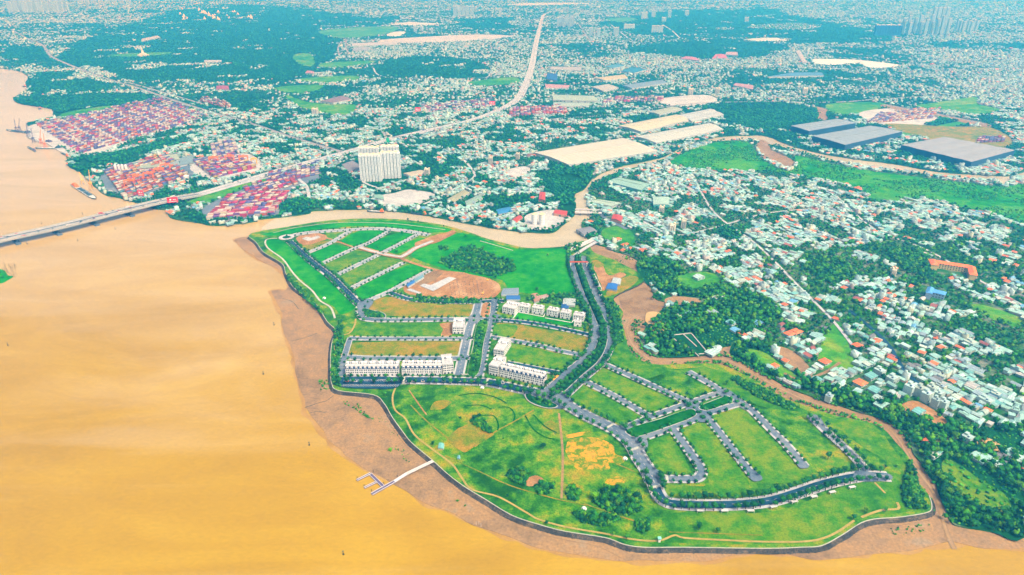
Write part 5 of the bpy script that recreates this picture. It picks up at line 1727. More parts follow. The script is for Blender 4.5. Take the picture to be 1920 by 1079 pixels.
def tower(label, px, py, wd, dp, h, an=0.0, z=Z1, bays=6, col='white', parts=True, name='apartment_tower', group='tall apartment towers', tint=(.74, .80, .82)):
    x, y, _ = W(px, py, z)
    t = thing(name, label, 'apartment tower', (x, y, z), an, group)
    b = MB(); g = MB()
    u = wd / bays
    b.box(-wd / 2 + .8, 3.2, 0, wd / 2 - .8, dp - 3.2, h)
    for i in range(bays):
        xa = -wd / 2 + i * u
        b.box(xa + u * .12, 0, 0, xa + u * .66, dp, h - (2 if i % 2 else 0))
        b.box(xa + u * .10, -.6, h - (2 if i % 2 else 0) + .01, xa + u * .78, dp + .6, h + 1.2)
    nb = max(2, int(dp / 8))
    for i in range(nb):
        ya = (i + .2) * dp / nb
        b.box(-wd / 2, ya, 0, -wd / 2 + .79, ya + dp / nb * .6, h)
        b.box(wd / 2 - .79, ya, 0, wd / 2, ya + dp / nb * .6, h)
    w_ = b.build('wall', 'paint_obj', t); w_.color = (*tint, 1)
    nf = max(3, int(h / 3.2))
    if parts:
        for i in range(bays):
            xa = -wd / 2 + i * u
            for f in range(nf):
                z0 = (f + .35) * h / nf
                if z0 + 1.6 > h - 2.5:
                    continue
                g.add([(xa + u * .26, -.05, z0), (xa + u * .62, -.05, z0), (xa + u * .62, -.05, z0 + 1.5), (xa + u * .26, -.05, z0 + 1.5)], [(0, 1, 2, 3)])
                g.add([(xa + u * .68, 3.15, z0), (xa + u * 1.10, 3.15, z0), (xa + u * 1.10, 3.15, z0 + 2.2), (xa + u * .68, 3.15, z0 + 2.2)], [(0, 1, 2, 3)])
        gg = g.build('window', 'far_glass', t); gg['kind'] = 'stuff'
    r = MB()
    r.box(-wd / 2 + 2, 2, h + 1.21, wd / 2 - 2, dp - 2, h + 1.9)
    for i in range(0, bays, 2):
        xa = -wd / 2 + i * u
        r.box(xa + u * .4, dp * .3, h + 1.901, xa + u * 1.2, dp * .7, h + 4.5)
    ro = r.build('roof', 'cream_paint', t)
    return t


fill([(665, 330), (760, 318), (765, 340), (680, 350)], Z_EMPTY)
tower('white ribbed apartment tower, front left one of the canal side group', 696, 341, 53, 18, 66, .06, bays=7)
tower('white ribbed apartment tower, front right one of the canal side group', 734, 335, 49, 18, 65, .10, bays=6)
tower('white ribbed apartment tower, rear left one of the canal side group', 694, 327, 52, 18, 68, .06, bays=7)
tower('white ribbed apartment tower, rear right one of the canal side group', 734, 323, 46, 18, 67, .12, bays=6)
# distant towers
far_t = []
for i in range(9):
    far_t.append((1046 + i * 3.6, 52 - (i % 3), 16, 20, 75 + 8 * (i % 3), 'slender tower, %s from the highway in the distant cluster at its end' % nth(i)))
for i in range(14):
    far_t.append((1683 + i * 7 + (i % 3) * 2, 64 + (i % 4), 20, 22, 90 + 22 * (i % 3), 'slender pale tower, %s from the blue building in the hazy right cluster' % nth(i)))
for i in range(4):
    far_t.append((1748 + i * 8, 50, 26, 22, 150, 'very tall hazy tower behind the right cluster, %s from the blue building' % nth(i)))
for i in range(8):
    far_t.append((1795 + i * 5, 58 + (i % 3) * 2, 18, 22, 80, 'thin hazy tower right of the very tall ones, %s counting outward' % nth(i)))
for i in range(12):
    far_t.append((20 + i * 9.5, 24 - (i % 3), 50, 24, 110 + 16 * (i % 4), 'pale hazy apartment slab, %s from the river in the left horizon group' % nth(i)))
for i in range(8):
    far_t.append((150 + i * 13, 8 + (i % 2), 60, 24, 110, 'very faint apartment slab, %s from the river in the second horizon group' % nth(i)))
for i in range(5):
    far_t.append((853 + i * 8, 30, 36, 24, 90, 'pale broad apartment slab, %s from the left in the group beyond the racecourse' % nth(i)))
for i, (x, y, wd, h) in enumerate(((938, 30, 26, 70), (1208, 36, 60, 60), (1225, 33, 40, 60), (1245, 42, 40, 40), (1255, 34, 30, 70), (1288, 30, 40, 50), (1400, 42, 36, 40), (1108, 68, 20, 55), (1122, 69, 22, 55), (1155, 67, 40, 55), (1180, 55, 90, 35), (1232, 62, 90, 50), (778, 60, 22, 45), (790, 60, 20, 40), (810, 64, 16, 38))):
    far_t.append((x, y, wd, 24, h, 'isolated pale slab building, %s from the highway side of the hazy plain' % nth(i)))
for i, (x, y, wd, dp, h, lb) in enumerate(far_t):
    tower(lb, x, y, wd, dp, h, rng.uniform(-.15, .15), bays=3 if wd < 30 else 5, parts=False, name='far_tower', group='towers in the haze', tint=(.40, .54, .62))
tower('deep blue glazed slab building in front of the hazy right cluster', 1664, 68, 190, 30, 75, -.05, bays=10, parts=False, name='blue_slab_building', group=None, tint=(.02, .10, .35))
# mid-rise blocks in the left and middle town
mid = [(590, 190 + 25, 22, 14, 18), (1470 + 40, 176, 22, 12, 20), (1295, 178, 20, 14, 22), (1345, 176, 18, 12, 20), (1240, 400, 11, 10, 12), (1261, 436, 14, 9, 14), (1281, 430, 10, 9, 16), (1540, 405, 7, 7, 16), (1675, 520, 8, 12, 12), (920, 310, 12, 9, 20), (970, 300, 10, 9, 16), (800, 330, 14, 10, 16)]
for i, (x, y, wd, dp, h) in enumerate(mid):
    tower('narrow mid-rise block sticking out of the low roofs, %s from the left' % nth(sorted(m[0] for m in mid).index(x)), x, y, wd, dp, h, rng.uniform(-.3, .3), bays=3, parts=True, name='midrise_block', group='mid-rise blocks', tint=(.6, .58, .48))
    fill([(x - 8, y - 5), (x + 8, y - 5), (x + 8, y + 2), (x - 8, y + 2)], Z_EMPTY)

# ================================================================== ROAD BRIDGE
BZ = 13.0
bpts = [(-260, 512), (-120, 482), (0, 449), (100, 427), (225, 396), (290, 380), (330, 372)]
bl = np.array([W(x, y, BZ)[:2] for x, y in crom(bpts, 6)])
# ramp down to the highway
end = hw[2]
ramp_l = np.array([bl[-1] * (1 - t) + hw[8] * t for t in np.linspace(0, 1, 8)])
br = thing('road_bridge', 'long pale twin-deck road bridge crossing the brown river on dark piers', 'bridge', (0, 0, 0))


def deck(line, zs, width, off, name, mat, thick, parent):
    L = offset_line(line, off + width / 2); R = offset_line(line, off - width / 2)
    n = len(line); vs = []
    for P_, dz in ((L, 0), (R, 0), (L, -thick), (R, -thick)):
        vs += [(p[0], p[1], z + dz) for p, z in zip(P_, zs)]
    fs = []
    for i in range(n - 1):
        fs += [(i, n + i, n + i + 1, i + 1), (i, i + 1, 2 * n + i + 1, 2 * n + i), (n + i, 3 * n + i, 3 * n + i + 1, n + i + 1), (2 * n + i, 2 * n + i + 1, 3 * n + i + 1, 3 * n + i)]
    me = bpy.data.meshes.new(name); me.from_pydata(vs, [], fs)
    return obj(name, me, mat, parent)


zs_b = np.full(len(bl), BZ)
zs_r = np.linspace(BZ, hwz + .5, len(ramp_l)) - .02
for off in (-8.6, 8.6):
    dk = deck(bl, zs_b, 16.4, off, 'deck', 'highway_deck', 2.2, br)
    dk2 = deck(ramp_l, zs_r, 16.4, off, 'ramp', 'highway_deck', 2.2, br)
    for e_ in (-8.1, 8.1):
        deck(bl, zs_b + 1.1, .3, off + e_, 'parapet', 'dark_concrete' if e_ * off < 0 else 'kerb_concrete', 1.1, dk)
        deck(ramp_l, zs_r + 1.1, .3, off + e_, 'parapet', 'dark_concrete' if e_ * off < 0 else 'kerb_concrete', 1.1, dk2)
pm = MB()
pm.box(-5, -21, -1, 5, 21, 2.8, top=.8)
for y in (-12, -4, 4, 12):
    pm.cyl(0, y, 2.6, BZ - 2.2, 1.3, n=8)
pm.box(-1.6, -16, BZ - 3.6, 1.6, 16, BZ - 2.21)
pme = pm.mesh('pier', ['dark_concrete'])
for px, py in ((-118, 502), (-38, 480), (38, 462), (112, 441), (182, 423), (244, 404)):
    x, y, _ = W(px, py, 0)
    dd = np.argmin(np.linalg.norm(bl - np.array([x, y]), axis=1)); dd = min(max(dd, 1), len(bl) - 2)
    tv = bl[dd + 1] - bl[dd - 1]
    q = bl[dd] + tv / np.linalg.norm(tv) * np.dot(np.array([x, y]) - bl[dd], tv / np.linalg.norm(tv))
    obj('pier', pme, None, br, loc=(q[0], q[1], 0), rot=math.atan2(tv[1], tv[0]))
for k in range(2, 6):
    q = ramp_l[k]
    tv = ramp_l[k] - ramp_l[k - 1]
    o = obj('pier', pme, None, br, loc=(q[0], q[1], 0), rot=math.atan2(tv[1], tv[0])); o.scale = (1, .95, max(.3, (zs_r[k]) / BZ))
# lamp posts
lp = MB(); lp.cyl(0, 0, 0, 9, .16, .1, 6); lp.bar((0, 0, 9), (0, 1.8, 9.4), .1)
lpm = lp.mesh('post', ['rail_white'])
hd = MB(); hd.box(-.25, 1.4, 9.3, .25, 2.4, 9.5); hdm = hd.mesh('lamp_head', ['rail_white'])
for side, words in ((17.2, 'upstream'), (-17.2, 'downstream')):
    for k, (x, y, a) in enumerate(along(offset_line(bl, side), 30, 5)):
        t = thing('street_lamp', 'thin lamp post, %s from the left on the %s edge of the road bridge' % (nth(k), words), 'street lamp', (x, y, BZ), a + (math.pi if side > 0 else 0), 'lamp posts along the bridge')
        obj('post', lpm, None, t); obj('lamp_head', hdm, None, t)

# ---- cars
cb = MB(); cb.box(-2.2, -.9, .35, 2.2, .9, 1.0, top=.06); cbm = cb.mesh('body', ['paint_obj'])
cc = MB(); cc.box(-1.3, -.82, 1.001, 1.2, .82, 1.5, top=.3); ccm = cc.mesh('cabin', ['window_glass'])
cw = MB()
cw.M = Matrix.Rotation(math.pi / 2, 4, 'X'); cw.cyl(0, 0, -.12, .12, .34, n=8); cw.M = None; cwm = cw.mesh('wheel', ['tyre'])
tb = MB(); tb.box(-5, -1.25, 1.0, 3.2, 1.25, 3.6); tbm = tb.mesh('cargo_box', ['paint_obj'])
tcb = MB(); tcb.box(3.4, -1.2, .6, 5.4, 1.2, 2.9, top=.15); tcm = tcb.mesh('cab', ['paint_obj'])
CARC = [((.6, .6, .6), 'white'), ((.03, .04, .05), 'black'), ((.55, .05, .04), 'red'), ((.05, .10, .25), 'dark blue'), ((.2, .22, .24), 'grey'), ((.55, .5, .4), 'beige')]
TRC = [((.05, .32, .42), 'teal'), ((.10, .12, .3), 'blue'), ((.45, .06, .06), 'red'), ((.5, .5, .48), 'white')]


def car(x, y, z, a, label, col, group):
    t = thing('car', label, 'car', (x, y, z), a, group)
    o = obj('body', cbm, None, t); o.color = (*col, 1)
    obj('cabin', ccm, None, t)
    for dx in (-1.4, 1.4):
        for dy in (-.85, .85):
            obj('wheel', cwm, None, t, loc=(dx, dy, .34))


def truck(x, y, z, a, label, col, group):
    t = thing('truck', label, 'truck', (x, y, z), a, group)
    o = obj('cargo_box', tbm, None, t); o.color = (*col, 1)
    o = obj('cab', tcm, None, t); o.color = (.5, .5, .5, 1)
    for dx in (-3.8, -2.4, 4.2):
        for dy in (-1.1, 1.1):
            obj('wheel', cwm, None, t, loc=(dx, dy, .5), scale=(1.45, 1, 1.45))


full = [(p[0], p[1], BZ) for p in bl]
hz = hwz + .02
k = 0
cseq = {}
for lanes, line, zf, words in (((-12.5, -9, -5, 5, 9, 12.5), bl, BZ + .02, 'road bridge'), ((-12.5, -8, 8, 12.5), hw[12:], hz, 'highway')):
    for off in lanes:
        ll = offset_line(line, off)
        pos = along(ll, 26, rng.uniform(0, 20))
        for x, y, a in pos:
            if rng.random() < (.66 if words == 'road bridge' else .55) or pix(x, y)[1] < 150 or pix(x, y)[0] < -60:
                continue
            a2 = a if off < 0 else a + math.pi
            if rng.random() < .9:
                c, w_ = CARC[rng.integers(0, len(CARC))]
                cseq[(w_, 'car', words)] = cseq.get((w_, 'car', words), -1) + 1
                car(x, y, zf, a2, '%s car driving on the %s' % (w_, words), c, '%s cars on the %s' % (w_, words))
            else:
                c, w_ = TRC[rng.integers(0, len(TRC))]
                truck(x, y, zf, a2, '%s box truck driving on the %s' % (w_, words), c, '%s trucks on the %s' % (w_, words))
# parked cars on the front street
for i in range(26):
    x, y, _ = W(650 + i * 14.0 + rng.uniform(-3, 3), 716 + (i > 18) * (i - 18) * 1.2, JZ)
    c, w_ = CARC[rng.integers(0, len(CARC))]
    if rng.random() < .6:
        car(x, y, JZ, 0.0, '%s car on the front street below the white terraces' % w_, c, '%s cars on the front street' % w_)

# ================================================================== CANAL BRIDGES
def small_bridge(label, a, b, wd, z, arches=False):
    A, B = Vector(W(*a, z)), Vector(W(*b, z))
    L = (B - A).length; an = math.atan2((B - A).y, (B - A).x)
    t = thing('canal_bridge', label, 'bridge', tuple(A), an)
    d = MB(); d.box(0, -wd / 2, -1, L, wd / 2, 0); d.build('deck', 'concrete', t)
    for s_ in (-1, 1):
        r = MB(); r.box(0, s_ * wd / 2 - .2, .001, L, s_ * wd / 2 + .2, 1.2); r.build('parapet', 'rail_white', t)
    p = MB(); p.box(-1, -wd / 2, -z - 1, 1, wd / 2, -1.01); me = p.mesh('pier', ['dark_concrete'])
    for f in (.2, .5, .8):
        obj('pier', me, None, t, loc=(L * f, 0, 0))


small_bridge('pale road bridge over the canal bend, nearer one of two side by side', (1078, 398), (1128, 400), 9, 6)
small_bridge('narrow bridge over the canal bend, just behind the nearer one', (1078, 393), (1126, 394), 4, 6)
small_bridge('grey causeway bridge between peninsula and town beside the canal mouth', (1068, 470), (1120, 446), 10, 5)
l = line_world([(1075, 482), (1085, 474), (1100, 464), (1125, 450)], ZP + 1)
ribbon('road', l, 8, ZP + 1.1, 'pavement')

# gate across the avenue
A, B = Vector(W(1070, 500, ZP + .9)), Vector(W(1100, 500, ZP + .9))
t = thing('entrance_gate', 'red beam entrance gate spanning the avenue', 'gate', tuple(A), math.atan2((B - A).y, (B - A).x))
L = (B - A).length
m_ = MB(); m_.box(-2, -1, 8, L + 2, 1, 10); m_.build('beam', 'arch_red', t)
m_ = MB(); m_.box(-1, -1, 0, 1, 1, 7.99); me = m_.mesh('post', ['white_paint'])
for f in (0, .5, 1):
    obj('post', me, None, t, loc=(L * f, 0, 0))

# ================================================================== JETTY
jt = thing('floating_jetty', 'floating jetty with purple-grey pontoons and two fingers reaching into the river', 'jetty', (0, 0, 0))


def pont(a, b, wd, z, h, mat, name='pontoon', rails=True, z2=None):
    A, B = Vector(W(*a, z)), Vector(W(*b, z if z2 is None else z2))
    L = (B - A).length
    d = (B - A) / L
    s_ = Vector((-d.y, d.x, 0)).normalized() * wd / 2
    dn = Vector((0, 0, -h))
    v = [A - s_, B - s_, B + s_, A + s_]
    vs = [tuple(q + dn) for q in v] + [tuple(q) for q in v]
    m_ = MB(); m_.add(vs, [(3, 2, 1, 0), (4, 5, 6, 7), (0, 1, 5, 4), (1, 2, 6, 5), (2, 3, 7, 6), (3, 0, 4, 7)])
    o = m_.build(name, mat, jt)
    if rails:
        for sg in (-1, 1):
            r = MB(); q = s_ * sg * .96
            r.bar(tuple(A + q + Vector((0, 0, .5))), tuple(B + q + Vector((0, 0, .5))), .28)
            n_ = int(L / 4)
            for i in range(n_ + 1):
                p = A.lerp(B, i / n_) + q
                r.bar(tuple(p), tuple(p + Vector((0, 0, 1.1))), .1)
            r.build('rail', 'rail_white', o)
    return o


pont((812, 865), (762, 889), 3.4, ZP + .6, .5, 'concrete', 'gangway', z2=3.0)
pont((762, 889), (740, 903), 3.2, 3.0, .4, 'rail_white', 'gangway', z2=1.2)
pont((742, 902), (697, 927), 3.6, .9, .8, 'steel_purple')
pont((719, 913), (694, 889), 3.4, .93, .8, 'steel_purple')
pont((695, 888), (669, 901), 2.4, .9, .8, 'steel_purple')
pont((706, 904), (683, 915), 2.2, .9, .8, 'steel_purple')
for px, py in ((670, 898), (683, 913), (697, 922), (720, 908), (700, 886), (745, 895), (770, 886), (785, 880)):
    x, y, _ = W(px, py, 0)
    p = MB(); p.cyl(x, y, -1, 3.2, .3, n=8); p.build('pile', 'bark', jt)
# white poles standing in the mud
for k, (px, py) in enumerate(((893, 985), (898, 985), (902, 988))):
    x, y, _ = W(px, py, .3)
    p = MB(); p.cyl(0, 0, 0, 5, .14, n=6)
    o = p.build('mooring_pole', 'rail_white'); o.location = (x, y, 0)
    tag(o, 'thin white pole in the water off the mudflat, %s of three from the left' % nth(k), 'pole')
# navigation buoys
for k, (px, py, lb) in enumerate(((494, 702, 'left of the terraces'), (644, 1040, 'near the bottom of the river'), (51, 458, 'just above the bridge'), (216, 430, 'below the bridge'), (146, 452, 'below the bridge near the left'), (78, 420, 'above the bridge on the left'), (155, 402, 'above the bridge in midstream'), (15, 648, 'at the left edge'), (1, 338, 'at the left edge above the bridge'), (580, 835, 'off the mudflat'), (514, 610, 'beside the pale mudflat'))):
    x, y, _ = W(px, py, 0)
    t = thing('buoy', 'small dark river marker %s' % lb, 'buoy', (x, y, 0))
    b = MB(); b.cyl(0, 0, -.3, 1.0, 1.1, .8, 10); b.build('float', 'bark', t)
    b = MB(); b.cyl(0, 0, 1.0, 3.6, .25, .15, 6); b.box(-.5, -.5, 3.6, .5, .5, 4.4); b.build('mast', 'hull_dark', t)

# fish poles / reeds at the islet
rd = MB()
for i in range(70):
    x, y, _ = W(rng.uniform(6, 32), rng.uniform(500, 522), .3)
    rd.bar((x, y, 0), (x + rng.uniform(-.6, .6), y, rng.uniform(5, 12)), .10, n=3)
tag(rd.build('fishing_stakes', 'bark'), kind='stuff', label='thin stakes standing in the water beside the green islet')
for px, py, s_ in ((2, 512, 3), (-12, 508, 4), (-20, 520, 4), (4, 520, 2.4), (-35, 520, 4), (-50, 515, 4)):
    px_tree(px, py, s_, 'bush on the green islet at the left edge', 'bush', .6)

# ================================================================== CONTAINERS
cv = MB()
L_, W_, H_ = 6.1, 1.22, 2.6
cv.box(-L_, -W_, 0, L_, W_, H_)
for s_ in (-1, 1):
    for e_ in (-1, 1):
        cv.box(e_ * L_ - .08, s_ * W_ - .08, -.001, e_ * L_ + .08, s_ * W_ + .08, H_ + .03)
CME = cv.mesh('container', ['container_obj'])
CCOL = [((.45, .06, .10), 'crimson'), ((.50, .09, .05), 'rust red'), ((.60, .20, .05), 'orange'), ((.12, .14, .38), 'blue'), ((.22, .10, .30), 'purple'), ((.62, .58, .48), 'cream'), ((.55, .45, .40), 'pale pink'), ((.10, .30, .34), 'teal'), ((.55, .02, .16), 'magenta'), ((.5, .38, .12), 'mustard')]
CCOL = [(tuple(x * .78 for x in c), n) for c, n in CCOL]
containers = []     # x y z rot color yard depthkey


def yard(words, origin, along_px, back_px, cols, rows, gap_every, hs, pal, drop=.12, z=Z1 + .7):
    O = np.array(W(*origin, z)[:2]); A = np.array(W(*along_px, z)[:2]); B = np.array(W(*back_px, z)[:2])
    u = (A - O) / np.linalg.norm(A - O); v = np.array([-u[1], u[0]])
    if np.dot(v, B - O) < 0: v = -v
    ang = math.atan2(u[1], u[0])
    lu, lv = np.linalg.norm(A - O), abs(np.dot(B - O, v))
    sh = np.dot(B - O, u) / lv
    nc, nr = int(lu / 12.9) if cols is None else cols, int(lv / 2.75) if rows is None else rows
    for r in range(nr):
        yy = r * 2.62 + (r // gap_every) * (22 if 'northern' in words else 8)
        if yy > lv: break
        for c in range(nc):
            hgt = int(round(vnoise(r // 3 * 1.7 + origin[0], c * 1.3 + origin[1], 2.1, 4) * (hs[1] - hs[0] + 1.2) + hs[0] - .6))
            if rng.random() < drop: hgt -= 2
            if hgt < 1: continue
            p = O + u * (c * 12.9 + 6.1 + (c // 3) * (12 if 'northern' in words else 3) + sh * yy) + v * yy
            for k in range(hgt):
                ci = pal[int(_perm[(r // 3 * 7 + c * 13 + int(origin[0])) % 256, (k // 2 * 5 + c) % 256] * len(pal)) % len(pal)] if rng.random() < .92 else pal[rng.integers(0, len(pal))]
                if k == hgt - 1:
                    ci = ([5, 3, 5] + pal)[int(_perm[(r // 3 * 3 + c * 5) % 256, (int(origin[0])) % 256] * (3 + len(pal)))]
                edge = (r % gap_every == 0) or c in (0, nc - 1)
                if k < hgt - 1 and not edge and rng.random() < .8 and False:
                    continue
                containers.append((p[0], p[1], z + k * 2.63, ang, ci, words, pix(p[0], p[1])[2] - (4000 if (k == hgt - 1 or edge) else 0), r, c, k))


P1 = [0, 0, 8, 1, 4, 5, 5, 6, 6, 3]
yard('the crimson container yard beside the creek mouth', (388, 413), (516, 402), (430, 372), None, None, 7, (3, 5), P1, .04)
yard('the middle container yard beside the bridge', (232, 373), (352, 335), (195, 322), None, None, 6, (1, 4), [1, 2, 2, 4, 3, 1, 0, 5, 9, 6, 7], .2)
yard('the container yard behind the highway', (400, 334), (478, 316), (362, 305), None, None, 6, (3, 4), [4, 3, 0, 8, 5, 9, 4], .1)
yard('the small yard right of the crimson one', (470, 372), (560, 345), (455, 352), None, None, 4, (1, 4), [0, 3, 4, 5, 1, 8], .3)
yard('the scattered blue and purple stacks right of the crimson yard', (500, 350), (600, 326), (505, 326), None, None, 4, (1, 4), [3, 4, 4, 3, 0, 6], .4)
yard('the large northern river port yard', (150, 288), (350, 232), (70, 236), None, None, 3, (2, 4), [4, 6, 4, 3, 8, 2, 3, 4, 1, 6], .22)
yard('the purple stack yard in the middle distance', (400, 296), (450, 285), (395, 274), None, None, 5, (3, 4), [4, 3, 6, 6], .2)
yard('the rust red yard right of the highway bend', (955, 220), (1060, 214), (955, 205), None, None, 5, (2, 4), [1, 0, 6, 4, 1], .2)
yard('the blue yard left of the highway bend', (790, 214), (925, 200), (790, 198), None, None, 3, (1, 3), [3, 3, 4, 0, 5], .45)
yard('the far right yard beyond the dark warehouses', (1625, 232), (1745, 222), (1650, 212), None, None, 4, (1, 3), [4, 3, 6, 2, 1, 5], .35)
yard('the small distant yard of pink containers', (1130, 193), (1240, 190), (1135, 184), None, None, 3, (1, 3), [0, 4, 6, 8], .4)
yard('the small yard at the right edge', (1830, 268), (1880, 266), (1835, 258), None, None, 3, (1, 3), [4, 0, 3], .4)
yard('the distant red stacks in the left town', (375, 190), (430, 205), (380, 180), None, None, 3, (1, 4), [1, 0, 2], .4)
containers.sort(key=lambda r: r[6])
lc = {}
for x, y, z, a, ci, words, d, r_c, c_c, k_c in containers[:298]:
    o = obj('shipping_container', CME, None, loc=(x, y, z), rot=a); o.color = (*[c * rng.uniform(.85, 1.15) for c in CCOL[ci][0]], 1)
    tag(o, '%s container, %s tier, %s stack, row %s, in %s' % (CCOL[ci][1], ORD[k_c], nth(c_c), nth(r_c), words.replace(' beside the creek mouth', '').replace(' beside the bridge', '').replace(' right of the crimson one', '')), 'shipping container', '%s containers in %s' % (CCOL[ci][1], words))
R_ = containers[298:]
if R_:
    V = np.array(CME.vertices[0].co)
    bx = MB(); bx.box(-L_, -W_, 0, L_, W_, H_ - .03)
    Tv, Tf, _r = tri_arrays((bx.v, bx.f, [0] * len(bx.f)))
    n = len(R_)
    A = np.array([[r[0], r[1], r[2], r[3]] for r in R_])
    cc_ = np.array([CCOL[r[4]][0] for r in R_]) * rng.uniform(.8, 1.15, (n, 1))
    o = merged_tris('distant_containers', [(Tv, Tf)], A[:, 0], A[:, 1], A[:, 2], np.ones(n), np.ones(n), np.zeros(n, int), cc_, 'container_attr', rot=A[:, 3])
    tag(o, kind='stuff', label='coloured shipping containers stacked in the farther yards')
print('containers', len(containers))

# gantry cranes
def gantry(label, px, py, an, col='crane_orange', w_=22, h=18, z=Z1 + .7):
    x, y, _ = W(px, py, z)
    t = thing('gantry_crane', label, 'crane', (x, y, z), an, 'cranes in the container yards')
    lg = MB(); lg.box(-.7, -.7, 0, .7, .7, h); me = lg.mesh('leg', [col])
    for sx in (-w_ / 2, w_ / 2):
        for sy in (-5, 5):
            obj('leg', me, None, t, loc=(sx, sy, 0))
    for sy in (-5, 5):
        b = MB(); b.box(-w_ / 2 - 1, sy - .8, h + .01, w_ / 2 + 1, sy + .8, h + 2); b.build('beam', col, t)
    for sx in (-w_ / 2, w_ / 2):
        b = MB(); b.box(sx - .7, -4.1, h + .02, sx + .7, 4.1, h + 1.2); b.build('cross_beam', col, t)
    b = MB(); b.box(-2.5, -4, h + 2.01, 2.5, 4, h + 4.6); b.box(-1.2, -1.2, h - 4, 1.2, 1.2, h - 2); b.build('trolley', col, t)


for i, (px, py) in enumerate(((245, 352), (262, 343), (280, 338), (300, 330), (312, 322))):
    gantry('orange gantry crane, %s from the river in the middle yard' % nth(i), px, py, .25)
for i, (px, py) in enumerate(((402, 308), (432, 305), (458, 306))):
    gantry('orange gantry crane, %s from the left in the yard behind the highway' % nth(i), px, py, .2)
gantry('yellow gantry crane at the right end of the yard behind the highway', 477, 308, .2, 'crane_yellow', 14, 14)


def dock_crane(label, px, py, an, h, reach, col, z=Z1):
    x, y, _ = W(px, py, z)
    t = thing('dock_crane', label, 'crane', (x, y, z), an, 'cranes along the quays')
    b = MB()
    for sx in (-4, 4):
        for sy in (-4, 4):
            b.bar((sx, sy, 0), (sx * .4, sy * .4, h * .5), .6)
    b.build('base', col, t)
    b = MB(); b.box(-3, -3, h * .5, 3, 3, h * .62); b.build('cab', col, t)
    b = MB()
    for s_ in (-1, 1):
        b.bar((s_ * 1.2, 0, h * .6), (s_ * .3, reach, h * 1.6), .45)
    for i in range(6):
        f = i / 6
        b.bar((-1.1 + f * .8, reach * f, h * (.6 + f)), (1.1 - f * .8, reach * (f + .16), h * (.6 + f + .16)), .25)
    b.build('jib', col, t)


dock_crane('tall yellow dock crane beside the barge near the bridge', 172, 356, -.4, 30, 6, 'crane_yellow')
dock_crane('yellow dock crane behind the orange deck of the barge', 156, 345, .8, 18, 8, 'crane_yellow')
for i, (px, py, an) in enumerate(((32, 248, .3), (38, 247, -.5), (54, 256, .2), (64, 268, .3), (78, 270, -.4), (86, 278, .1))):
    dock_crane('thin quayside crane, %s from the left at the northern river port' % nth(i), px, py, an, 26, 9, 'crane_orange' if i > 3 else 'steel_purple', z=1.5)


def barge(label, bow, stern, wd, hull='hull_dark', deck_='deck_pale', house='crane_orange', cargo=True):
    A, B = Vector(W(*bow, 1.5)), Vector(W(*stern, 1.5))
    L = (B - A).length; an = math.atan2((A - B).y, (A - B).x)
    t = thing('barge', label, 'barge', (B.x, B.y, 0), an, 'barges moored along the quays')
    out = [(0, -wd * .42), (L * .1, -wd / 2), (L * .82, -wd / 2), (L * .94, -wd * .34), (L, 0), (L * .94, wd * .34), (L * .82, wd / 2), (L * .1, wd / 2), (0, wd * .42)]
    n = len(out)
    m_ = MB()
    m_.add([(x * .97 + .4, y * .86, -.8) for x, y in out] + [(x, y, 2.4 + 1.2 * (x / L) ** 3) for x, y in out], [(i, (i + 1) % n, n + (i + 1) % n, n + i) for i in range(n)])
    m_.build('hull', hull, t)
    m_ = MB(); m_.add([(x * .97 + .5, y * .93, 1.9) for x, y in out], [tuple(range(n))]); m_.build('deck', deck_, t)
    m_ = MB(); m_.box(L * .04, -wd * .34, 1.9, L * .22, wd * .34, 5); m_.box(L * .06, -wd * .28, 5.01, L * .18, wd * .28, 7.6); m_.box(L * .09, -1, 7.61, L * .12, 1, 9.5); m_.build('deckhouse', house, t)
    m_ = MB()
    for k in range(4):
        m_.box(L * (.28 + k * .13), -wd * .32, 1.95, L * (.38 + k * .13), wd * .32, 2.9 + (k % 2) * .5)
    m_.build('hatch_cover', 'hull_dark' if cargo else 'deck_pale', t)
    return t


barge('long barge with orange deckhouse moored near the road bridge', (180, 374), (136, 346), 13)
barge('dark barge with teal deck, outermost at the northern port', (12, 244), (58, 250), 14, house='hull_dark')
barge('pale decked barge, middle one at the northern port', (52, 258), (98, 268), 14, house='steel_purple', cargo=False)
barge('pale decked barge with dark hull, nearest at the northern port', (66, 278), (116, 278), 16, house='hull_dark', cargo=False)
barge('small purple boat beside the northern port barges', (52, 276), (66, 284), 7, house='steel_purple')
barge('small pale tug below the northern port', (114, 286), (128, 294), 6)
barge('small dark boat on the upper river', (43, 163), (48, 162), 10)
barge('small dark boat near the green point on the upper river', (72, 205), (77, 204), 10)
barge('dark barge moored at the canal quay', (688, 396), (720, 398), 8, cargo=False)
barge('long dark lighter moored along the canal wall', (770, 400), (800, 403), 7)
small = [(1045, 410)]
# quay at the northern port
l = line_world([(60, 236), (88, 262), (118, 282), (142, 296)], Z1)
ribbon('quay', l, 22, Z1 + .4, 'yard_concrete', thick=2.5)
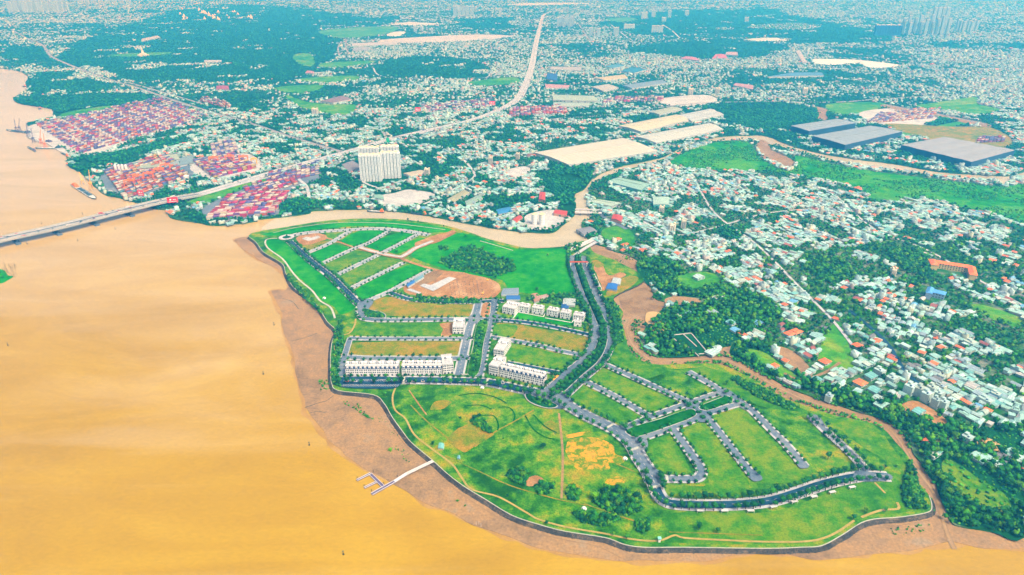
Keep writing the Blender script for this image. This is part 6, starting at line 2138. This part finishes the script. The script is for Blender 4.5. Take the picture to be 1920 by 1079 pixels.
# billboards
def billboard(label, px, py, w_, h, z0, an, mat, z=Z1, seed=0):
    x, y, _ = W(px, py, z)
    t = thing('billboard', label, 'billboard', (x, y, z), an, None)
    b = MB(); b.box(-w_ / 2, -.3, z0, w_ / 2, .3, z0 + h); p = b.build('panel', mat, t)
    r = random.Random(seed)
    b = MB()
    if mat == 'sign_red':
        b.cyl(0, 0, 0, .05, h * .17, n=10)
        e = b.build('emblem', 'sign_white', p); e.rotation_euler = (math.pi / 2, 0, 0); e.location = (-w_ * .18, -.32, z0 + h * .58)
        b = MB(); b.box(-w_ * .38, -.36, z0 + h * .16, w_ * .38, -.31, z0 + h * .26); b.box(w_ * .05, -.36, z0 + h * .5, w_ * .34, -.31, z0 + h * .62); b.build('white_stripe', 'sign_white', p)
    b = MB()
    for sx in (-w_ * .3, w_ * .3):
        b.cyl(sx, .8, 0, z0 + h * .8, .5, n=8)
    b.build('post', 'hull_dark', t)


billboard('large red billboard with white emblem beside the bridge ramp', 326, 388, 22, 12, 10, .35, 'sign_red', seed=1)
billboard('red billboard with white emblem in front of the middle container yard', 266, 373, 14, 13, 8, -.1, 'sign_red', seed=2)
billboard('green billboard rising beside the highway above the apartment towers', 728, 275, 9, 14, 12, .1, 'sign_green', seed=3)
billboard('magenta red billboard at the highway bend', 923, 200, 22, 14, 6, .1, 'sign_red', seed=4)
billboard('red sign above the stacks left of the highway bend', 784, 212, 20, 16, 4, .1, 'sign_red', seed=5)

# tanks and silos
def silo(label, px, py, r, h, roofc=(.62, .56, .30), z=Z1 + .5, cone=2.5):
    x, y, _ = W(px, py, z)
    t = thing('storage_tank', label, 'tank', (x, y, z), 0, None)
    b = MB(); b.cyl(0, 0, 0, h, r, n=20); b.build('shell', 'white_paint', t)
    b = MB(); b.cyl(0, 0, h + .01, h + cone, r * 1.04, r * .15, 20); o = b.build('roof', 'paint_obj', t); o.color = (*roofc, 1)
    b = MB()
    for k in range(1, 4):
        b.cyl(0, 0, h * k / 4, h * k / 4 + .3, r * 1.03, n=20)
    o = b.build('hoop', 'concrete', t)


silo('left white storage tank with yellow top by the canal', 1002, 420, 6, 22)
silo('right white storage tank with yellow top by the canal', 1016, 421, 6.5, 23)
silo('white tank at the right end of the middle container yard', 350, 337, 7, 10, (.6, .6, .58))
for i in range(4):
    silo('grey cement silo, %s of four from the river behind the middle yard' % nth(i), 218 + i * 6.5, 321, 3.6, 16, (.5, .55, .58))
for px, py, lb in ((1172, 861, 'beside the main road in the meadow'), (904, 728, 'at the top edge of the south meadow'), (1120, 688, 'at the avenue corner'), (1028, 721, 'in the small garden of the slanting terrace'), (1095, 955, 'below the long tree belt'), (608, 560, 'on the riverside lawn'), (1125, 553, 'beside the avenue')):
    x, y, _ = W(px, py, ZP)
    t = thing('white_dome', 'small white dome tent %s' % lb, 'dome', (x, y, ZP), 0)
    b = MB()
    for k in range(4):
        a0, a1 = k * math.pi / 8, (k + 1) * math.pi / 8
        b.cyl(0, 0, 2.8 * math.sin(a0), 2.8 * math.sin(a1), 2.8 * math.cos(a0), 2.8 * math.cos(a1) + .02, 14)
    b.build('shell', 'white_paint', t)
    b = MB(); b.box(-.7, -2.95, 0, .7, -2.3, 1.7); b.build('door', 'dark_concrete', t)
# red roofs by the canal tanks
for cs, lb in (([(960, 412), (972, 404), (980, 408), (968, 417)], 'red roofed building left of the storage tanks'), ([(1038, 400), (1062, 404), (1064, 396), (1042, 393)], 'dark red roofed building right of the storage tanks'),
               ([(1010, 374), (1022, 376), (1023, 362), (1012, 361)], 'tall orange building behind the storage tanks'), ([(1146, 410), (1165, 416), (1168, 406), (1150, 402)], 'orange roofed house at the canal bridge')):
    quad_building('red_roofed_building', lb, 'building', cs, 6, (.62, .08, .05), (.55, .3, .2), rise=2, skylight=False)
# walled pond frames in the grove right of the creek
fr = MB()
for a, b in (((1257, 629), (1280, 651)), ((1257, 629), (1296, 625)), ((1280, 626), (1306, 650)), ((1296, 625), (1328, 663)), ((1290, 650), (1310, 668)), ((1310, 664), (1328, 663))):
    A, B = W(*a, Z1 + 1), W(*b, Z1 + 1)
    fr.bar(A, B, .8)
tag(fr.build('concrete_frame', 'concrete'), 'pale concrete frame walls of an unfinished pool among the trees', 'wall')
fill([(1255, 626), (1298, 622), (1332, 664), (1310, 670)], Z_EMPTY)
# temple spire in the distant clearing
x, y, _ = W(269, 106, Z1)
t = thing('temple', 'pale pointed temple in the distant forest clearing', 'temple', (x, y, Z1))
b = MB(); b.box(-28, -14, 0, 28, 14, 10); b.box(-16, -10, 10.01, 16, 10, 18); b.build('hall', 'cream_paint', t)
b = MB(); b.cyl(0, 0, 18, 52, 9, .5, 8); b.build('spire', 'cream_paint', t)
# gilded shrines of the hillside cemetery
gm = MB(); gm.box(-12, -10, 0, 12, 10, 8); gm.cyl(0, 0, 8, 26, 8, 1, 8)
gme = gm.mesh('hillside_shrine', ['gold'])
for i in range(34):
    px, py = 335 + rng.random() * 145, 18 + rng.random() * 22
    if i < 14: px, py = 372 + i * 2.4 + rng.normal() * 2, 20 + i * 1.2
    x, y, _ = W(px, py, Z1)
    o = obj('hillside_shrine', gme, None, loc=(x, y, Z1), rot=rng.uniform(-.4, .4)); s_ = rng.uniform(.7, 1.3); o.scale = (s_, s_, s_)
    tag(o, 'tiny golden shrine glinting on the distant wooded hill', 'shrine', 'golden shrines on the distant hill')

# rows of foundation stumps on the building site
stp = MB(); stp.box(-.5, -.5, 0, .5, .5, 1.6); stm = stp.mesh('foundation_stump', ['dark_concrete'])
k = 0
for i in range(9):
    for j in range(9):
        x, y, _ = W(842 + i * 7.4 + j * .6, 528 + j * 3.1, ZP + .5)
        if rng.random() < .25: continue
        o = obj('foundation_stump', stm, None, loc=(x, y, ZP + .4), scale=(rng.uniform(.8, 1.8), 1, .5))
        tag(o, 'dark foundation stump standing in the brown building pit', 'foundation', 'foundation stumps in the building pit')
# site excavators
for k, (px, py) in enumerate(((914, 527), (905, 552))):
    x, y, _ = W(px, py, ZP + .6)
    t = thing('excavator', 'small yellow excavator in the building pit, %s from the grove' % nth(k), 'excavator', (x, y, ZP + .5), k * 1.3)
    b = MB(); b.box(-2, -1.5, 0, 2, -.9, .9); b.box(-2, .9, 0, 2, 1.5, .9); b.build('track', 'tyre', t)
    b = MB(); b.box(-1.8, -1.2, .95, 1.8, 1.2, 2.8, top=.15); b.build('cab', 'crane_yellow', t)
    b = MB(); b.bar((1.5, 0, 2), (4, 0, 4.2), .25); b.bar((4, 0, 4.2), (6, 0, 1.2), .2); b.box(5.6, -.6, .3, 6.6, .6, 1.2); b.build('arm', 'crane_yellow', t)
# round flower beds, pale ornament by the slanting terrace
for k, (px, py) in enumerate(((1044, 707), (1041, 713))):
    x, y, _ = W(px, py, ZP)
    b = MB(); b.cyl(0, 0, 0, .5, 4.2 - k, n=16)
    o = b.build('flower_bed', 'crane_yellow'); o.location = (x, y, ZP + .4)
    tag(o, 'round yellow flower bed in the garden at the end of the slanting terrace' if k == 0 else 'smaller yellow flower bed overlapping the round one', 'flower bed')
x, y, _ = W(1236, 1016, ZP)
t = thing('lookout_tower', 'small turquoise lookout box on the river wall', 'lookout', (x, y, ZP))
b = MB(); b.box(-1, -1, 0, 1, 1, 4); b.build('shaft', 'white_paint', t)
b = MB(); b.box(-1.6, -1.6, 4.01, 1.6, 1.6, 5); o = b.build('cabin', 'paint_obj', t); o.color = (.2, .6, .5, 1)
# tarpaulin shelters along the south street
for k, px in enumerate((1313, 1358, 1407, 1450, 1489, 1526, 1560, 1597)):
    py = 961 if px < 1420 else 961 - (px - 1420) * .25
    x, y, _ = W(px, py, ZP + .5)
    t = thing('bus_shelter', 'pale roadside shelter, %s from the corner along the south street' % nth(k), 'shelter', (x, y, ZP + .5), 0 if px < 1420 else .25, 'shelters along the south street')
    b = MB(); b.box(-3.5, -1.5, 2.6, 3.5, 1.5, 2.9); b.build('roof', 'roof_white', t)
    b = MB()
    for sx in (-3.2, 3.2):
        for sy in (-1.2, 1.2):
            b.box(sx - .1, sy - .1, 0, sx + .1, sy + .1, 2.59)
    b.build('post', 'rail_white', t)

# ================================================================== TOWN HOUSES: near part in world-aligned blocks
def in_poly(P, x, y):
    P = np.asarray(P, float); ins = np.zeros(np.shape(x), bool)
    for i in range(len(P)):
        ax, ay = P[i]; bx, by = P[(i + 1) % len(P)]
        if ay == by: continue
        c = ((ay > y) != (by > y)) & (x < (bx - ax) * (y - ay) / (by - ay) + ax)
        ins ^= c
    return ins


houses = []    # x y z sx sy sz rot type roof wall depth
trees = []     # x y z r hs
XR, YR = (-1500, 1900), (480, 3150)
ns = 960
sx_, sy_ = rng.uniform(*XR, ns), rng.uniform(*YR, ns)
sang = rng.choice([.55, -.98, .45, .7, -.85, .6], ns) + rng.normal(0, .07, ns)
GX, GY = 8.3, 10.4
from mathutils.kdtree import KDTree
kd = KDTree(ns)
for i in range(ns):
    kd.insert((sx_[i], sy_[i], 0), i)
kd.balance()
for i in range(ns):
    ca, sa = math.cos(sang[i]), math.sin(sang[i])
    m = np.arange(-12, 13)
    gx, gy = np.meshgrid(m * GX, m * GY)
    gy = gy + np.floor(m / 2)[:, None] * 2.6
    gx = gx + rng.uniform(-1.2, 1.2, gx.shape); gy = gy + rng.uniform(-1.2, 1.2, gy.shape)
    X = sx_[i] + gx * ca - gy * sa; Y = sy_[i] + gx * sa + gy * ca
    X, Y = X.ravel(), Y.ravel()
    px, py, dp = pix(X, Y, Z1)
    ok = (px > -60) & (px < 2020) & (py > 205) & (py < 1100)
    zc = zone_at(px, py)
    ok &= (zc == Z_TOWN)
    for q in np.where(ok)[0]:
        if kd.find((X[q], Y[q], 0))[1] != i:
            continue
        houses.append((X[q], Y[q], sang[i]))
hx = np.array([h[0] for h in houses]); hy = np.array([h[1] for h in houses]); ha = np.array([h[2] for h in houses])
hpx, hpy, hd_ = pix(hx, hy, Z1)
dense = fnoise(hx, hy, 70, 2) * .62 + vnoise(hx, hy, 24, 14) * .38
right_town = (hpx > 1120) & (hpy > 305)
thr = np.where(right_town, .455, .50)
thr = np.where((hpy < 300) & right_town, .46, thr)
is_tree = dense < thr
is_tree |= rng.random(len(hx)) < np.where(right_town, .13, .20)
hs_idx = np.where(~is_tree)[0]
n = len(hs_idx)
typ = rng.choice(len(HOUSES), n, p=[.22, .17, .18, .07, .02, .05, .10, .07, .05, .07])
roof = rng.choice(len(ROOFS), n, p=RW); wall = rng.choice(len(WALLS), n, p=WW)
hip = typ == 5
roof[hip & (rng.random(n) < .7)] = 6
flat = np.isin(typ, (3, 4, 8))
roof[flat] = rng.choice([1, 2, 3, 5, 0], flat.sum())
SX = rng.uniform(5.2, 8.8, n); SY = rng.uniform(7, 12.5, n)
big = rng.random(n) < .05
SX[big] *= 1.7; SY[big] *= 1.6
SZ = np.where(flat, rng.uniform(6, 9, n), rng.uniform(6.5, 8.5, n))
SZ = np.where(typ == 4, rng.uniform(8, 11, n), SZ)
rec = np.stack([hx[hs_idx], hy[hs_idx], np.full(n, Z1 + .3) + rng.uniform(0, .8, n), SX, SY, SZ, ha[hs_idx] + rng.choice([0, math.pi, math.pi / 2], n, p=[.45, .45, .1]) + rng.normal(0, .06, n), typ, roof, wall], 1)
# hand placed houses at the peninsula-facing town edge (px, py, type, roof, width, depth)
hand = [(1492, 626, 5, 6, 16, 13), (1480, 630, 5, 6, 14, 12), (1607, 652, 5, 6, 12, 12), (1546, 682, 5, 6, 14, 12), (1612, 722, 5, 6, 14, 13), (1452, 690, 5, 6, 10, 9), (1444, 692, 0, 2, 8, 10), (1532, 716, 0, 9, 12, 11), (1470, 575, 5, 6, 9, 9),
        (1735, 832, 5, 6, 8, 8), (1752, 850, 0, 9, 14, 12), (1747, 856, 2, 3, 12, 10), (1812, 828, 3, 1, 10, 10), (1836, 862, 0, 0, 16, 14), (1852, 868, 1, 0, 16, 14), (1862, 872, 0, 1, 15, 14), (1880, 862, 0, 10, 14, 12), (1900, 856, 0, 0, 16, 14), (1912, 866, 1, 1, 14, 13),
        (1766, 768, 4, 1, 9, 9), (1752, 764, 4, 1, 8, 9), (1735, 752, 4, 1, 12, 10), (1722, 742, 4, 3, 12, 10), (1716, 735, 3, 1, 12, 11), (1704, 738, 4, 1, 12, 11), (1744, 740, 4, 3, 10, 10), (1758, 744, 3, 1, 11, 11), (1652, 762, 0, 0, 16, 11), (1646, 752, 1, 1, 12, 10), (1722, 775, 0, 9, 14, 9),
        (1640, 735, 0, 9, 13, 12), (1632, 710, 2, 9, 14, 10), (1648, 702, 3, 1, 10, 12), (1672, 716, 3, 1, 14, 11), (1420, 608, 0, 8, 16, 14), (1378, 622, 0, 8, 12, 10), (1372, 608, 0, 9, 14, 12), (1345, 562, 0, 3, 30, 9), (1248, 482, 0, 0, 14, 10), (1310, 523, 1, 1, 16, 12),
        (1290, 590, 0, 9, 12, 10), (1275, 596, 0, 3, 12, 9), (1336, 590, 2, 5, 12, 14), (1070, 462, 0, 5, 10, 8), (1158, 452, 5, 6, 14, 9), (1172, 462, 5, 6, 16, 8)]
hr = []
for px, py, ty, rf_, a, b in hand:
    x, y, _ = W(px, py, Z1)
    hr.append((x, y, Z1 + .3, a, b, 9 if ty != 4 else 12, .55, ty, rf_, 0))
hr = np.array(hr)
# drop random houses overlapping hand placed ones
keep = np.ones(len(rec), bool)
for r in hr:
    keep &= (np.hypot(rec[:, 0] - r[0], rec[:, 1] - r[1]) > max(r[3], r[4]) * .75 + 3)
rec = rec[keep]
rec = np.concatenate([hr, rec])
P_ = pix(rec[:, 0], rec[:, 1], Z1)
size_key = P_[2] / np.sqrt(rec[:, 3] * rec[:, 4])
inview = (P_[0] > 5) & (P_[0] < 1915) & (P_[1] < 1070)
size_key = np.where(inview, size_key, 1e9)
size_key[:len(hr)] *= .5
order = np.argsort(size_key)
print('houses', len(rec))
NI = 298
ind, rest = order[:NI], order[NI:]
LM = [('the orange roofed school', 1784, 500), ('the blue roofed church', 1752, 556), ('the mud pool in the creek', 1200, 566), ('the concrete pool', 1290, 645), ('the golden-brown pond', 1230, 605), ('the brown lane', 1735, 775), ('the creek mouth', 1770, 980),
      ('the narrow pond', 1858, 832), ('the canal bridge', 1100, 398), ('the orange twin house', 1486, 628), ('the bare yard', 1490, 680), ('the right town edge', 1910, 700), ('the right-hand field', 1860, 590)]
# part meshes of every house kind
HM = []
for ti, (v, f, role) in enumerate(HOUSES):
    d = {}
    for nm, rs, mt in (('wall', (0,), 'paint_obj'), ('roof', (1, 3), 'roof_obj'), ('water_tank', (4,), 'slate')):
        ff = [q for q, r in zip(f, role) if r in rs]
        if ff:
            used = sorted({i for q in ff for i in q}); mp_ = {i: k for k, i in enumerate(used)}
            me = bpy.data.meshes.new(nm); me.from_pydata([v[i] for i in used], [], [tuple(mp_[i] for i in q) for q in ff]); me.materials.append(MATS[mt])
            d[nm] = me
    HM.append(d)
hw_ = MB(); hw_.box(-.11, -.012, -.07, .11, .004, .09); HWM = hw_.mesh('window', ['window_glass'])
KW = ['low gabled', 'steep gabled', 'lean-to roofed', 'flat roofed two storey', 'tall flat roofed', 'hip roofed', 'L-shaped', 'gabled house with terrace', 'flat roofed single storey', 'long low gabled']
used_l = {}
lab_ct = {}
for q in ind:
    r = rec[q]
    px, py, _ = pix(r[0], r[1], Z1)
    li = int(np.argmin([math.hypot((px - a), (py - b) * 1.6) for _, a, b in LM]))
    lab_ct.setdefault((int(r[7]), int(r[8]), int(r[9]), li), []).append(q)
for (ty, rf_, wl_, li), qs in lab_ct.items():
    qs.sort(key=lambda q: math.hypot(pix(rec[q][0], rec[q][1])[0] - LM[li][1], (pix(rec[q][0], rec[q][1])[1] - LM[li][2]) * 1.6))
    for k, q in enumerate(qs):
        r = rec[q]
        kw = KW[ty] if 'house' in KW[ty] else KW[ty] + ' house'
        rc_ = ROOFS[rf_][1].replace(' ', '-')
        base = '%s %s, %s walls' % (rc_, kw.replace(' roofed', '-roof').replace('flat-roof two storey', 'two-storey flat').replace('flat-roof single storey', 'one-storey flat').replace('gabled house with terrace', 'terraced-roof house'), WALLS[wl_][1])
        lab = base + (', near ' if len(qs) == 1 else ', %s nearest ' % nth(k) if k else ', nearest ') + LM[li][0]
        t = thing('house', lab, 'house', (r[0], r[1], r[2]), r[6], 'houses of the old town')
        t.scale = (r[3], r[4], r[5])
        rc, wc = ROOFS[rf_][0], WALLS[wl_][0]
        j = rng.uniform(.85, 1.1)
        for nm, me in HM[ty].items():
            o = obj(nm, me, None, t)
            o.color = (*[c * j for c in (rc if nm == 'roof' else wc)], 1)
            if nm == 'wall':
                wo = o
        ysh = -.5 if ty != 5 else -.46
        for wx in (-.26, .26):
            obj('window', HWM, None, t, loc=(wx if ty != 6 else wx * .5 - .2, ysh, .26))
rest_rec = rec[rest]
o = merged_houses('town_houses', rest_rec)
tag(o, kind='stuff', label='closely packed small houses filling the old town and its outskirts')
# trees between houses
ti = np.where(is_tree)[0]
tx, ty_ = hx[ti], hy[ti]
tn = len(tx)
trees.append(np.stack([tx + rng.uniform(-3, 3, tn), ty_ + rng.uniform(-3, 3, tn), np.full(tn, Z1), rng.uniform(2.4, 5.2, tn)], 1))
m2 = rng.random(tn) < .7
trees.append(np.stack([tx[m2] + rng.uniform(-6, 6, m2.sum()), ty_[m2] + rng.uniform(-6, 6, m2.sum()), np.full(m2.sum(), Z1), rng.uniform(2.4, 4.6, m2.sum())], 1))

# forest zones, near part (below row 205): jittered grid in world space
def grid_zone(code, sp, y0, y1, r0, r1, keepf=None, z=Z1):
    xs = np.arange(XR[0] - 200, XR[1] + 500, sp); ys = np.arange(440, YR[1] + 200, sp)
    gx, gy = np.meshgrid(xs, ys)
    gx = (gx + rng.uniform(-.45, .45, gx.shape) * sp).ravel(); gy = (gy + rng.uniform(-.45, .45, gy.shape) * sp).ravel()
    px, py, _ = pix(gx, gy, z)
    ok = (px > -120) & (px < 2060) & (py >= y0) & (py < y1) & (zone_at(px, py) == code)
    gx, gy = gx[ok], gy[ok]
    if keepf is not None:
        k = keepf(gx, gy); gx, gy = gx[k], gy[k]
    return np.stack([gx, gy, np.full(len(gx), z), rng.uniform(r0, r1, len(gx))], 1)


near_f = grid_zone(Z_FOREST, 6.2, 205, 1120, 3.0, 6.0, lambda x, y: fnoise(x, y, 60, 5) > .36)
low_b = grid_zone(Z_FOREST, 5.5, 400, 1120, 1.2, 2.6)
wet_b = grid_zone(Z_SHRUB, 7.5, 205, 1120, 1.6, 4.4, lambda x, y: fnoise(x, y, 55, 8) > .46)
gg = []
for poly in GROVES:
    P = np.array(poly, float)
    xs, ys = np.meshgrid(np.arange(P[:, 0].min(), P[:, 0].max(), 3.4), np.arange(P[:, 1].min(), P[:, 1].max(), 1.7))
    xs = xs.ravel() + rng.uniform(-1.5, 1.5, xs.size); ys = ys.ravel() + rng.uniform(-.8, .8, ys.size)
    k = in_poly(P, xs, ys) & (rng.random(xs.size) < .8)
    X, Y = Wn(xs[k], ys[k], ZP)
    gg.append(np.stack([X, Y, np.full(len(X), ZP), rng.uniform(1.6, 3.6, len(X))], 1))
gg = np.concatenate(gg)
n = len(gg)
o = merged_tris('grove_undergrowth', CROWNS_MID, gg[:, 0], gg[:, 1], gg[:, 2] + gg[:, 3] * .6, gg[:, 3] * 1.1, gg[:, 3] * 1.1, rng.integers(0, 8, n), tree_colors(n), 'leaf_attr')
tag(o, kind='stuff', label='dark green undergrowth filling the groves of the peninsula')
print('grove', n)
print('near forest', len(near_f), len(low_b), len(wet_b))
forest = np.concatenate([near_f] + trees)
cb = []
for off in (-13, -10, -7.5, 7.5, 10, 13, 17):
    ll = offset_line(cl, off)
    for x, y, a in along(ll, 3.2, rng.uniform(0, 3)):
        if rng.random() < .7:
            cb.append((x + rng.uniform(-1.5, 1.5), y + rng.uniform(-1.5, 1.5), 1.2, rng.uniform(1.2, 3.2)))
cb = np.array(cb)
cpx, cpy, _ = pix(cb[:, 0], cb[:, 1], Z1)
cb = cb[~((cpx > 1150) & (cpx < 1265) & (cpy > 530) & (cpy < 600)) & (cpy < 985) & (fnoise(cb[:, 0], cb[:, 1], 30, 15) > .42)]
n = len(cb)
o = merged_tris('creekside_scrub', CROWNS_MID, cb[:, 0], cb[:, 1], cb[:, 2] + cb[:, 3] * .4, cb[:, 3], cb[:, 3] * .9, rng.integers(0, 8, n), tree_colors(n, 'wet'), 'leaf_attr')
tag(o, kind='stuff', label='scrub along both sides of the muddy creek')
# the largest-showing trees become single things
cand = []
for x, y, z, s_, lb, kd_ in near_trees:
    cand.append((x, y, z, s_, lb, kd_, pix(x, y, z)[2] / s_ * .5))
fp = pix(forest[:, 0], forest[:, 1], Z1)
fv = (fp[0] > 0) & (fp[0] < 1920) & (fp[1] < 1075)
for i in np.where(fv)[0]:
    cand.append((forest[i, 0], forest[i, 1], Z1, forest[i, 3], None, 'tree', fp[2][i] / forest[i, 3]))
tree_c = [c for c in cand if c[5] == 'tree']; bush_c = [c for c in cand if c[5] == 'bush']
tree_c.sort(key=lambda c: c[6])
# named singles always first
tree_ind = tree_c[:298]
tree_rest = tree_c[298:]
from collections import Counter
FLM = [('the creek mouth', 1775, 975), ('the narrow golden pond', 1858, 832), ('the brown lane end', 1765, 795), ('the mud pool', 1200, 566), ('the golden-brown pond', 1230, 605), ('the bare yard at the town edge', 1490, 680), ('the double orange roofed house', 1486, 628), ('the school', 1784, 500), ('the right town edge', 1900, 700), ('the canal bridge', 1100, 398)]
kct = {}
for i, (x, y, z, s_, lb, kd_, _) in enumerate(tree_ind):
    if lb is None:
        px, py, _ = pix(x, y, z)
        li = int(np.argmin([math.hypot(px - a, (py - b) * 1.6) for _, a, b in FLM]))
        kct[li] = kct.get(li, -1) + 1
        lb = 'broad green jungle tree among those nearest %s' % FLM[li][0]
        gp = 'jungle trees near %s' % FLM[li][0]
    else:
        gp = lb if lb.startswith('green tree in') else 'single trees on the peninsula'
    round_tree.put(x, y, z, s_ * .95, lb, gp, 'tree', 'tree', tuple(tree_colors(1)[0]), i)
for i, (x, y, z, s_, lb, kd_, _) in enumerate(bush_c):
    bush_kind.put(x, y, z, s_, lb, lb, 'bush', 'bush', tuple(tree_colors(1, 'wet')[0]), i)
A = np.array([(c[0], c[1], c[2], c[3]) for c in tree_rest])
# trees not in view kept too
B = forest[~fv]
A = np.concatenate([A, B])
dp = pix(A[:, 0], A[:, 1], Z1)[2]
near = dp < 1350
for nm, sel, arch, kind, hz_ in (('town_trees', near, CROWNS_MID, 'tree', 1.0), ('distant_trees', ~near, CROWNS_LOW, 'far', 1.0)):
    q = A[sel]; n = len(q)
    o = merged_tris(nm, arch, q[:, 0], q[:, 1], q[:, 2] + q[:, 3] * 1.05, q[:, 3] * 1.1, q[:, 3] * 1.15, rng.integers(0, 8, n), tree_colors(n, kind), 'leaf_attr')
    tag(o, kind='stuff', label='dense dark green trees growing between and around the town houses')
for nm, q, arch, kind in (('undergrowth', low_b, CROWNS_LOW, 'wet'), ('wetland_shrubs', wet_b, CROWNS_LOW, 'wet')):
    n = len(q)
    o = merged_tris(nm, arch, q[:, 0], q[:, 1], q[:, 2] + q[:, 3] * .35, q[:, 3] * 1.1, q[:, 3] * .9, rng.integers(0, 8, n), tree_colors(n, kind), 'leaf_attr')
    tag(o, kind='stuff', label='low green bushes and undergrowth')

# ================================================================== FAR TOWN AND FOREST (rows above 205), denser than one can count
recs, ft = [], []
y = 204.0
while y > -30:
    s = CP * (y - YH) / H              # pixels per metre
    dx = max(8.5 * s, 3.0); dy = max(.75 + .5 * (y + 30) / 235, .75)
    xs = np.arange(-200, 2120, dx) + rng.uniform(0, dx)
    xs = xs + rng.uniform(-.3, .3, len(xs)) * dx
    ys = y + rng.uniform(-.5, .5, len(xs)) * dy
    X, Y = Wn(xs, ys, Z1)
    zc = zone_at(xs + (fnoise(X, Y, 260, 21) - .5) * 90 * s * 2, ys + (fnoise(X, Y, 260, 22) - .5) * 12)
    zc2 = zone_at(xs, ys)
    zc = np.where((zc2 == Z_WATER) | (zc2 == Z_EMPTY), zc2, np.where((zc == Z_WATER) | (zc == Z_EMPTY), zc2, zc))
    zc = np.where((zc == Z_FOREST) & (fnoise(X, Y, 150, 33) > .70), Z_TOWN, zc)
    ns_ = fnoise(X, Y, 420, 6) * .45 + fnoise(X, Y, 90, 9) * .35 + rng.random(len(xs)) * .2
    town = (zc == Z_TOWN)
    tthr = .52 - .03 * (xs > 1100) - .10 * (y < 45)
    hsel = town & (ns_ > tthr) & (rng.random(len(xs)) < .8)
    tsel = (town & ~hsel & (rng.random(len(xs)) < .75)) | (zc == Z_FOREST)
    k = hsel.sum()
    if k:
        ws = dx / s * rng.uniform(.55, 1.1, k)
        ds = np.minimum(ws * rng.uniform(.8, 1.8, k), 60)
        hh = rng.uniform(5, 8, k) * (1 + (rng.random(k) < .05) * 1.2)
        big = rng.random(k) < .06
        ws[big] *= 2.2; ds[big] *= 1.5
        recs.append(np.stack([X[hsel], Y[hsel], np.full(k, Z1 + .2), ws, ds, hh, rng.uniform(-.5, .5, k), rng.choice([0, 2, 3, 8, 9], k), rng.choice(len(ROOFS), k, p=RW), rng.choice(len(WALLS), k, p=WW)], 1))
    k = tsel.sum()
    if k:
        rr = dx / s * rng.uniform(.5, .85, k)
        ft.append(np.stack([X[tsel], Y[tsel], np.full(k, Z1), rr, np.minimum(rr * .8, rng.uniform(6, 10, k))], 1))
    y -= dy
far_h = np.concatenate(recs)
far_h = far_h[(far_h[:, 7] >= 0)]
print('far houses', len(far_h))
o = merged_houses('far_town', far_h)
tag(o, kind='stuff', label='countless small pale buildings of the distant city fading into haze')
ft = np.concatenate(ft)
print('far trees', len(ft))
n = len(ft)
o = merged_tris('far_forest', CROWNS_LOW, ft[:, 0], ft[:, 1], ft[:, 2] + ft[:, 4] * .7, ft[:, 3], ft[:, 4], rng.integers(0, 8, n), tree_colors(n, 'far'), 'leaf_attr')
tag(o, kind='stuff', label='dark distant woods between the city quarters')

# grass tufts and weeds over meadows near the camera
mx = rng.uniform(-300, 800, 9000); my = rng.uniform(640, 1250, 9000)
px, py, _ = pix(mx, my, ZP)
pp = [np.array(pen_out, float)]
ok = in_poly(pen_out, px, py) & (fnoise(mx, my, 40, 12) > .56)
streetmask = np.zeros_like(zone)
okl = []
for nm, l, wt, wr, sp in street_lines:
    pass
mx, my = mx[ok], my[ok]
L2 = np.concatenate([l for _, l, _, _, _ in street_lines] + [l_av])
keep = np.ones(len(mx), bool)
for a in L2:
    keep &= np.hypot(mx - a[0], my - a[1]) > 16
mx, my = mx[keep], my[keep]
n = len(mx)
r_ = rng.uniform(.5, 1.3, n)
o = merged_tris('meadow_tufts', CROWNS_LOW, mx, my, np.full(n, ZP + .3), r_, r_ * .7, rng.integers(0, 8, n), tree_colors(n, 'wet') * 1.1, 'leaf_attr')
tag(o, kind='stuff', label='rough tufts of weeds on the meadows')

# things that still share a label: told apart by their order from the left where that helps
by = {}
for o in S.objects:
    if o.parent is None and 'label' in o and 'category' in o:
        by.setdefault(o['label'], []).append(o)
for lab, os_ in by.items():
    if 1 < len(os_) <= 30 and len(lab.split()) <= 11:
        os_.sort(key=lambda o: pix(o.location.x, o.location.y, o.location.z)[0])
        for i, o in enumerate(os_):
            o['label'] = lab + ', %s from the left' % nth(i)
# ================================================================== HAZE
hb = MB(); hb.box(-41500, -3500, -1.0, 41500, 41500, 508)
m = bpy.data.materials.new('haze'); m.use_nodes = True
t = m.node_tree
t.nodes.remove(t.nodes['Principled BSDF'])
pv = t.nodes.new('ShaderNodeVolumePrincipled')
pv.inputs['Color'].default_value = (.035, .45, 1.0, 1)
pv.inputs['Density'].default_value = .00027
pv.inputs['Anisotropy'].default_value = 0.25
pv.inputs['Absorption Color'].default_value = (1, 1, 1, 1)
t.links.new(pv.outputs[0], t.nodes['Material Output'].inputs['Volume'])
MATS['haze'] = m
o = hb.build('haze', 'haze')
o['kind'] = 'stuff'
o['label'] = 'pale blue haze over the distant city'
